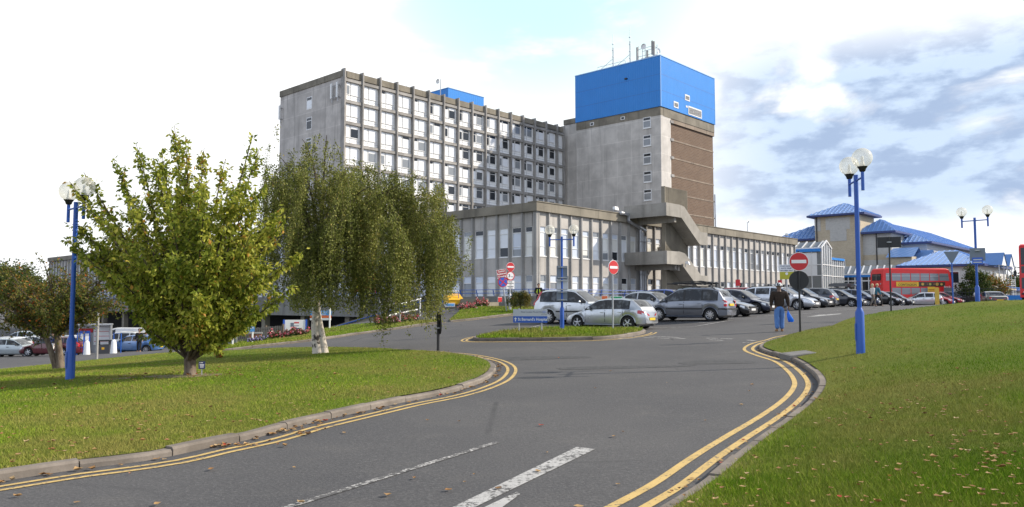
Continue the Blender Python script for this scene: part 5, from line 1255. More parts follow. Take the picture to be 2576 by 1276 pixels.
# visitors car park sign
d_ = 46; px = pxm(d_); p = at(608, 862, d_); o = thing('direction_sign', p, R(16), 'pale blue visitors car park sign on white posts by the picket fence', 'sign'); W = 60 * px
plate('panel', W, 27 * px, 47 * px, 0, M['pale_blue_sign'], o); text_mesh('lettering', 'Visitors Car Park', .21, M['white_sign'], o, (.02, -.016, 37 * px), FRONT, bold=.002, xs=.88)
for s in (-.36, .42): mb = MB(); mb.tube([(s * W, .05, -.3), (s * W, .05, 46 * px)], .05, 8); mb.build('post', M['white_paint'], o, smooth=40)
# map board behind the flower bed
d_ = 50; px = pxm(d_); p = at(742, 842, d_); o = thing('map_board', p, R(15), 'white map board with blue side posts behind the flower bed', 'sign'); W = 54 * px; plate('board', W, 0, 37 * px, 0, M['white_sign'], o)
for s in (-1, 1): plate('blue_edge', .12, -.3, 37.5 * px, -.005, M['blue_sign'], o, .03, x0=s * W / 2 - .06)
plate('map_block', .22, .16, .36, -.016, M['orange'], o, .004, x0=-.3); plate('map_block', .26, .1, .42, -.0165, M['navy'], o, .004, x0=.02); plate('map_block', .34, .55, .58, -.016, M['navy'], o, .004, x0=-.1); plate('map_block', .3, .72, .80, -.016, M['red_sign'], o, .004, x0=-.06); plate('map_block', .2, .50, .76, -.0165, M['sign_back'], o, .004, x0=-.28)
# blue / orange / white sign on two white posts behind the birch
d_ = 49; px = pxm(d_); p = at(806, 834, d_); o = thing('direction_sign', p, R(12), 'blue, orange and white information sign on two tall white posts behind the birch', 'sign'); W = 52 * px
for s in (-.36, .43): mb = MB(); mb.tube([(s * W, -.06, -.3), (s * W, -.06, 60 * px)], .05, 8); mb.build('post', M['white_paint'], o, smooth=40)
for a, b, mt in ((40, 52, 'pale_blue_sign'), (33.5, 39.7, 'orange'), (28, 33.2, 'white_sign')): plate('panel', W, a * px, b * px, 0, M[mt], o)
for k in range(2): text_mesh('lettering', 'Hospital' if k else 'Welcome to', .14, M['white_sign'], o, (.1, -.014, (48.5 - k * 5.3) * px), FRONT)
# plaque beside the tree
d_ = 16.9; px = pxm(d_); o = sign_root('plaque', 507, 956, d_, R(20), 'small dark blue plaque with white writing on a peg beside the leafy tree', 'plaque'); mb = MB(); mb.tube([(0, 0, -.1), (0, 0, .30)], .012, 6); mb.build('peg', M['grey_metal'], o)
plate('panel', 15.5 * px, .24, .40, -.015, M['navy'], o, .006)
for k, (w, x) in enumerate(((.075, -.055), (.09, -.045), (.085, -.042), (.07, -.035))): plate('writing', w, .365 - k * .027 - (.014 if k else 0), .378 - k * .027 - (.014 if k else 0), -.0225, M['white_sign'], o, .001, x0=x)
disc('emblem', .012, .372, -.0225, M['white_sign'], o, .001)

# ------------------------------------------------------------------ street furniture by the pay point, left
def stand(u, v, d): return at(u, v, d)
d_ = 59; px = pxm(d_); p = at(236, 889, d_); o = thing('pay_shelter', p, R(22), 'grey parking pay shelter with white and red tariff boards beside the litter bin', 'shelter'); Hh = 70 * px
mb = MB(); mb.box(-1.15, 1.15, .5, .58, 0, Hh); mb.box(1.1, 1.16, -.4, .5, 0, Hh); mb.box(-1.2, 1.2, -.5, .62, Hh, Hh + .1); mb.build('shelter_frame', M['grey_metal'], o)
mb = MB(); mb.box(-.1, 1.0, .40, .45, .6, Hh - .1); mb.build('tariff_board', M['white_sign'], o); mb = MB()
for z in (.85, 1.25, 1.6): mb.box(-.05, .95, .385, .398, z, z + .035)
mb.build('red_line', M['red_sign'], o); mb = MB(); mb.box(-1.1, -.15, .4, .47, Hh - .55, Hh - .25); mb.build('header_panel', M['red_sign'], o)
mb = MB(); mb.box(-.95, -.3, -.1, .3, 0, 1.25); mb.build('pay_machine', M['black_post'], o); mb = MB(); mb.box(-.98, -.27, -.14, -.09, .85, 1.7); mb.build('machine_poster', M['blue_sign'], o); mb = MB(); mb.box(-.9, -.66, -.16, -.14, .98, 1.5); mb.box(-.59, -.35, -.16, -.14, .98, 1.5); mb.build('poster_page', M['white_sign'], o)
d_ = 57.5; px = pxm(d_); o = thing('litter_bin', at(261.5, 890, d_), R(15), 'dark grey square litter bin with open hood beside the pay shelter', 'litter bin'); mb = MB(); mb.box(-.42, .42, -.35, .35, 0, .66); mb.build('bin_body', M['sign_back'], o); o.children[0].data.materials[0] = simple('bin grey', (.05, .052, .06), .6)
mb = MB()
for s in (-1, 1): mb.box(s * .42 - (.06 if s > 0 else 0), s * .42 + (.06 if s < 0 else 0), -.35, .35, .66, .92)
mb.box(-.45, .45, -.38, .38, .92, 1.0); mb.build('bin_hood', M['black_post'], o); mb = MB(); mb.box(-.09, .09, -.362, -.35, .32, .48); mb.build('emblem', M['yellow'], o)
for i, (u, v, lab) in enumerate(((218, 893, 'white conical bollard left of the pay shelter'), (285.5, 890.5, 'white conical bollard right of the litter bin'), (146, 893, 'white conical bollard beside the maroon estate car'))):
    o = thing('bollard', at(u, v, 56.5), 0, lab, 'bollard', 'white bollards by the pay point'); mb = MB(); mb.lathe([(.24, -.1), (.23, .1), (.17, .85), (.13, .98), (.06, 1.03), (.001, 1.04)], 16); mb.build('bollard_body', M['white_paint'], o, smooth=50)
o = thing('post', at(243, 904, 45), 0, 'plain pale grey post at the far edge of the left lawn', 'post'); mb = MB(); mb.tube([(0, 0, -.2), (0, 0, 2.72)], .075, 10); mb.sphere((0, 0, 2.72), .075, 6); mb.build('post_body', M['conc_pier'], o, smooth=50)
for u0, u1, lab in ((193, 208, 'blue tubular barrier left of the pay machine'), (285, 302, 'blue tubular barrier in front of the pale blue car')):
    p = at(u0, 891, 57.8); o = thing('barrier', p, R(10), lab, 'barrier'); w = (u1 - u0) * pxm(57.8); mb = MB(); mb.tube([(0, 0, -.1), (0, 0, 1.55), (w, 0, 1.5), (w, 0, -.1)], .04, 8); mb.tube([(0, 0, .5), (w, 0, .45)], .025, 6); mb.build('rail', M['blue_rail'], o, smooth=50)
# yellow grit bin, yellow bollard, small white and blue box
o = thing('grit_bin', at(1140, 766, 55.5), R(32), 'yellow grit bin with sloping lid against the retaining wall', 'grit bin'); mb = MB(); mb.prism([(-.35, 0), (.40, 0), (.46, .42), (.40, .62), (.2, .72), (-.42, .34)], lambda y, z: (-.55, y, z), lambda y, z: (.55, y, z)); mb.build('bin_body', M['yellow'], o); mb = MB(); mb.hexa([(-.6, -.46, .30), (.6, -.46, .30), (.6, .2, .70), (-.6, .2, .70), (-.6, -.46, .36), (.6, -.46, .36), (.6, .2, .77), (-.6, .2, .77)]); mb.build('lid', M['yellow'], o)
o = thing('bollard', at(2358, 765, 70), 0, 'tall square yellow bollard in front of the silver hatchback by the bank', 'bollard'); mb = MB(); mb.box(-.14, .14, -.12, .12, -.3, 1.45); mb.box(-.11, .11, -.09, .09, 1.45, 1.49); mb.build('bollard_body', M['yellow_pale'], o)
p = at(1117, 768, 55); o = thing('trolley_rail', p, R(30), 'blue tubular hoop rail in front of the yellow grit bin', 'railing'); mb = MB(); mb.tube([(-.2, -.2, 0), (-.2, -.2, 1.0), (1.05, -.2, 1.0), (1.05, -.2, 0)], .03, 8); mb.tube([(-.2, -.2, .72), (1.05, -.2, .72)], .025, 6); mb.build('rail', M['blue_rail'], o, smooth=50)
mb = MB(); mb.tube([(-.2, -.2, 1.0), (1.05, -.2, 1.0)], .036, 8); mb.build('white_top', M['white_paint'], o)
o = thing('box', at(1131, 772, 53.5), R(20), 'small white and pale blue box at the foot of the yellow grit bin', 'box'); mb = MB(); mb.box(-.35, .35, -.12, .12, 0, .26); mb.build('carton', M['grey_sign'], o); mb = MB(); mb.box(-.3, .3, -.13, -.121, .06, .2); mb.build('carton_label', M['pale_blue_sign'], o)
# white barrier rails and leaning posts by the path
o = thing('guard_rail', at(1000, 806, 46.5), R(38), 'white two-bar guard rail beside the red flower bed', 'railing'); mb = MB()
mb.tube([(-.1, 0, .9), (2.3, 1.1, 1.3)], .045, 8); mb.build('top_bar', M['white_paint'], o, smooth=50); mb = MB(); mb.tube([(-.8, -.2, .28), (1.9, .9, .62)], .045, 8); mb.build('low_bar', M['white_paint'], o, smooth=50)
for x, y, h in ((2.2, 1.05, 1.28), (-.75, -.2, .3)): mb = MB(); mb.tube([(x, y, -.6), (x, y, h)], .04, 8); mb.build('post', M['white_paint'], o, smooth=50)
for (u, v, v2, ln, lab) in ((962, 822, 742, R(-6), 'thin leaning white post beside the ramp'), (1006, 793, 690, 0, 'tall pale straight post behind the hanging birch branches')):
    o = thing('post', at(u, v, 45.5), 0, lab, 'post'); o.rotation_euler = (0, ln, 0); mb = MB(); mb.tube([(0, 0, -.3), (0, 0, (v - v2) * pxm(45.5))], .05, 8); mb.build('post_body', M['conc_pier'], o, smooth=50)
# picket fence, brick planter
fs, fe = at(566, 862, 50), at(710, 850, 49.5); o = thing('picket_fence', (fs.x, fs.y, fs.z), math.atan2(fe.y - fs.y, fe.x - fs.x), 'weathered grey picket fence behind the visitors sign', 'fence'); Lf = (fe - fs).to_2d().length; dz = (fe.z - fs.z) / Lf
mb = MB()
for k in range(int(Lf / .12)):
    x = k * .12; mb.box(x, x + .075, -.01, .012, dz * x - .2, dz * x + .78 + rng.uniform(-.02, .02))
mb.build('picket', simple('weathered timber', (.20, .18, .16), .9, var=.3), o); mb = MB()
for z in (.2, .6): mb.hexa([(0, .014, z), (Lf, .014, z + dz * Lf), (Lf, .05, z + dz * Lf), (0, .05, z), (0, .014, z + .08), (Lf, .014, z + .08 + dz * Lf), (Lf, .05, z + .08 + dz * Lf), (0, .05, z + .08)])
mb.build('fence_rail', M['bark'], o)
for k in range(4): mb = MB(); x = k * Lf / 3.3 + .3; mb.box(x, x + .12, .02, .14, -.3 + dz * x, .88 + dz * x); mb.build('fence_post', M['bark'], o)
o = thing('planter', at(642, 856, 47), R(15), 'small red brick planter with a grey cap beside the picket fence', 'planter'); mb = MB(); mb.box(-.35, .35, -.25, .25, -.2, .38); mb.build('brickwork', brick('red brick', (.42, .12, .06), (.36, .10, .05), (.35, .3, .26)), o); mb = MB(); mb.box(-.4, .4, -.3, .3, .38, .47); mb.build('cap', M['conc_pier'], o)
o = thing('utility_cabinet', at(572, 868, 48), R(15), 'grey green cabinet beside the picket fence at the lawn edge', 'cabinet'); mb = MB(); mb.box(-.45, .55, -.3, .3, -.2, .78); mb.build('cabinet_body', simple('cabinet green grey', (.15, .17, .16), .6), o); mb = MB(); mb.box(-.5, .6, -.35, .35, .78, .83); mb.build('cabinet_lid', M['grey_metal'], o)
o = thing('stake', at(548, 893, 30), 0, 'dead brown stake and twigs behind the leafy tree', 'stake'); mb = MB(); mb.tube([(0, 0, -.2), (.02, 0, 1.3)], .04, 6); mb.build('stick', M['bark_dark'], o)
# ------------------------------------------------------------------ cars
KINDS = {
 # L, W, H, wheelbase, front overhang, wheel radius; shoulder line (x from rear, z); roof line (x from rear, z); windscreen base / top, rear glass top / base; side panes (x ranges)
 'hatch':  dict(L=4.22, W=1.75, H=1.43, wb=2.66, fo=.76, wr=.315, sh=[(0, .56), (.04, .80), (.22, .93), (1.2, .93), (2.9, .89), (3.35, .80), (3.9, .66), (4.12, .56), (4.22, .46)], rf=[(.16, .93), (.62, 1.34), (1.2, 1.425), (2.0, 1.42), (2.45, 1.35), (3.2, .86)], ws=(3.15, 2.42), rg=(.66, .22), panes=[(.78, 1.12), (1.16, 1.92), (1.99, 2.98)], doors=[(1.05, 1.95), (1.97, 3.0)]),
 'mpv':    dict(L=4.32, W=1.76, H=1.66, wb=2.70, fo=.86, wr=.315, sh=[(0, .62), (.04, .86), (.14, .98), (1.4, .97), (3.1, .93), (3.55, .85), (4.0, .72), (4.22, .60), (4.32, .48)], rf=[(.10, .98), (.38, 1.50), (.8, 1.63), (1.9, 1.66), (2.5, 1.58), (3.55, .88)], ws=(3.48, 2.52), rg=(.40, .15), panes=[(.45, 1.12), (1.22, 2.05), (2.16, 3.35)], doors=[(1.15, 2.1), (2.12, 3.15)]),
 'offroad':dict(L=4.50, W=1.80, H=1.74, wb=2.63, fo=.88, wr=.345, sh=[(0, .70), (.05, 1.02), (.2, 1.08), (1.4, 1.06), (2.9, 1.03), (3.3, .99), (4.0, .91), (4.35, .82), (4.50, .58)], rf=[(.16, 1.08), (.42, 1.60), (.8, 1.70), (1.9, 1.73), (2.4, 1.66), (3.2, 1.02)], ws=(3.15, 2.42), rg=(.45, .22), panes=[(.50, 1.02), (1.14, 1.95), (2.04, 2.95)], doors=[(1.1, 2.0), (2.02, 2.98)]),
 'saloon': dict(L=4.60, W=1.77, H=1.44, wb=2.68, fo=.88, wr=.315, sh=[(0, .60), (.05, .86), (.5, .97), (.95, .98), (1.4, .95), (3.1, .90), (3.6, .84), (4.25, .70), (4.5, .58), (4.60, .46)], rf=[(.85, .98), (1.55, 1.36), (2.0, 1.435), (2.5, 1.43), (2.9, 1.35), (3.5, .88)], ws=(3.45, 2.86), rg=(1.5, .9), panes=[(1.25, 2.02), (2.09, 3.25)], doors=[(1.2, 2.05), (2.07, 3.1)]),
 'estate': dict(L=4.70, W=1.78, H=1.47, wb=2.70, fo=.90, wr=.315, sh=[(0, .58), (.04, .84), (.14, .95), (1.4, .95), (3.2, .90), (3.7, .83), (4.35, .70), (4.6, .56), (4.70, .46)], rf=[(.10, .95), (.48, 1.34), (1.0, 1.44), (2.2, 1.46), (2.85, 1.38), (3.6, .88)], ws=(3.55, 2.82), rg=(.5, .15), panes=[(.5, 1.12), (1.2, 2.05), (2.12, 3.35)], doors=[(1.15, 2.1), (2.12, 3.2)]),
 'small':  dict(L=3.82, W=1.66, H=1.44, wb=2.49, fo=.75, wr=.295, sh=[(0, .56), (.04, .82), (.16, .94), (1.1, .93), (2.6, .90), (3.1, .81), (3.55, .68), (3.74, .56), (3.82, .46)], rf=[(.12, .94), (.46, 1.33), (.9, 1.42), (1.8, 1.44), (2.2, 1.37), (3.02, .86)], ws=(2.95, 2.2), rg=(.48, .16), panes=[(.5, .9), (.97, 1.7), (1.77, 2.85)], doors=[(.95, 1.72), (1.74, 2.75)]),
 'van':    dict(L=4.9, W=1.9, H=1.95, wb=3.0, fo=.9, wr=.33, sh=[(0, .7), (.03, 1.0), (.1, 1.1), (2.8, 1.1), (3.6, 1.08), (4.0, 1.04), (4.6, .85), (4.8, .7), (4.9, .5)], rf=[(.04, 1.1), (.1, 1.8), (.4, 1.93), (3.0, 1.95), (3.4, 1.85), (4.2, 1.05)], ws=(4.1, 3.38), rg=(.105, .06), panes=[(3.0, 3.95)], doors=[(2.85, 3.85)]),
}
WHEEL_CACHE = {}
def wheel_meshes(r, spokes):
    if (r, spokes) in WHEEL_CACHE: return WHEEL_CACHE[(r, spokes)]
    T = lambda x, y, z: (x, z, y); wd = .20
    ty = MB(); ty.lathe([(r * .66, -wd / 2), (r * .93, -wd / 2), (r, -wd * .33), (r, wd * .33), (r * .93, wd / 2), (r * .66, wd / 2)], 28, T=T)
    rm = MB(); rm.lathe([(r * .66, -.06), (r * .70, .088), (r * .66, .10), (r * .62, .085), (r * .60, .02)], 28, T=T)
    rm.lathe([(1e-4, .085), (r * .13, .08), (r * .16, .03)], 12, T=T)
    for k in range(spokes):
        a = 2 * math.pi * k / spokes; c, s = math.cos(a), math.sin(a); w0, w1 = r * .085, r * (.10 if spokes < 8 else .07)
        def q(rad, off, y): return (rad * c - off * s, y, rad * s + off * c)
        rm.hexa([q(r * .1, -w0, .045), q(r * .64, -w1, .045), q(r * .64, w1, .045), q(r * .1, w0, .045), q(r * .1, -w0, .078), q(r * .64, -w1, .072), q(r * .64, w1, .072), q(r * .1, w0, .078)])
    bk = MB(); bk.lathe([(1e-4, .02), (r * .62, .02)], 20, T=T)
    out = (ty, rm, bk); WHEEL_CACHE[(r, spokes)] = out; return out
PAINT = {}
def car_paint(c, metal):
    k = (c, metal)
    if k not in PAINT: PAINT[k] = paint('car paint %d' % len(PAINT), c, .3, metal, 1.0)
    return PAINT[k]
def make_car(kind, loc, yaw, colour, label, metal=.25, group='parked cars', spokes=6, detail=1, roofbars=False, clad=None, rear_plate=True, name='parked_car', lights='std', privacy=False):
    S = KINDS[kind]; L, W, H, wr = S['L'], S['W'], S['H'], S['wr']; root = thing(name, loc, yaw, label, 'car', group)
    pm = car_paint(colour, metal); hw = W / 2
    xr, xf = L - S['fo'] - S['wb'], L - S['fo']; cx = (xr + xf) / 2
    xs = sorted(set([round(x, 3) for x in list(np.linspace(0, .12, 4)) + list(np.linspace(.2, L - .2, 40)) + list(np.linspace(L - .12, L, 4)) + [p[0] for p in S['rf']] + [xr + wr * 1.16 * math.cos(t) for t in np.linspace(0, math.pi, 11)] + [xf + wr * 1.16 * math.cos(t) for t in np.linspace(0, math.pi, 11)]]))
    shx, shz = zip(*S['sh']); rfx, rfz = zip(*S['rf'])
    def sm(x, X, Z, k=.10):
        return sum(np.interp(x + d, X, Z) for d in (-k, -k / 2, 0, k / 2, k)) / 5
    def zsh(x): return float(np.interp(x, shx, shz) if (x < .2 or x > L - .12) else sm(x, shx, shz))
    def zrf(x):
        if x <= rfx[0] or x >= rfx[-1]: return zsh(x)
        return max(zsh(x), float(sm(x, rfx, rfz, .07)))
    def wid(x):
        t = abs(x - L / 2) / (L / 2); return hw * (1 - .30 * t ** 7 - .035 * t ** 2)
    def zlo(x, side=True):
        z = .20 + .10 * max(0, (.25 - x) / .25) + .04 * max(0, (x - L + .25) / .25)
        for c in (xr, xf):
            d = abs(x - c); Ra = wr * 1.16
            if d < Ra: z = max(z, wr + math.sqrt(max(Ra * Ra - d * d, 0)) * .98)
        return z
    HM = H - .9
    def section(x):
        w, zl, zs, zr = wid(x), zlo(x), zsh(x), zrf(x); h = zr - zs; t = min(1, max(h, 0) / HM)
        zl = min(zl, zs - .05)
        y5 = w * .945; y7 = w * (.93 - .185 * t); z7 = zs + h * .93 + .004; zc = zs + h + .012 + .022 * (1 - t)
        zm = max(zl + .04, zl + (zs - zl) * .45); zk = max(zl + .015, .28 if zl < .28 else zl + .015)
        return [(0, zl), (w * .86, zl), (w * .965, zk), (w * 1.0, zm), (w * .99, zl + (zs - zl) * .86), (y5, zs), (y5 + (y7 - y5) * .5, zs + (z7 - zs) * .5), (y7, z7), (y7 * .90, z7 + (zc - z7) * .62), (y7 * .5, z7 + (zc - z7) * .92), (0, zc)]
    mb = MB(); n = 11; rows = []
    for x in xs:
        s = section(x); ring = [(x - cx, -y, z) for y, z in s] + [(x - cx, y, z) for y, z in reversed(s[1:-1])]; rows.append(ring)
    m = len(rows[0])
    mb.v = [p for r_ in rows for p in r_]
    for i in range(len(rows) - 1):
        for j in range(m): mb.f.append((i * m + j, i * m + (j + 1) % m, (i + 1) * m + (j + 1) % m, (i + 1) * m + j)); mb.m.append(0)
    mb.f.append(tuple(reversed(range(m)))); mb.m.append(0); e = (len(rows) - 1) * m; mb.f.append(tuple(e + j for j in range(m))); mb.m.append(0)
    body = mb.build('body', pm, root, smooth=38)
    # windows
    gm = M['glass_car']
    def side_pt(x, s, sg, off=.006):
        q = section(x); y = q[5][0] + (q[7][0] - q[5][0]) * s; z = q[5][1] + (q[7][1] - q[5][1]) * s; return (x - cx, sg * (y + off), z + off * .4)
    for sg in (-1, 1):
        for a, b in S['panes']:
            mb = MB(); N = 12; V = []
            for k in range(N + 1):
                x = a + (b - a) * k / N
                for s in (.09, .5, .88): V.append(side_pt(x, s, sg))
            F_ = []
            for k in range(N):
                for t in (0, 1):
                    f = (k * 3 + t, (k + 1) * 3 + t, (k + 1) * 3 + t + 1, k * 3 + t + 1); F_.append(f if sg < 0 else f[::-1])
            mb.add(V, F_); mb.build('window', gm, root, smooth=40)
        if detail > 1:   # black rubber round the side glass
            a, b = S['panes'][0][0] - .05, S['panes'][-1][1] + .09; mb = MB(); N = 26; V = []
            for k in range(N + 1):
                x = a + (b - a) * k / N
                for s in (.04, .93): V.append(side_pt(x, s, sg, .0035))
            mb.add(V, [((2 * k, 2 * k + 2, 2 * k + 3, 2 * k + 1) if sg < 0 else (2 * k + 1, 2 * k + 3, 2 * k + 2, 2 * k)) for k in range(N)]); mb.build('window_surround', M['black_trim'], root, smooth=40)
    def top_panel(x0, x1, name, inset=.9, lift=.009):
        mb = MB(); N, C = 8, 9; V = []
        for k in range(N + 1):
            x = x0 + (x1 - x0) * k / N; q = section(x); y7, z7 = q[7]; zc = q[10][1]
            for c in range(C):
                t = -1 + 2 * c / (C - 1); y = t * y7 * inset; f = abs(t * inset)
                z = np.interp(f, [0, .5, .9, 1], [zc, q[9][1], q[8][1], z7]); V.append((x - cx + (lift * .6 if x0 > L / 2 else -lift * .6), y, float(z) + lift))
        F_ = []
        for k in range(N):
            for c in range(C - 1):
                f = (k * C + c, k * C + c + 1, (k + 1) * C + c + 1, (k + 1) * C + c); F_.append(f if x1 < x0 else f[::-1])
        mb.add(V, F_); return mb.build(name, gm, root, smooth=40)
    top_panel(S['ws'][0] - .03, S['ws'][1] + .04, 'windscreen', .93); top_panel(S['rg'][1] + .05, S['rg'][0] - .02, 'rear_window', .86)
    if kind == 'van':
        mb = MB(); mb.box(-cx - .02, -cx + .03, -.7, -.05, 1.15, 1.7); mb.box(-cx - .02, -cx + .03, .05, .7, 1.15, 1.7); mb.build('rear_window', gm, root)
    # wheels
    for x in (xr, xf):
        for sg in (-1, 1):
            ty, rm, bk = wheel_meshes(wr, spokes); e = bpy.data.objects.new('wheel', None); COL.objects.link(e); e.empty_display_size = .1; e.parent = root; e.location = (x - cx, sg * (hw - .115), wr); e.rotation_euler = (0, rng.uniform(0, 6), 0 if sg > 0 else math.pi)
            ty.build('tyre', M['tyre'], e, smooth=40); r_ = rm.build('rim', M['rim'], e, smooth=30); bk.build('brake_disc', M['black_trim'], e)
    mb = MB(); mb.box(-cx + .2, -cx + L - .2, -hw * .62, hw * .62, .17, .62); mb.build('underbody_light_block', M['black_trim'], root)  # dark box added to stop light leaking through the wheel-arch tunnels
    # lights, plates, trim
    wr_, zr_ = wid(.06), zsh(.06)
    for sg in (-1, 1):
        mb = MB(); zt = min(zsh(.16), .99)
        tall = kind in ('mpv', 'offroad', 'estate', 'van'); z0, z1 = (.72, 1.02) if tall else (.70, .93)
        if kind == 'offroad': z0, z1 = .92, 1.62
        ya = .58 if not tall else .74
        V = []; XR = (.03, .10, .22, .30 if not tall else .14)
        if tall:
            def body_y(z, x): q = section(x); zs = [p[1] for p in q[2:8]]; ys = [p[0] for p in q[2:8]]; return float(np.interp(z, zs, ys))
            mb2 = MB(); N = 5; V = []; F_ = []
            for k in range(N + 1):
                z = z0 + (z1 - z0) * k / N; bx = float(np.interp(z, [p[1] for p in S['rf'][:2]], [p[0] for p in S['rf'][:2]])) if z > S['rf'][0][1] else .03
                y = body_y(z, bx + .08)
                V += [(bx - cx - .015, sg * (y - .13), z), (bx - cx - .012, sg * (y - .02), z), (bx - cx + .05, sg * (y + .012), z), (bx - cx + .15, sg * (y + .01), z)]
            for k in range(N):
                for t in range(3):
                    f = (k * 4 + t, k * 4 + t + 1, (k + 1) * 4 + t + 1, (k + 1) * 4 + t); F_.append(f if sg > 0 else f[::-1])
            mb2.add(V, F_, 0); mb2.m = [1 if (i // 3) == 2 and kind == 'mpv' else 0 for i in range(len(F_))]; mb2.build('tail_light', [M['lamp_red'], M['lamp_clear']], root)
        else:
            q = section(.10); y5, z5 = q[5]; V = []; N = 5; F_ = []
            for k in range(N + 1):
                t = k / N; x = .012 + .33 * t ** 1.5; q = section(x); zz0 = .63 + .12 * t; zz1 = min(.91 - .02 * t, q[5][1] - .02); zz1 = max(zz1, zz0 + .06)
                ycut = max(0.0, 1 - t * 3.2) * .30
                for z in (zz0, (zz0 + zz1) / 2, zz1):
                    y = float(np.interp(z, [p[1] for p in q[2:6]], [p[0] for p in q[2:6]])); V.append((x - cx - .014 * (1 - t), sg * (y - ycut + .006), z))
            for k in range(N):
                for t in range(2):
                    f = (k * 3 + t, (k + 1) * 3 + t, (k + 1) * 3 + t + 1, k * 3 + t + 1); F_.append(f if sg < 0 else f[::-1])
            mb.add(V, F_); mb.m = [1 if (i % 2 == 0 and i in (2, 4)) else 0 for i in range(len(F_))]; mb.build('tail_light', [M['lamp_red'], M['lamp_clear']], root, smooth=50)
        # headlight: patch wrapped round the front corner
        V = []; F_ = []; N = 5; mb = MB()
        for k in range(N + 1):
            t = k / N; x = L - .035 - .36 * t ** 1.4; q = section(x); z1 = q[5][1] - .015 + .01 * t; z0 = z1 - .15 + .05 * t; ycut = max(0.0, 1 - t * 2.2) * .30
            for z in (z0, (z0 + z1) / 2, z1):
                y = float(np.interp(z, [p[1] for p in q[2:6]], [p[0] for p in q[2:6]])); V.append((x - cx + .014 * (1 - t), sg * (y - ycut + .007), z))
        for k in range(N):
            for t in range(2):
                f = (k * 3 + t, (k + 1) * 3 + t, (k + 1) * 3 + t + 1, k * 3 + t + 1); F_.append(f if sg > 0 else f[::-1])
        mb.add(V, F_); mb.build('headlight', M['lamp_clear'], root, smooth=50)
        # mirror, handles
        xm = S['ws'][0] - .38; q = section(xm); mb = MB(); mb.sphere((xm - cx, sg * (q[5][0] + .12), q[5][1] + .07), .10, 6, sc=(.62, 1.15, .75)); mb.box(xm - cx - .03, xm - cx + .03, min(sg * q[5][0] * .97, sg * (q[5][0] + .1)), max(sg * q[5][0] * .97, sg * (q[5][0] + .1)), q[5][1] + .03, q[5][1] + .06); mb.build('wing_mirror', pm if detail > 1 else M['black_trim'], root, smooth=60)
        for a, b in S['doors']:
            if detail > 1:
                # door panel skin, a hair proud of the body so that its shut lines show
                N = 6; V = []; F_ = []; dm = MB(); frac = [.13, .3, .55, .8, .985]
                for k in range(N + 1):
                    x = a + .012 + (b - a - .024) * k / N; q = section(x); zs_ = q[5][1]; zl_ = max(q[1][1], .27); zz = [zl_ + (zs_ - zl_) * f for f in frac]
                    for z in zz:
                        y = float(np.interp(z, [p[1] for p in q[1:6]], [p[0] for p in q[1:6]])); V.append((x - cx, sg * (y + .010), z))
                nf = len(frac)
                for k in range(N):
                    for t in range(nf - 1):
                        f = (k * nf + t, (k + 1) * nf + t, (k + 1) * nf + t + 1, k * nf + t + 1); F_.append(f if sg < 0 else f[::-1])
                dm.add(V, F_); dr = dm.build('door', pm, root, smooth=60)
                sm_ = MB()     # dark shut line behind the door skin
                V2 = []
                for x in (a - .006, b + .006):
                    for sgn in (-.007, .007):
                        q = section(x + sgn); zl_ = max(q[1][1], .27)
                        for f in frac:
                            z = zl_ + (q[5][1] - zl_) * f; y = float(np.interp(z, [p[1] for p in q[1:6]], [p[0] for p in q[1:6]])); V2.append((x + sgn - cx, sg * (y + .004), z))
                F2 = []
                for c in range(2):
                    for t in range(nf - 1):
                        f = (c * 2 * nf + t, (c * 2 + 1) * nf + t, (c * 2 + 1) * nf + t + 1, c * 2 * nf + t + 1); F2.append(f if sg < 0 else f[::-1])
                sm_.add(V2, F2); sm_.build('shut_line', M['black_trim'], dr)
                par = dr
            else: par = root
            xh = a + .14; q = section(xh); z = q[5][1] - .13; y = float(np.interp(z, [p[1] for p in q[2:6]], [p[0] for p in q[2:6]])); mb = MB(); mb.box(xh - cx - .09, xh - cx + .09, min(sg * (y - .01), sg * (y + .03)), max(sg * (y - .01), sg * (y + .03)), z - .018, z + .018)
            mb.build('door_handle', pm if detail > 1 else M['black_trim'], par)
    mb = MB(); zp = .62 if kind not in ('mpv', 'offroad', 'estate') else .80
    if kind == 'hatch': zp = .50
    mb.box(-cx - .025, -cx + .05, -.26, .26, zp - .055, zp + .055); mb.build('number_plate', M['plate_y'], root)
    mb = MB(); mb.box(L - cx - .03, L - cx + .022, -.26, .26, .36, .47); mb.build('number_plate', M['plate_w'], root)
    mb = MB(); mb.box(L - cx - .05, L - cx + .012, -.55, .55, .24, .33); mb.box(L - cx - .06, L - cx + .01, -.42, .42, .50, .585); mb.build('grille', M['black_trim'], root)
    if detail > 1:
        xw = S['rg'][1] + .10; mb = MB(); zz = zrf(xw); mb.tube([(xw - cx - .03, .05, zz + .0), (xw + .05 - cx - .03, .36, zrf(xw + .05) + .03)], .012, 5); mb.build('rear_wiper', M['black_trim'], root)
        for c in (xr, xf):
            for sg in (-1, 1):
                pts = []; mb = MB()
                for t in np.linspace(.08, math.pi - .08, 14):
                    x = c + wr * 1.17 * math.cos(t); z = wr + wr * 1.17 * math.sin(t); q = section(c); pts.append((x - cx, sg * (wid(x) * 1.0 + .0), z))
                mb.tube(pts, .02, 5, cap=True); mb.build('wheel_arch_lip', pm, root, smooth=60)
        mb = MB(); mb.tube([(xr + wr * 1.2 - cx, -hw * .96, .23), (xf - wr * 1.2 - cx, -hw * .96, .23)], .035, 6); mb.tube([(xr + wr * 1.2 - cx, hw * .96, .23), (xf - wr * 1.2 - cx, hw * .96, .23)], .035, 6); mb.build('sill_trim', pm, root, smooth=60)
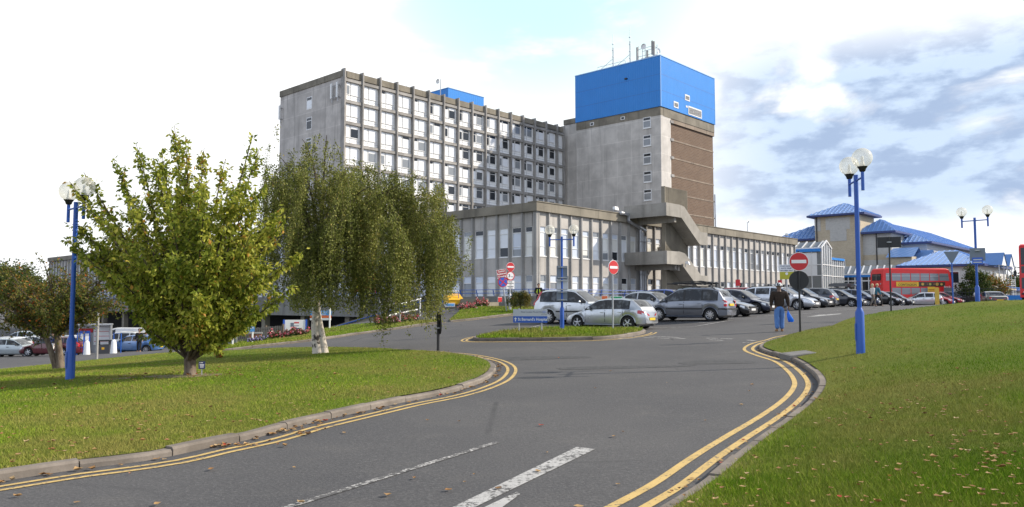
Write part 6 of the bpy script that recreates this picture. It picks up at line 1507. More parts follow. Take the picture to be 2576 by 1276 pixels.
    if clad is not None:
        for sg in (-1, 1):
            for a, b in ((xr + wr * 1.25, xf - wr * 1.25), (.06, xr - wr * 1.25)):
                if b <= a: continue
                mb = MB()
                N = 6; V = []
                for k in range(N + 1):
                    x = a + (b - a) * k / N; q = section(x)
                    for z in (clad - .035, clad + .035): V.append((x - cx, sg * (float(np.interp(z, [p[1] for p in q[2:6]], [p[0] for p in q[2:6]])) + .022), z))
                mb.add(V, [((2 * k, 2 * k + 2, 2 * k + 3, 2 * k + 1) if sg < 0 else (2 * k + 1, 2 * k + 3, 2 * k + 2, 2 * k)) for k in range(N)]); mb.build('side_moulding', M['black_trim'], root)
        mb = MB(); mb.box(-cx - .03, -cx + .02, -hw * .8, hw * .8, clad - .04, clad + .03); mb.build('bumper_moulding', M['black_trim'], root)
    if roofbars:
        mb = MB()
        for sg in (-1, 1):
            pts = [(x - cx, sg * (section(x)[7][0] * .93), zrf(x) + .045) for x in np.linspace(S['rg'][0] + .15, S['ws'][1] - .25, 8)]; pts[0] = (pts[0][0], pts[0][1], pts[0][2] - .05); pts[-1] = (pts[-1][0], pts[-1][1], pts[-1][2] - .05); mb.tube(pts, .018, 6)
        mb.build('roof_rail', M['black_trim'], root, smooth=50)
    return root

def ground_at(x, y): return (x, y, gz(x, y))
def car_at(u, d, kind, yaw, colour, label, **kw):
    x = (u - CU) / F * d; return make_car(kind, ground_at(x, d), yaw, colour, label, **kw)
SILVER, STEEL, BLACKC, NAVYC, REDC = (.56, .58, .60), (.20, .215, .25), (.010, .010, .012), (.012, .018, .045), (.30, .012, .016)
AWAY, TOW = R(143), R(-40)
car_at(1536, 36.4, 'hatch', AWAY, (.52, .54, .56), 'silver hatchback seen from its rear corner, nearest the island', metal=.8, spokes=5, detail=2)
car_at(1457, 39.3, 'offroad', R(-30), SILVER, 'tall silver off-roader behind the blue lamp post on the island', metal=.8, spokes=9, detail=2, clad=.62)
z_ = car_at(1737, 39.0, 'mpv', AWAY, STEEL, 'blue-grey people carrier with black roof bars, seen from its rear corner', metal=.8, spokes=9, detail=2, clad=.60, roofbars=True)
mb = MB()
for x in (-.9, .35): mb.tube([(x, -.95, 1.78), (x, .8, 1.78)], .03, 6)
for y in (-.45, .35): mb.tube([(-1.3, y, 1.84), (1.1, y, 1.84)], .028, 6); mb.box(-1.0, -.2, y - .08, y + .08, 1.80, 1.90)
mb.tube([(-1.3, -.45, 1.84), (-.5, -.1, 1.98), (.5, -.42, 1.90), (1.1, -.2, 1.88)], .02, 5); mb.tube([(-1.1, .35, 1.9), (-.2, .5, 1.96), (.8, .3, 1.9)], .02, 5)
o = mb.build('cycle_carrier', M['black_trim'], None, smooth=50); o.location = z_.location; o.rotation_euler = z_.rotation_euler; tag(o, 'black cycle carrier bars on the roof of the blue-grey people carrier', 'roof rack')
car_at(1633, 44.5, 'saloon', TOW, (.42, .43, .45), 'silver saloon behind the silver hatchback, only its upper half showing', metal=.8)
car_at(1690, 50.5, 'hatch', TOW, (.02, .07, .33), 'bright blue car with just its roof showing behind the silver saloon')
car_at(1802, 43.0, 'hatch', TOW, BLACKC, 'glossy black hatchback with its nose beside the blue-grey people carrier', metal=.1)
car_at(1858, 46.2, 'hatch', TOW, NAVYC, 'dark navy hatchback between the black hatchback and the red estate', metal=.15)
car_at(1893, 50.2, 'estate', TOW, REDC, 'dark red estate car half hidden behind the man with the blue bag', metal=.1)
car_at(1962, 48.5, 'estate', TOW, (.55, .57, .61), 'pale silver estate car behind the right no-entry sign post', metal=.75, roofbars=True, spokes=7)
car_at(2008, 52.5, 'hatch', TOW, (.03, .035, .045), 'charcoal hatchback just right of the pale silver estate', metal=.2)
car_at(2040, 57.5, 'small', AWAY, (.035, .04, .055), 'dark grey small hatchback showing its red tail lights', metal=.2)
car_at(2105, 62.0, 'hatch', TOW, (.02, .024, .035), 'black hatchback below the car with the roof box', metal=.1)
rb = car_at(2120, 70.0, 'mpv', TOW, BLACKC, 'black people carrier with a long black roof box', metal=.1)
rx = thing('roof_box', tuple(rb.location + Vector((0, 0, 1.70))), TOW, 'long glossy black roof box on the black people carrier', 'roof box'); mb = MB()
prof = [(-1.15, .0, .02), (-1.05, .36, .14), (-.4, .42, .2), (.5, .42, .2), (1.05, .3, .12), (1.2, .0, .03)]
mb.prism([(-1.15, .10), (-1.1, .04), (1.05, .04), (1.25, .12), (1.0, .27), (.2, .36), (-.7, .36), (-1.08, .28)], lambda x, z: (x, -.42, z), lambda x, z: (x, .42, z)); mb.build('shell', car_paint(BLACKC, .1), rx, smooth=50); mb = MB(); mb.box(-.6, -.54, -.6, .6, -.02, .04); mb.box(.5, .56, -.6, .6, -.02, .04); mb.build('bar', M['black_trim'], rx)
car_at(2150, 66.5, 'small', TOW, (.03, .045, .09), 'dark blue small car just left of the two walking women', metal=.2)
car_at(2208, 71.0, 'hatch', TOW, (.008, .008, .010), 'black rounded car directly behind the two walking women', metal=.1)
car_at(2240, 76.5, 'small', TOW, (.014, .016, .024), 'black boxy small car left of the silver hatchback by the bank', metal=.1)
car_at(2318, 78.5, 'small', R(165), SILVER, 'small silver hatchback side-on below the red bus', metal=.8)
car_at(2346, 84.0, 'small', TOW, (.42, .02, .03), 'bright red small car left of the give-way sign post', metal=.1)
car_at(2368, 88.0, 'hatch', TOW, (.36, .02, .03), 'dark red hatchback just behind the bright red small car', metal=.1)
car_at(2393, 92.0, 'hatch', TOW, (.02, .025, .06), 'dark blue car right of the give-way sign post', metal=.1)
car_at(2421, 95.0, 'saloon', TOW, (.40, .42, .45), 'pale grey car beside the parked motorcycle', metal=.3)
car_at(2492, 74.0, 'saloon', R(75), (.02, .02, .024), 'black saloon seen from behind in front of the blue hoarding', metal=.1)
# left car park
car_at(344, 61.5, 'hatch', R(178), (.10, .22, .48), 'pale metallic blue hatchback parked behind the big leafy tree', metal=.3, spokes=9)
car_at(307, 67.5, 'offroad', R(178), (.62, .62, .60), 'white off-roader behind the pale blue hatchback', metal=.0)
car_at(140, 58.5, 'estate', R(176), (.11, .010, .018), 'maroon estate car behind the small left tree', metal=.1, spokes=6)
car_at(42, 61.0, 'hatch', R(4), (.40, .45, .47), 'pale silver green hatchback left of the maroon estate', metal=.4)
car_at(-22, 61.5, 'hatch', R(4), (.02, .06, .30), 'deep blue car cut off by the left edge', metal=.1)
car_at(15, 70.0, 'estate', R(176), (.58, .60, .62), 'white-silver estate in the second row at the far left', metal=.3)
car_at(92, 72.0, 'saloon', R(176), (.50, .53, .55), 'silver saloon in the second row behind the maroon estate', metal=.3)
car_at(172, 73.0, 'hatch', R(176), (.42, .47, .50), 'silver hatchback in the second row left of the pay shelter', metal=.3)
car_at(62, 82.0, 'mpv', R(176), (.45, .5, .55), 'pale people carrier in the third row at the far left', metal=.3)
v_ = car_at(318, 74.0, 'van', R(182), (.66, .66, .66), 'white van behind the white off-roader', metal=0.0, name='parked_van'); v_['category'] = 'van'

# ------------------------------------------------------------------ ambulance, buses, motorcycle
p = at(915, 747, 68.5)
amb = thing('ambulance', (p.x, p.y, 1.80), R(105), 'ambulance with red and yellow chevrons on its back, behind the weeping birch', 'ambulance'); mb = MB(); mb.box(0, 4.2, -1.05, 1.05, .45, 2.75); mb.box(4.2, 5.6, -.98, .98, .45, 1.5); mb.hexa([(4.2, -.98, 1.5), (5.2, -.98, 1.5), (5.2, .98, 1.5), (4.2, .98, 1.5), (4.2, -.9, 2.4), (4.5, -.9, 2.4), (4.5, .9, 2.4), (4.2, .9, 2.4)]); mb.build('body', M['white_paint'], amb)
ry = [simple('fluorescent yellow', (.80, .72, .02), .5, var=0), simple('fluorescent red', (.75, .06, .02), .5, var=0)]
for sg in (-1, 1):
    for k in range(9):
        z0 = .5 + k * .25; mb = MB(); y1, y2 = sg * .02, sg * 1.03; a = [(-.02, y1, z0 + .25), (-.02, y2, z0 - .25), (-.02, y2, z0), (-.02, y1, z0 + .5)]
        a = [(x, y, min(max(z, .5), 2.72)) for x, y, z in a]; mb.quad(*(a if sg > 0 else a[::-1])); mb.quad(*[(x + .01, y, z) for x, y, z in (a[::-1] if sg > 0 else a)]); mb.build('chevron', ry[k % 2], amb)
for x in (.9, 4.4):
    for sg in (-1, 1):
        ty, rm, bk = wheel_meshes(.36, 6); e = bpy.data.objects.new('wheel', None); COL.objects.link(e); e.parent = amb; e.location = (x, sg * .92, .36); e.rotation_euler = (0, 0, 0 if sg > 0 else math.pi); ty.build('tyre', M['tyre'], e, smooth=40); rm.build('rim', M['rim'], e, smooth=30)
mb = MB(); mb.box(.1, .5, -.8, .8, 2.751, 2.88); mb.build('light_bar', M['blue_sign'], amb); mb = MB()
for sg in (-1, 1): mb.box(-.03, .03, sg * .98 - .06, sg * .98 + .06, .55, 1.1)
mb.build('tail_light', M['lamp_red'], amb)

bus_red = paint('bus red', (.72, .012, .014), .45, 0, .15)
def bus(loc, yaw, L, label, H=4.25, W=2.5):
    """double-decker, origin under its rear; x forwards, y to its left"""
    o = thing('double_decker_bus', loc, yaw, label, 'bus'); hw = W / 2
    mb = MB(); prof = []
    side = [(0, .35), (-.02, 2.2), (.06, 3.7), (.22, H - .12), (.5, H), (L - .9, H), (L - .5, H - .1), (L - .28, 3.7), (L - .05, 2.0), (L, 1.0), (L - .02, .35)]
    n = len(side); rings = []
    for y, k in ((-hw, 0), (-hw + .10, 1), (hw - .10, 1), (hw, 0)):
        rings.append([(x, y, z - (0 if k or z < H - .2 else .10)) for x, z in side])
    mb.v = [p for r_ in rings for p in r_]
    for i in range(3):
        for j in range(n): mb.f.append((i * n + j, (i + 1) * n + j, (i + 1) * n + (j + 1) % n, i * n + (j + 1) % n)); mb.m.append(0)
    mb.f.append(tuple(range(n))); mb.m.append(0); mb.f.append(tuple(3 * n + j for j in reversed(range(n)))); mb.m.append(0)
    mb.build('body', bus_red, o, smooth=30)
    for sg in (-1, 1):
        y = sg * (hw + .006); y2 = sg * (hw - .03)
        xs_ = [.35] + [1.15 + k * (L - 3.0) / 5 for k in range(6)] + [L - .42]
        for k in range(7):
            a, b = xs_[k] + .05, xs_[k + 1] - .06; mb = MB()
            if k == 6: mb.prism([(a, 2.72), (b + .02, 2.72), (b - .12, 3.62), (a, 3.62)], lambda x, z: (x, y2, z), lambda x, z: (x, y, z))
            else: mb.box(a, b, min(y, y2), max(y, y2), 2.72, 3.62)
            w = mb.build('window', M['glass_grey'], o)
            mb = MB(); mb.box(a, b, min(y, y + sg * .01), max(y, y + sg * .01), 3.28, 3.31); mb.build('window_bar', M['white_frame'] if k < 6 else M['black_trim'], w)
        for k in range(1, 6):
            a, b = xs_[k] + .05, xs_[k + 1] - .06; mb = MB(); mb.box(a, b, min(y, y2), max(y, y2), 1.05, 1.85); mb.build('window', M['glass_grey'], o)
        mb = MB(); mb.box(.05, L - .1, min(y, y2), max(y, y2), .33, .42); mb.build('skirt', M['black_trim'], o)
        mb = MB(); mb.box(L - 1.25, L - .15, min(y, y2), max(y, y2), .5, 1.9); mb.build('door', M['glass_entrance'], o)
        for x in (2.6, L - 2.5):
            e = bpy.data.objects.new('wheel', None); COL.objects.link(e); e.parent = o; e.location = (x, sg * (hw - .1), .48); e.rotation_euler = (0, 0, 0 if sg > 0 else math.pi); ty, rm, bk = wheel_meshes(.48, 8); ty.build('tyre', M['tyre'], e, smooth=40); rm.build('rim', M['sign_back'], e, smooth=30)
    mb = MB(); mb.box(-.04, .1, -.85, .85, 2.75, 3.55); mb.build('rear_window', M['glass'], o); mb = MB(); mb.box(-.045, .1, -.98, .98, 2.62, 2.70); mb.build('rear_ledge', bus_red, o)
    mb = MB(); mb.box(-.05, .05, -.3, .3, 1.75, 2.0); mb.build('route_panel', M['black_trim'], o)
    for sg in (-1, 1):
        mb = MB(); mb.lathe([(.001, -.01), (.09, -.01), (.09, .03)], 12, T=lambda a, b, c, sg=sg: (-.03 - c, sg * .82 + a, 2.35 + b)); mb.build('upper_lamp', M['lamp_clear'], o); mb = MB(); mb.box(-.04, .05, sg * 1.05 - .08, sg * 1.05 + .08, .7, 1.25); mb.build('tail_light', M['lamp_red'], o)
    mb = MB(); mb.hexa([(L - .62, -hw + .12, 3.95), (L - .30, -hw + .12, 2.72), (L - .30, hw - .12, 2.72), (L - .62, hw - .12, 3.95), (L - .28, -hw + .12, 3.95), (L - .11, -hw + .12, 2.72), (L - .11, hw - .12, 2.72), (L - .28, hw - .12, 3.95)]); mb.build('upper_windscreen', M['glass'], o)
    mb = MB(); mb.hexa([(L - .2, -hw + .12, 2.60), (L - .2, -hw + .12, .98), (L - .2, hw - .12, .98), (L - .2, hw - .12, 2.60), (L - .10, -hw + .12, 2.60), (L + .02, -hw + .12, .98), (L + .02, hw - .12, .98), (L - .10, hw - .12, 2.60)]); mb.build('windscreen', M['glass'], o)
    mb = MB(); mb.box(L - .2, L + .03, -.85, .85, .36, .46); mb.box(L - .2, L + .035, -hw + .1, hw - .1, .56, .66); mb.build('bumper', M['black_trim'], o)
    for sg in (-1, 1):
        for yy in (.72, .95): mb = MB(); mb.sphere((L + .0, sg * yy, .72), .10, 8, sc=(.5, 1, 1)); mb.build('headlight', M['lamp_clear'], o, smooth=60)
        mb = MB(); mb.tube([(L - .1, sg * (hw - .02), 2.5), (L + .2, sg * (hw + .22), 2.55), (L + .22, sg * (hw + .25), 2.2)], .03, 6); mb.box(L + .12, L + .24, sg * (hw + .25) - .09, sg * (hw + .25) + .09, 1.85, 2.25); mb.build('wing_mirror', M['black_trim'], o)
    return o
p = at(2223, 760, 94); B1 = bus((p.x - .2, p.y + 1.25, gz(p.x, p.y)), R(9), 9.4, 'red double-decker bus with a yellow film advert along its side')
# the side towards the camera is the bus's right-hand (y = -1.25) side; x runs to the right
yb = -1.25 - .012
def bad(name, x0, x1, z0, z1, mat, th=.0): mb = MB(); mb.box(x0, x1, yb - th - .006, yb - th, z0, z1); return mb.build(name, mat, B1)
bad('advert_panel', 1.75, 4.75, 2.02, 2.58, simple('advert yellow', (.78, .50, .03), .45, var=.03)); text_mesh('lettering', 'CONTAGION', .36, M['black_post'], B1, (3.25, yb - .012, 2.21), FRONT, bold=.006, xs=1.12)
for k in range(2): bad('small_print', 1.95 + k * .1, 4.6 - k * .1, 2.43 + k * .055, 2.455 + k * .055, simple('advert orange', (.50, .16, .02), .5, var=0), .007)
bad('advert_panel', 4.76, 8.35, 2.02, 2.58, simple('dark advert panel', (.05, .035, .02), .4, var=.3))
for x, w, c in ((5.3, .35, (.55, .36, .06)), (5.95, .22, (.16, .10, .05)), (6.3, .3, (.42, .42, .10)), (6.85, .2, (.30, .12, .05)), (7.25, .4, (.45, .30, .06)), (7.85, .3, (.60, .40, .10))):
    mb = MB(); mb.lathe([(.001, 0), (w * .55, 0), (w * .55, .004)], 14, T=lambda a, b, c_, x=x: (x + a * 1.0, yb - .008 - c_, 2.31 + b * .9)); mb.build('advert_blob', simple('advert patch', c, .5, var=.35, scale=9), B1)
bad('advert_panel', 5.95, 6.95, 1.05, 1.98, simple('advert yellow upright', (.76, .48, .03), .45, var=.03), .008)
for k in range(2): bad('small_print', 6.05, 6.85, 1.42 + k * .2, 1.50 + k * .2, simple('advert brown', (.40, .13, .02), .5, var=0), .016)
text_mesh('lettering', 'First', .30, M['white_sign'], B1, (8.45, yb - .01, 1.98), FRONT, bold=.006); mb = MB(); mb.lathe([(.07, 0), (.12, 0), (.12, .004), (.07, .004)], 14, T=lambda a, b, c_: (8.92 + a, yb - .006 - c_, 1.98 + b)); mb.build('logo', M['white_sign'], B1)
B2 = None
p = at(2567, 757, 56); B2 = bus((p.x, p.y, gz(p.x, p.y)), R(-126), 10.2, 'red double-decker bus facing the camera, cut off by the right edge')
# move so that its front left corner, as seen, stands at the frame edge
fr = Vector((math.cos(R(-126)), math.sin(R(-126)))); lf = Vector((-fr.y, fr.x)); tgt = Vector((p.x, p.y)); B2.location.x, B2.location.y = tgt - fr * 10.2 + lf * 1.25
mb = MB(); mb.box(10.2 - .2, 10.2 - .02, -.85, .85, 2.62, 2.9); mb.build('destination_blind', M['black_post'], B2)
def motorcycle(loc, yaw):
    o = thing('motorcycle', loc, yaw, 'parked motorcycle with a white front fairing among the far right cars', 'motorcycle'); T = lambda x, y, z: (x, z, y)
    for x in (-.7, .7):
        mb = MB(); mb.lathe([(.20, -.05), (.29, -.06), (.31, 0), (.29, .06), (.20, .05)], 18, T=lambda a, b, c, x=x: (x + a, c, .31 + b)); mb.build('wheel', M['tyre'], o, smooth=40)
    mb = MB(); mb.prism([(-.5, .45), (.35, .35), (.5, .75), (.2, .95), (-.15, .8), (-.75, .85), (-.85, .75)], lambda x, z: (x, -.14, z), lambda x, z: (x, .14, z)); mb.build('body', M['black_post'], o)
    mb = MB(); mb.tube([(.7, 0, .31), (.45, 0, 1.0)], .04, 6); mb.tube([(.45, -.35, 1.05), (.5, 0, 1.0), (.45, .35, 1.05)], .02, 6); mb.build('fork', M['grey_metal'], o)
    mb = MB(); mb.sphere((.55, 0, 1.12), .24, 8, sc=(.7, 1, 1.15)); mb.build('fairing', M['white_paint'], o, smooth=60); mb = MB(); mb.box(-.7, .0, -.13, .13, .86, .95); mb.build('seat', M['black_trim'], o)
motorcycle(ground_at((2440 - CU) / F * 90, 90), R(-60))

# ------------------------------------------------------------------ people
def skin_mesh(name, pts, edges, rad, mat, parent, root=0, sub=2):
    """one continuous limb surface grown round a skeleton"""
    me = bpy.data.meshes.new(name); me.from_pydata([tuple(p) for p in pts], edges, []); o = bpy.data.objects.new(name, me); COL.objects.link(o)
    md = o.modifiers.new('skin', 'SKIN'); md.use_smooth_shade = True; md.branch_smoothing = .4; ms = o.modifiers.new('sub', 'SUBSURF'); ms.levels = sub; ms.render_levels = sub
    if not me.skin_vertices: me.attributes
    if len(me.skin_vertices) == 0:
        bm = bmesh.new(); bm.from_mesh(me); bm.verts.layers.skin.verify(); bm.to_mesh(me); bm.free()
    for i, v in enumerate(me.skin_vertices[0].data):
        r_ = rad[i]; v.radius = r_ if isinstance(r_, tuple) else (r_, r_); v.use_root = (i == root)
    dg = bpy.context.evaluated_depsgraph_get(); m2 = bpy.data.meshes.new_from_object(o.evaluated_get(dg)); m2.name = name; bpy.data.objects.remove(o)
    m2.materials.clear(); m2.materials.append(mat)
    m2.polygons.foreach_set('use_smooth', [True] * len(m2.polygons))
    o = bpy.data.objects.new(name, m2); COL.objects.link(o); o.parent = parent; return o
SKIN = simple('skin', (.42, .25, .18), .55, var=.06); SKIN_D = simple('darker skin', (.16, .09, .06), .55, var=.06)
def person(loc, yaw, label, H=1.75, top=None, legs=None, shoe=None, hair=None, skin=SKIN, legp=((0.0, 0.0), (0.0, 0.0)), arms=((.0, .0), (.0, .0)), bulk=1.0, hat=None, vest=None, hands_front=False, long_hair=False, coat=1.0):
    """x = to the person's right... y forwards; legp = (swing, knee) in metres for left and right; arms = (swing, out)"""
    o = thing('person', loc, yaw, label, 'person'); k = H / 1.75
    V = lambda x, y, z: (x * k, y * k, z * k)
    hip, ch, nk = .92, 1.32, 1.49
    P = [V(0, 0, hip), V(0, .0, 1.10), V(0, 0, ch), V(0, -.01, nk), V(0, .01, 1.55), V(0, .02, 1.64), V(0, .015, 1.72)]
    E = [(0, 1), (1, 2), (2, 3), (3, 4), (4, 5), (5, 6)]; Rr = [(.145 * bulk, .115 * bulk), (.135 * bulk, .105 * bulk), (.16 * bulk, .115 * bulk), .058, .075, .095, .06]
    Rr = [tuple(a * k for a in r_) if isinstance(r_, tuple) else r_ * k for r_ in Rr]
    legs_pts, arm_pts = [], []
    for sg, (swing, knee) in ((-1, legp[0]), (1, legp[1])):
        hp = V(sg * .09, 0, hip - .06); kn = V(sg * .10, swing * .5 + .03 + knee, .50); an = V(sg * .10, swing, .09 + max(0, -swing) * .12); he = V(sg * .105, swing - .03, .05 + max(0, -swing) * .16); to = V(sg * .125, swing + .17, .035)
        legs_pts.append((hp, kn, an, he, to)); b = len(P); P += [hp, kn, an, to]; E += [(0, b), (b, b + 1), (b + 1, b + 2), (b + 2, b + 3)]; Rr += [.082 * k * bulk, .055 * k, .038 * k, .03 * k]
    for sg, (swing, out) in ((-1, arms[0]), (1, arms[1])):
        sh = V(sg * .185 * bulk, 0, 1.41)
        if hands_front: el = V(sg * .27, .03, 1.13); wr_ = V(sg * .10, .20, 1.00); hd = V(sg * .035, .23, .98)
        else: el = V(sg * (.235 * bulk + out * .5), swing * .4 - .02, 1.14); wr_ = V(sg * (.25 * bulk + out), swing, .90); hd = V(sg * (.25 * bulk + out), swing + .02, .83)
        arm_pts.append((sh, el, wr_, hd)); b = len(P); P += [sh, el, wr_, hd]; E += [(2, b), (b, b + 1), (b + 1, b + 2), (b + 2, b + 3)]; Rr += [.045 * k, .036 * k, .028 * k, (.04 * k, .022 * k)]
        hv = Vector(hd) - Vector(wr_); hv.normalize()
        for f in range(4):
            off = (f - 1.5) * .019 * k; a = Vector(hd) + Vector((0, off, 0)) + hv * .03 * k; c_ = a + hv * (.045 + .012 * (1.5 - abs(f - 1.5))) * k + Vector((-sg * .012 * k, 0, 0)); bb = len(P); P += [tuple(a), tuple(c_)]; E += [(b + 3, bb), (bb, bb + 1)]; Rr += [.0095 * k, .007 * k]
        a = Vector(wr_) + hv * .03 * k + Vector((-sg * .01, .035, 0)) * k; c_ = a + hv * .05 * k + Vector((0, .012 * k, 0)); bb = len(P); P += [tuple(a), tuple(c_)]; E += [(b + 3, bb), (bb, bb + 1)]; Rr += [.011 * k, .008 * k]
    body = skin_mesh('body', P, E, Rr, skin, o)
    fm = MB(); fm.sphere(V(0, .108, 1.625), .017 * k, 5, sc=(.8, 1.1, 1.5))
    for sg in (-1, 1): fm.sphere(V(sg * .088, .005, 1.63), .024 * k, 5, sc=(.45, .8, 1.3))
    fm.build('face', skin, o, smooth=60)
    ey = MB()
    for sg in (-1, 1): ey.sphere(V(sg * .033, .096, 1.655), .010 * k, 4)
    ey.box(-.022 * k, .022 * k, .098 * k, .104 * k, 1.578 * k, 1.584 * k); ey.build('eyes', M['black_post'], o)
    # clothes
    P2 = [V(0, 0, hip - .09), V(0, 0, 1.08), V(0, 0, ch), V(0, -.008, 1.455)]; E2 = [(0, 1), (1, 2), (2, 3)]; R2 = [tuple(a * k * bulk * coat for a in r_) for r_ in ((.168, .135), (.160, .128), (.182, .135), (.085, .08))]
    for (sh, el, wr_, hd) in arm_pts:
        b = len(P2); w2 = tuple(Vector(el).lerp(Vector(wr_), .95)); P2 += [sh, el, w2]; E2 += [(2, b), (b, b + 1), (b + 1, b + 2)]; R2 += [.092 * k * bulk, .066 * k * bulk, .047 * k]
    skin_mesh('jacket', P2, E2, R2, top, o)
    P3 = [V(0, 0, hip + .13), V(0, 0, hip - .04)]; E3 = [(0, 1)]; R3 = [(.155 * k * bulk, .125 * k * bulk), (.155 * k * bulk, .128 * k * bulk)]
    for (hp, kn, an, he, to) in legs_pts:
        b = len(P3); P3 += [hp, kn, an]; E3 += [(1, b), (b, b + 1), (b + 1, b + 2)]; R3 += [.105 * k * bulk, .078 * k * bulk, .066 * k * bulk]
    skin_mesh('trousers', P3, E3, R3, legs, o)
    for (hp, kn, an, he, to) in legs_pts:
        skin_mesh('shoe', [he, tuple(Vector(he).lerp(Vector(to), .55) + Vector((0, 0, .012))), to], [(0, 1), (1, 2)], [(.045 * k, .055 * k), (.05 * k, .045 * k), (.045 * k, .03 * k)], shoe, o, sub=1)
    if hair:
        hm = MB(); hm.sphere(V(0, -.012, 1.672), .112 * k, 8, sc=(.98, 1.08, .98 if not long_hair else 1.02))
        hm.v = [(x, y, z) if not (y > .045 * k and z < 1.685 * k) else (x * .8, .03 * k, z) for x, y, z in hm.v]
        if long_hair: hm.sphere(V(0, -.05, 1.59), .10 * k, 8, sc=(1.05, .75, 1.1))
        hm.build('hair', hair, o, smooth=70)
    if hat: 
        hm = MB(); hm.lathe([(.122 * k, 1.66 * k), (.120 * k, 1.70 * k), (.10 * k, 1.755 * k), (.05 * k, 1.785 * k), (.001, 1.79 * k)], 18, T=lambda x, y, z: (x, y * 1.12, z)); hm.build('cap', hat, o, smooth=60)
        pk = MB(); pk.hexa([V(-.08, .09, 1.662), V(.08, .09, 1.662), V(.06, .20, 1.65), V(-.06, .20, 1.65), V(-.08, .09, 1.675), V(.08, .09, 1.675), V(.06, .20, 1.66), V(-.06, .20, 1.66)]); pk.build('cap_peak', hat, o)
    if vest:
        P4 = [V(0, 0, hip + .0), V(0, 0, 1.12), V(0, 0, ch), V(0, -.008, 1.445)]; vm = skin_mesh('vest', P4, [(0, 1), (1, 2), (2, 3)], [tuple(a * k for a in r_) for r_ in ((.19, .152), (.185, .15), (.205, .152), (.10, .09))], vest, o)
        bm = bmesh.new(); bm.from_mesh(vm.data); bmesh.ops.delete(bm, geom=[f for f in bm.faces if f.calc_center_median().y > .02 and abs(f.calc_center_median().x) < .085], context='FACES'); bm.to_mesh(vm.data); bm.free()
    return o
denim = simple('denim', (.09, .20, .46), .85, var=.3, scale=9); dark_cloth = simple('black cloth', (.014, .014, .016), .85, var=.3); brown_cloth = simple('dark brown wool', (.032, .020, .014), .95, var=.35, scale=14)
tan = simple('tan leather', (.36, .19, .08), .7, var=.15); white_cloth = simple('white cloth', (.68, .66, .62), .85, var=.08); grey_cloth = simple('grey brown cloth', (.14, .125, .105), .9, var=.2); teal = simple('blue green cloth', (.03, .15, .22), .85, var=.15)
blonde = simple('blonde hair', (.50, .36, .20), .7, var=.2, scale=20); dark_hair = simple('dark hair', (.03, .02, .015), .7, var=.2, scale=20); hiviz = simple('yellow vest', (.62, .80, .05), .6, var=.06)
cap_m = NT('patterned white cap'); cap_m.set(Roughness=.85); _v = cap_m.noise(16, 2, .5); cap_m.col(cap_m.mix(cap_m.ramp(_v, .50, .54), (.72, .74, .74), (.03, .035, .04)))
x = (1959 - CU) / F * 28.6
man = person(ground_at(x, 28.6), R(-6), 'man walking away in a dark brown jumper, blue jeans and a patterned white cap', 1.77, brown_cloth, denim, tan, None, SKIN_D, ((-.06, .0), (.10, .02)), ((.02, -.02), (-.04, .0)), 1.24, cap_m.m)
# carrier bag hanging from his right hand
hp_ = man.matrix_basis @ Vector((.295, -.03, .80)); bg = thing('carrier_bag', tuple(hp_), R(8), 'bright blue plastic carrier bag held by the walking man', 'bag'); mb = MB(); rings = []
for z, w, d2, ox in ((0, .012, .01, 0), (-.06, .03, .02, .01), (-.16, .075, .05, .03), (-.30, .12, .085, .075), (-.42, .145, .10, .12), (-.50, .12, .075, .13), (-.515, .03, .02, .12)):
    rings.append([(ox + w * math.cos(t) * (1 + .12 * math.sin(3 * t + z * 9)), d2 * math.sin(t) * (1 + .14 * math.cos(4 * t + z * 7)), z + .015 * math.sin(2 * t)) for t in np.linspace(0, 2 * math.pi, 17)[:-1]])
mb.v = [p for r_ in rings for p in r_]
for i in range(len(rings) - 1):
    for j in range(16): mb.f.append((i * 16 + j, (i + 1) * 16 + j, (i + 1) * 16 + (j + 1) % 16, i * 16 + (j + 1) % 16)); mb.m.append(0)
mb.f.append(tuple(range(16))); mb.m.append(0); mb.f.append(tuple(96 + j for j in reversed(range(16)))); mb.m.append(0)
bagm = NT('blue plastic film'); bagm.set(Roughness=.3); bagm.p.inputs['Base Color'].default_value = (.02, .20, .72, 1); tr_ = bagm.n('ShaderNodeBsdfTranslucent'); tr_.inputs[0].default_value = (.03, .30, .85, 1); mx_ = bagm.n('ShaderNodeMixShader'); mx_.inputs[0].default_value = .4; bagm.l(bagm.p.outputs[0], mx_.inputs[1]); bagm.l(tr_.outputs[0], mx_.inputs[2]); bagm.l(mx_.outputs[0], bagm.t.nodes['Material Output'].inputs[0])
mb.v = [(x * .8, y * .8, z * .85) for x, y, z in mb.v]; mb.build('bag_body', bagm.m, bg, smooth=40); mb = MB(); mb.tube([(-.012, 0, .05), (0, 0, -.05)], .006, 5); mb.tube([(.014, 0, .05), (.01, 0, -.05)], .006, 5); mb.build('bag_handle', bagm.m, bg)
x = (1355 - CU) / F * 55.6; person((x, 55.6, zof(775.5, 55.6)), R(172), 'man in a bright yellow safety vest standing by the wall behind the off-roader', 1.76, dark_cloth, dark_cloth, dark_cloth, dark_hair, SKIN, ((0.02, 0), (-.02, 0)), ((0, 0), (0, 0)), 1.08, vest=hiviz, hands_front=True)
x = (2194 - CU) / F * 58; person(ground_at(x, 58), R(-78), 'fair-haired woman in a white top and grey trousers walking right', 1.68, white_cloth, grey_cloth, dark_cloth, blonde, SKIN, ((.30, .05), (-.30, 0)), ((.12, .0), (-.12, .0)), 1.0, long_hair=True)
x = (2206 - CU) / F * 59; person(ground_at(x, 59.0), R(-78), 'fair-haired woman in a blue green top walking just beyond the woman in white', 1.72, teal, dark_cloth, grey_cloth, blonde, SKIN, ((-.30, 0), (.30, .05)), ((-.1, 0), (.12, 0)), 1.0)
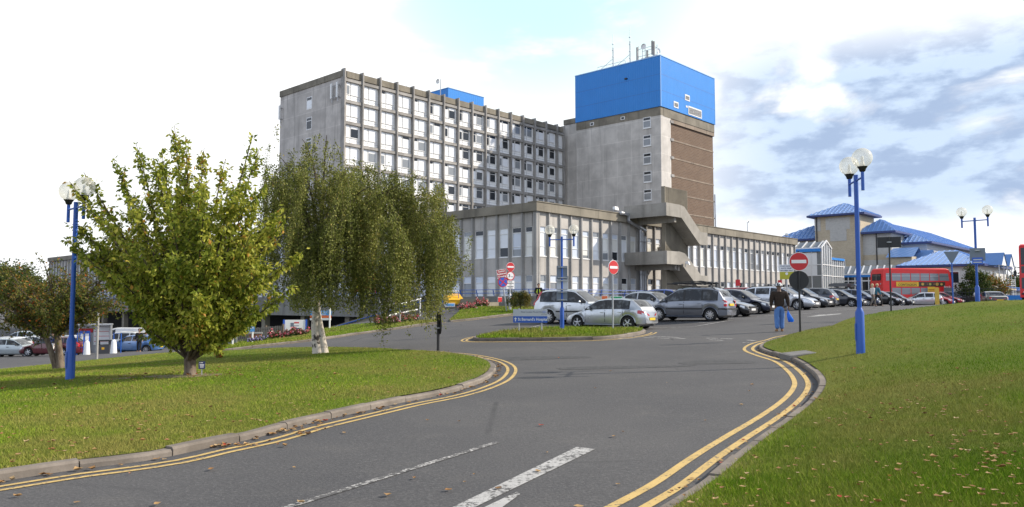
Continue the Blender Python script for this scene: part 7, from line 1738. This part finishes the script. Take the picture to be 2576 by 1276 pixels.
x = (355 - CU) / F * 58.5; person(ground_at(x, 58.5), R(190), 'person in black clothes standing in front of the pale blue hatchback', 1.74, dark_cloth, dark_cloth, tan, dark_hair, SKIN, ((.05, 0), (-.05, 0)), ((.08, .0), (.05, .0)), 1.05)
x = (139 - CU) / F * 55; person(ground_at(x, 55), R(150), 'person in a navy jacket and white shorts behind the small left tree', 1.70, M['navy'], white_cloth, dark_cloth, dark_hair, SKIN, ((.08, 0), (-.08, 0)), ((.0, .0), (.0, .0)), 1.05)
# ------------------------------------------------------------------ trees and plants
def leaf_cloud(name, P, D, size, mat, parent, tint, droop=.5, width=.5, kind=None, curl=.25):
    """folded pointed leaves at points P; D = preferred direction of each leaf"""
    n = len(P); P = np.asarray(P); D = np.asarray(D, float)
    D = D + nr.normal(0, .45, D.shape); D[:, 2] -= droop; D /= np.linalg.norm(D, axis=1)[:, None] + 1e-9
    A = nr.normal(0, 1, (n, 3)); A -= D * np.sum(A * D, axis=1)[:, None]; A /= np.linalg.norm(A, axis=1)[:, None] + 1e-9; B = np.cross(D, A)
    s = (size * nr.uniform(.65, 1.25, n))[:, None]; w = s * width * .5
    base = P; mid = P + D * s * .5 + B * s * curl * .35; tip = P + D * s - B * s * curl * .3
    l = P + D * s * .45 + A * w + B * s * curl * .0; r = P + D * s * .45 - A * w
    V = np.stack([base, l, tip, r, mid], 1).reshape(-1, 3); b = np.arange(n)[:, None] * 5
    I = np.concatenate([b + np.array(t)[None] for t in ((0, 1, 4), (1, 2, 4), (2, 3, 4), (3, 0, 4))])
    return np_mesh(name, V, 3, I, mat, parent, col=np.repeat(np.clip(tint, 0, 1), 5), kind=kind)
def bez(a, b, c, n):
    t = np.linspace(0, 1, n)[:, None]; return (1 - t) ** 2 * a + 2 * t * (1 - t) * b + t ** 2 * c

# ---- big leafy tree on the left lawn
def reseed(k):
    global nr
    rng.seed(k); nr = np.random.default_rng(k)
def cherry_tree():
    reseed(5)
    D0 = 17.0; b = at(477, 953, D0); o = thing('tree', tuple(b), 0, 'large vase-shaped leafy tree with green and yellow leaves on the left lawn', 'tree'); B = np.array(b)
    local = lambda p: np.array(p) - B
    tr = MB(); ln = [(0, 0, -.15), (0, 0, .02), (.01, 0, .15), (.0, .0, .38), (0, 0, .5)]; tr.tube(ln, [.19, .155, .125, .12, .13], 12)
    tips = [(440, 316, .1), (466, 345, -.3), (350, 362, .3), (296, 398, -.4), (226, 432, .3), (192, 455, -.2), (390, 400, -.8), (410, 380, .8), (510, 372, .2), (560, 400, .9), (625, 340, -.2), (640, 372, .5), (665, 430, -.6), (690, 520, .3), (705, 545, -.5),
            (733, 640, 0.0), (722, 720, -.4), (690, 760, .5), (180, 598, -.1), (205, 560, .5), (235, 650, -.6), (330, 480, -1.0), (500, 450, -1.3), (580, 470, -1.2), (430, 520, -1.5), (270, 540, -.9), (340, 600, -1.6), (620, 590, -1.3), (530, 600, -1.8), (440, 640, -1.9), (660, 660, -1.0), (300, 690, -1.2),
            (250, 600, 1.0), (330, 520, 1.4), (450, 470, 1.5), (560, 520, 1.6), (640, 560, 1.2), (400, 600, 1.9), (520, 640, 1.9), (600, 700, 1.2), (320, 660, 1.2), (560, 760, -1.0), (620, 770, -.2), (360, 740, -1.0), (500, 740, -1.7), (420, 760, 1.3), (340, 790, -.2), (400, 820, -.8), (600, 830, -.3), (560, 830, .6), (390, 860, .3), (548, 880, -.4), (270, 640, .2)]
    for _ in range(14): tips.append((rng.uniform(280, 660), rng.uniform(450, 720), rng.uniform(-1.6, 1.6)))
    bm = MB(); P, D, T = [], [], []
    for (u, v, dy) in tips:
        u = 458 + (u - 458) * 1.07
        e = local(at(u, v, D0 + dy * 1.15)); a = np.array([rng.uniform(-.06, .06), rng.uniform(-.06, .06), rng.uniform(.35, .5)])
        out = math.hypot(e[0], e[1]); ctrl = a + np.array([e[0] * (.45 if out > 1.2 else .25), e[1] * .45, (e[2] - .4) * (.38 if e[2] < 2.2 else .5)])
        if e[2] < 1.2: ctrl = a + np.array([e[0] * .5, e[1] * .5, max(.25, e[2] * .5)])
        C = bez(a, ctrl, e, 14); L = np.linalg.norm(e - a); bm.tube([tuple(p) for p in C], list(np.interp(np.linspace(0, 1, 14), [0, 1], [min(.055, .018 + L * .008), .005])), 5)
        # leaves straight on the shoot plus short side twigs
        dens = 44 if v < 480 else 40
        n = int(L * dens); t = nr.uniform(.28, 1.0, n); idx = t * 13; i0 = np.minimum(idx.astype(int), 12); f = (idx - i0)[:, None]; Q = C[i0] * (1 - f) + C[i0 + 1] * f
        tang = C[i0 + 1] - C[i0]; tang /= np.linalg.norm(tang, axis=1)[:, None]; side = nr.normal(0, 1, (n, 3)); P.append(Q + side * .02); D.append(side * .7 + tang * .3); T.append(np.full(n, 0.0))
        for k in range(int(L * 9.5)):
            t = rng.uniform(.24, .93) ** .85; i = min(int(t * 13), 12); q = C[i] + (C[i + 1] - C[i]) * (t * 13 - i); tg = C[i + 1] - C[i]; tg /= np.linalg.norm(tg)
            s = nr.normal(0, 1, 3); s -= tg * s.dot(tg); s /= np.linalg.norm(s) + 1e-9; s[2] = abs(s[2]) * .5; ln_ = rng.uniform(.2, .6) * (1.15 - t * (.85 if v < 470 else .55)); e2 = q + s * ln_ + tg * ln_ * .8; m = q + s * ln_ * .6 + tg * ln_ * .2
            c2 = bez(q, m, e2, 4); bm.tube([tuple(p) for p in c2], [.006, .005, .004, .003], 3, cap=False)
            n = int(7 + ln_ * 32); tt = nr.uniform(.1, 1, n)[:, None]; Q = (1 - tt) ** 2 * q + 2 * tt * (1 - tt) * m + tt ** 2 * e2; sd = nr.normal(0, 1, (n, 3)); P.append(Q + sd * .015); D.append(sd * .6 + tg * .4); T.append(np.full(n, 0.0))
    P = np.concatenate(P); D = np.concatenate(D); n = len(P)
    keep = P[:, 2] > .35; P, D = P[keep], D[keep]; n = len(P)
    pt = np.sin(P[:, 0] * 2.1 + 1) * np.sin(P[:, 2] * 1.7) * .14
    tint = nr.normal(.47, .19, n) + pt + (nr.random(n) < .04) * .4
    tr.build('trunk', M['bark'], o, smooth=50); bm.build('branches', M['bark_dark'], o, smooth=60)
    leaf_cloud('foliage', P, D, .112, M['leaf_cherry'], o, tint, .75, .52)
cherry_tree()

# ---- small reddening tree at far left
def small_tree(u, v, d, tips, stems, label, leafmat, size, name='tree', dens=(16, 6), spread=1.0, rust=.0):
    b = at(u, v, d); o = thing(name, tuple(b), 0, label, 'tree'); B = np.array(b); tr = MB(); bm = MB(); P, D = [], []
    tops = []
    for k, (su, sv, r0) in enumerate(stems):
        e = np.array(at(su, sv, d)) - B; m = e * .5 + np.array([0, 0, .12]); C = bez(np.array([(k - .5) * .12, 0, -.2]), m, e, 8); tr.tube([tuple(p) for p in C], list(np.linspace(r0, r0 * .55, 8)), 9); tops.append((C[4], C[-1]))
    for (tu, tv, dy) in tips:
        e = np.array(at(tu, tv, d + dy * spread)) - B; st = min(tops, key=lambda q: np.linalg.norm(q[1] - e)); a = st[1] if rng.random() < .6 else st[0]; ctrl = a + (e - a) * .5 + np.array([0, 0, .35]); C = bez(a, ctrl, e, 12); L = np.linalg.norm(e - a)
        bm.tube([tuple(p) for p in C], list(np.linspace(.045, .006, 12)), 5)
        for k in range(int(L * dens[1]) + 3):
            t = rng.uniform(.2, 1); i = min(int(t * 11), 10); q = C[i] + (C[i + 1] - C[i]) * (t * 11 - i); s = nr.normal(0, 1, 3); s /= np.linalg.norm(s); ln_ = rng.uniform(.25, .75); e2 = q + s * ln_; bm.tube([tuple(q), tuple(e2)], [.007, .003], 3, cap=False)
            n = dens[0]; tt = nr.uniform(.05, 1, n)[:, None]; P.append(q + (e2 - q) * tt + nr.normal(0, .05, (n, 3))); D.append(nr.normal(0, 1, (n, 3)) * .8 + s * .4)
    P = np.concatenate(P); D = np.concatenate(D); n = len(P)
    tr.build('trunk', M['bark'], o, smooth=50); bm.build('branches', M['bark_dark'], o, smooth=60)
    leaf_cloud('foliage', P, D, size, leafmat, o, nr.normal(.45 + rust, .22, n) + .12 * np.sin(P[:, 0] * 1.7) * np.sin(P[:, 2] * 2), .5, .55)
    return o
tips = [(rng.uniform(-70, 330), rng.uniform(665, 800), rng.uniform(-2.2, 2.2)) for _ in range(44)] + [(15, 668, 0), (60, 675, .5), (110, 660, -.3), (170, 655, .3), (230, 660, 0), (290, 690, .4), (330, 735, 0), (-60, 720, 0), (10, 830, -.4), (60, 845, .2), (105, 885, -.3), (118, 840, -.5), (260, 790, 1), (320, 775, .4), (215, 800, .8), (30, 800, .8)]
small_tree(150, 926, 28.0, tips, [(96, 805, .12), (140, 790, .15)], 'spreading small tree with reddish green leaves and two trunks at the left edge', M['leaf_rust'], .10, dens=(17, 6.5))

# ---- weeping birch
def birch():
    reseed(9)
    D0 = 26.0; b = at(800, 889, D0); o = thing('tree', tuple(b), 0, 'weeping birch with white peeling trunk and hanging strands of small leaves', 'tree'); B = np.array(b)
    tr = MB(); tr.tube([(.06, 0, -.2), (.02, 0, .0), (-.10, 0, .9), (-.06, 0, 1.8), (.02, 0, 3.0), (.25, 0, 4.4)], [.25, .215, .145, .125, .11, .08], 12); tr.tube([(.26, -.03, -.2), (.22, -.02, .05), (.06, 0, .9), (0, 0, 1.4)], [.15, .13, .10, .06], 10); tr.build('trunk', M['bark_birch'], o, smooth=50)
    bm = MB(); P, D = [], []
    pxl = pxm(D0)
    def top(u):   # crown outline of the photo, as heights for plan positions across
        return float(np.interp(u, [630, 660, 700, 745, 790, 840, 880, 920, 960, 1000, 1060, 1110, 1150, 1172], [470, 415, 385, 395, 425, 430, 418, 425, 440, 445, 440, 480, 540, 590]))
    anchors = []
    for _ in range(96):        # bunches of strands with gaps between them
        u = rng.uniform(648, 1160); lim = math.sqrt(max(0, 1 - ((u - 905) / 275) ** 2)); dy = rng.uniform(-1, 1) * 3.2 * lim
        tv = top(u); v0 = tv + (rng.random() ** 1.4) * (230 if u < 1080 else 150) + abs(dy) / 3.4 * 45; k = rng.randint(5, 14)
        for _q in range(k): anchors.append((u + rng.gauss(0, 13), v0 + rng.gauss(0, 16), dy + rng.gauss(0, .22)))
    limbs = [(700, 392, .4), (655, 440, -.6), (760, 350, .2), (822, 340, -.3), (880, 420, -1.2), (960, 435, .8), (1060, 440, -.4), (1110, 480, .9), (1150, 545, 0), (1000, 470, -2.0), (850, 440, 2.2), (760, 430, -1.8), (1040, 480, 2.0), (930, 470, -2.4), (690, 470, 1.6)]
    for u, v, dy in limbs:
        e = np.array(at(u, v, D0 + dy)) - B; a = np.array([0.0 + .2 * min(1, 1.0), 0, rng.uniform(2.2, 4.2)]); a[0] = .02 + .23 * max(0, (a[2] - 3) / 1.4); ctrl = a + (e - a) * np.array([.45, .45, .85]); C = bez(a, ctrl, e, 12); bm.tube([tuple(p) for p in C], list(np.linspace(.06, .009, 12)), 6)
        for _ in range(28):
            t = rng.uniform(.45, 1); i = min(int(t * 11), 10); anchors.append(('w', C[i] + nr.normal(0, .28, 3), 0))
    special = [(978, 640, -1.2, 868), (970, 660, -1.0, 850), (985, 660, -1.3, 845), (1085, 600, -.8, 846), (1078, 620, -1.0, 822), (1092, 620, -.7, 838), (1060, 640, -.6, 800), (1070, 630, -.9, 806), (1100, 620, -.6, 790), (905, 640, -1.5, 800), (915, 640, -1.6, 790), (1000, 640, -1.2, 790), (960, 640, -1.0, 815), (1090, 590, -.8, 815), (990, 650, -1.1, 812), (898, 650, -1.4, 770)]
    def strand(p0, ln):
        sway = nr.normal(0, .10, 2); e = p0 + np.array([sway[0] * ln, sway[1] * ln, -ln]); out = nr.normal(0, .16, 2); m = p0 + np.array([out[0], out[1], -ln * .25]); C = bez(p0, m, e, 7); bm.tube([tuple(p) for p in C], list(np.linspace(.006, .002, 7)), 3, cap=False)
        n = int(ln * 88) + 6; t = nr.random(n)[:, None]; Q = (1 - t) ** 2 * p0 + 2 * t * (1 - t) * m + t ** 2 * e; P.append(Q + nr.normal(0, .055, (n, 3))); D.append(nr.normal(0, .7, (n, 3)))
    for a in anchors:
        if isinstance(a[0], str): p0 = a[1]; strand(p0, rng.uniform(.25, .8)); continue
        u, v, dy = a; p0 = np.array(at(u, v, D0 + dy)) - B; vmax = float(np.interp(u, [640, 700, 780, 840, 900, 960, 1000, 1060, 1110, 1160], [720, 765, 790, 775, 790, 825, 770, 830, 770, 680])); zmin = at(u, vmax, D0 + dy).z - B[2]
        ln = min(rng.uniform(.7, 3.2), max(.3, p0[2] - zmin + rng.uniform(-.2, .1))); strand(p0, ln)
    for u, v0, dy, v1 in special:
        p0 = np.array(at(u, v0, D0 + dy)) - B; strand(p0, p0[2] - (at(u, v1, D0 + dy).z - B[2])); strand(p0 + nr.normal(0, .07, 3), (p0[2] - (at(u, v1, D0 + dy).z - B[2])) * .92); strand(p0 + nr.normal(0, .12, 3), (p0[2] - (at(u, v1, D0 + dy).z - B[2])) * .8)
    P = np.concatenate(P); D = np.concatenate(D); n = len(P)
    bm.build('branches', M['bark_dark'], o)
    leaf_cloud('foliage', P, D, .062, M['leaf_birch'], o, nr.normal(.48, .22, n) + .1 * np.sin(P[:, 0] * 2) * np.sin(P[:, 2] * 1.4), .9, .72)
birch()

# ---- generic crowns: leaves clumped through a volume
def clump_cloud(c, rad, n, clumps, cl_r, shape='ball'):
    out = []
    for _ in range(clumps):
        while True:
            p = nr.uniform(-1, 1, 3)
            if shape == 'ball' and np.linalg.norm(p) <= 1: break
            if shape == 'cone' and math.hypot(p[0], p[1]) <= (1 - (p[2] + 1) / 2) * .97 + .03: break
        if shape == 'ball': p *= rng.uniform(.75, 1) / max(np.linalg.norm(p), .35) * min(1, np.linalg.norm(p) + .25)
        k = n // clumps; out.append(np.array(c) + p * np.array(rad) + nr.normal(0, cl_r, (k, 3)) * rng.uniform(.6, 1.2))
    return np.concatenate(out)
def plant(name, loc, label, cat, P, size, mat, tint, trunk=None, droop=.2, width=.6, group=None):
    o = thing(name, loc, 0, label, cat, group)
    if trunk:
        t = MB(); t.tube(*trunk); t.build('trunk' if cat == 'tree' else 'stem', M['bark_dark'], o, smooth=50)
    leaf_cloud('foliage', P, nr.normal(0, 1, P.shape), size, mat, o, tint, droop, width); return o
# conical tree in front of the cream house
x = (2452 - CU) / F * 93; zg = gz(x, 93)
P = clump_cloud((0, 0, 2.8), (2.6, 2.4, 2.7), 9000, 90, .26, 'cone'); P = P[P[:, 2] > .1]
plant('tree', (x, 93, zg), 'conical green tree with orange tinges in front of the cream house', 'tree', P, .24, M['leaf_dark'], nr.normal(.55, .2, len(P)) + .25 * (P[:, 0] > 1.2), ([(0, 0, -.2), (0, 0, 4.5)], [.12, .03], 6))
x = (2500 - CU) / F * 93; P = clump_cloud((0, 0, 2.0), (1.5, 1.5, 1.6), 3000, 30, .3); plant('shrub', (x, 93, gz(x, 93)), 'round orange-tinged shrub below the railed veranda', 'shrub', P, .22, M['leaf_rust'], nr.normal(.6, .2, len(P)), ([(0, 0, 0), (0, 0, 2)], [.08, .03], 5))
# far trees behind the buildings
for i, (u, d, r, h, lab) in enumerate(((20, 190, 9, 9.5, 'distant rounded tree at the far left behind the hospital, tallest of its group'), (62, 200, 7, 7.0, 'distant low tree at the far left, nearest the end of the low wing'), (-60, 195, 10, 10.5, 'distant tree cut off by the left edge'), (2545, 190, 7, 5.0, 'distant tree behind the low blue-roofed building at the far right'))):
    x = (u - CU) / F * d; z0 = -4.0 if u < 500 else 1.0; P = clump_cloud((0, 0, h * .62 + (4 if u < 500 else 1)), (r, r * .7, h * .5), 7000, 60, 1.0); plant('tree', (x, d, z0), lab, 'tree', P, .6, M['leaf_dark'], nr.normal(.5, .2, len(P)), ([(0, 0, -1), (0, 0, h * .6)], [.35, .15], 6))
# dark bush by the sign posts
b = at(1309, 777, 48.5); P = clump_cloud((0, 0, .55), (.72, .6, .5), 4200, 40, .11); P = P[P[:, 2] > 0]
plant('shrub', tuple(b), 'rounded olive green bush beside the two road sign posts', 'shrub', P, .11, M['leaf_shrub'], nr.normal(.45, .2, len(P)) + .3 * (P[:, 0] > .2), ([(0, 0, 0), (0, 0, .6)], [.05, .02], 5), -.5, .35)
b = at(1287, 768, 51); P = clump_cloud((0, 0, .5), (.35, .3, .5), 900, 14, .09); plant('shrub', tuple(b), 'small dark bush half hidden behind the olive bush', 'shrub', P, .10, M['leaf_dark'], nr.normal(.4, .2, len(P)), ([(0, 0, 0), (0, 0, .6)], [.04, .02], 5), -.5, .35)
# flower beds: leaf mass with many small blooms on top
def bed(name, p0, p1, w, h, label, mat, n):
    c = (p0 + p1) / 2; o = thing(name, tuple(c), 0, label, 'flower bed'); t = nr.random(n); wob = h * (.65 + .35 * np.sin(t * 23) * np.sin(t * 11 + 1))
    X = np.outer(1 - t, np.array(p0)) + np.outer(t, np.array(p1)) - np.array(c); off = nr.normal(0, w * .4, n); ax = np.array([-(p1 - p0).y, (p1 - p0).x, 0]); ax = ax / np.linalg.norm(ax); X = X + off[:, None] * ax; f = nr.random(n); X[:, 2] += f * wob * np.exp(-(off / w) ** 2)
    k = int(n * .7); leaf_cloud('foliage', X[:k], nr.normal(0, 1, (k, 3)), .09, mat, o, nr.uniform(0, .44, k), -.3, .5)
    sel = X[k:]; top = f[k:] > .45; fl = sel[top]; leaf_cloud('flowers', fl, nr.normal(0, 1, fl.shape), .11, mat, o, nr.uniform(.56, 1, len(fl)), 0, .9, kind='stuff')
bed('flower_bed', at(676, 852, 46), at(776, 840, 46), .35, .55, 'red and pink flower bed in front of the white map board', M['flowers'], 4200)
bed('flower_bed', at(622, 860, 45), at(672, 853, 45.5), .2, .25, 'low mauve and white flowers beside the brick planter', M['flowers_blue'], 900)
bed('flower_bed', at(942, 815, 45.5), at(1052, 804, 46.5), .5, .50, 'long bed of red flowers between the ramp and the white guard rail', M['flowers'], 4200)
bed('flower_bed', at(1158, 781, 50.5), at(1192, 778, 51), .6, .55, 'clump of red, pink and white flowers by the retaining wall, nearest the footpath', M['flowers'], 2600)
bed('flower_bed', at(1198, 770, 53), at(1225, 769, 53.5), .4, .62, 'taller reddish flowering plants behind the pink flower clump by the wall', M['flowers'], 1500)
b = at(545, 905, 27); P = clump_cloud((0, 0, .22), (.22, .2, .25), 350, 8, .06); plant('shrub', tuple(b), 'tuft of dry brown twigs and leaves behind the leafy tree', 'shrub', P, .07, M['leaf_rust'], nr.normal(.7, .2, len(P)), ([(0, 0, 0), (.03, 0, .7)], [.012, .004], 4))
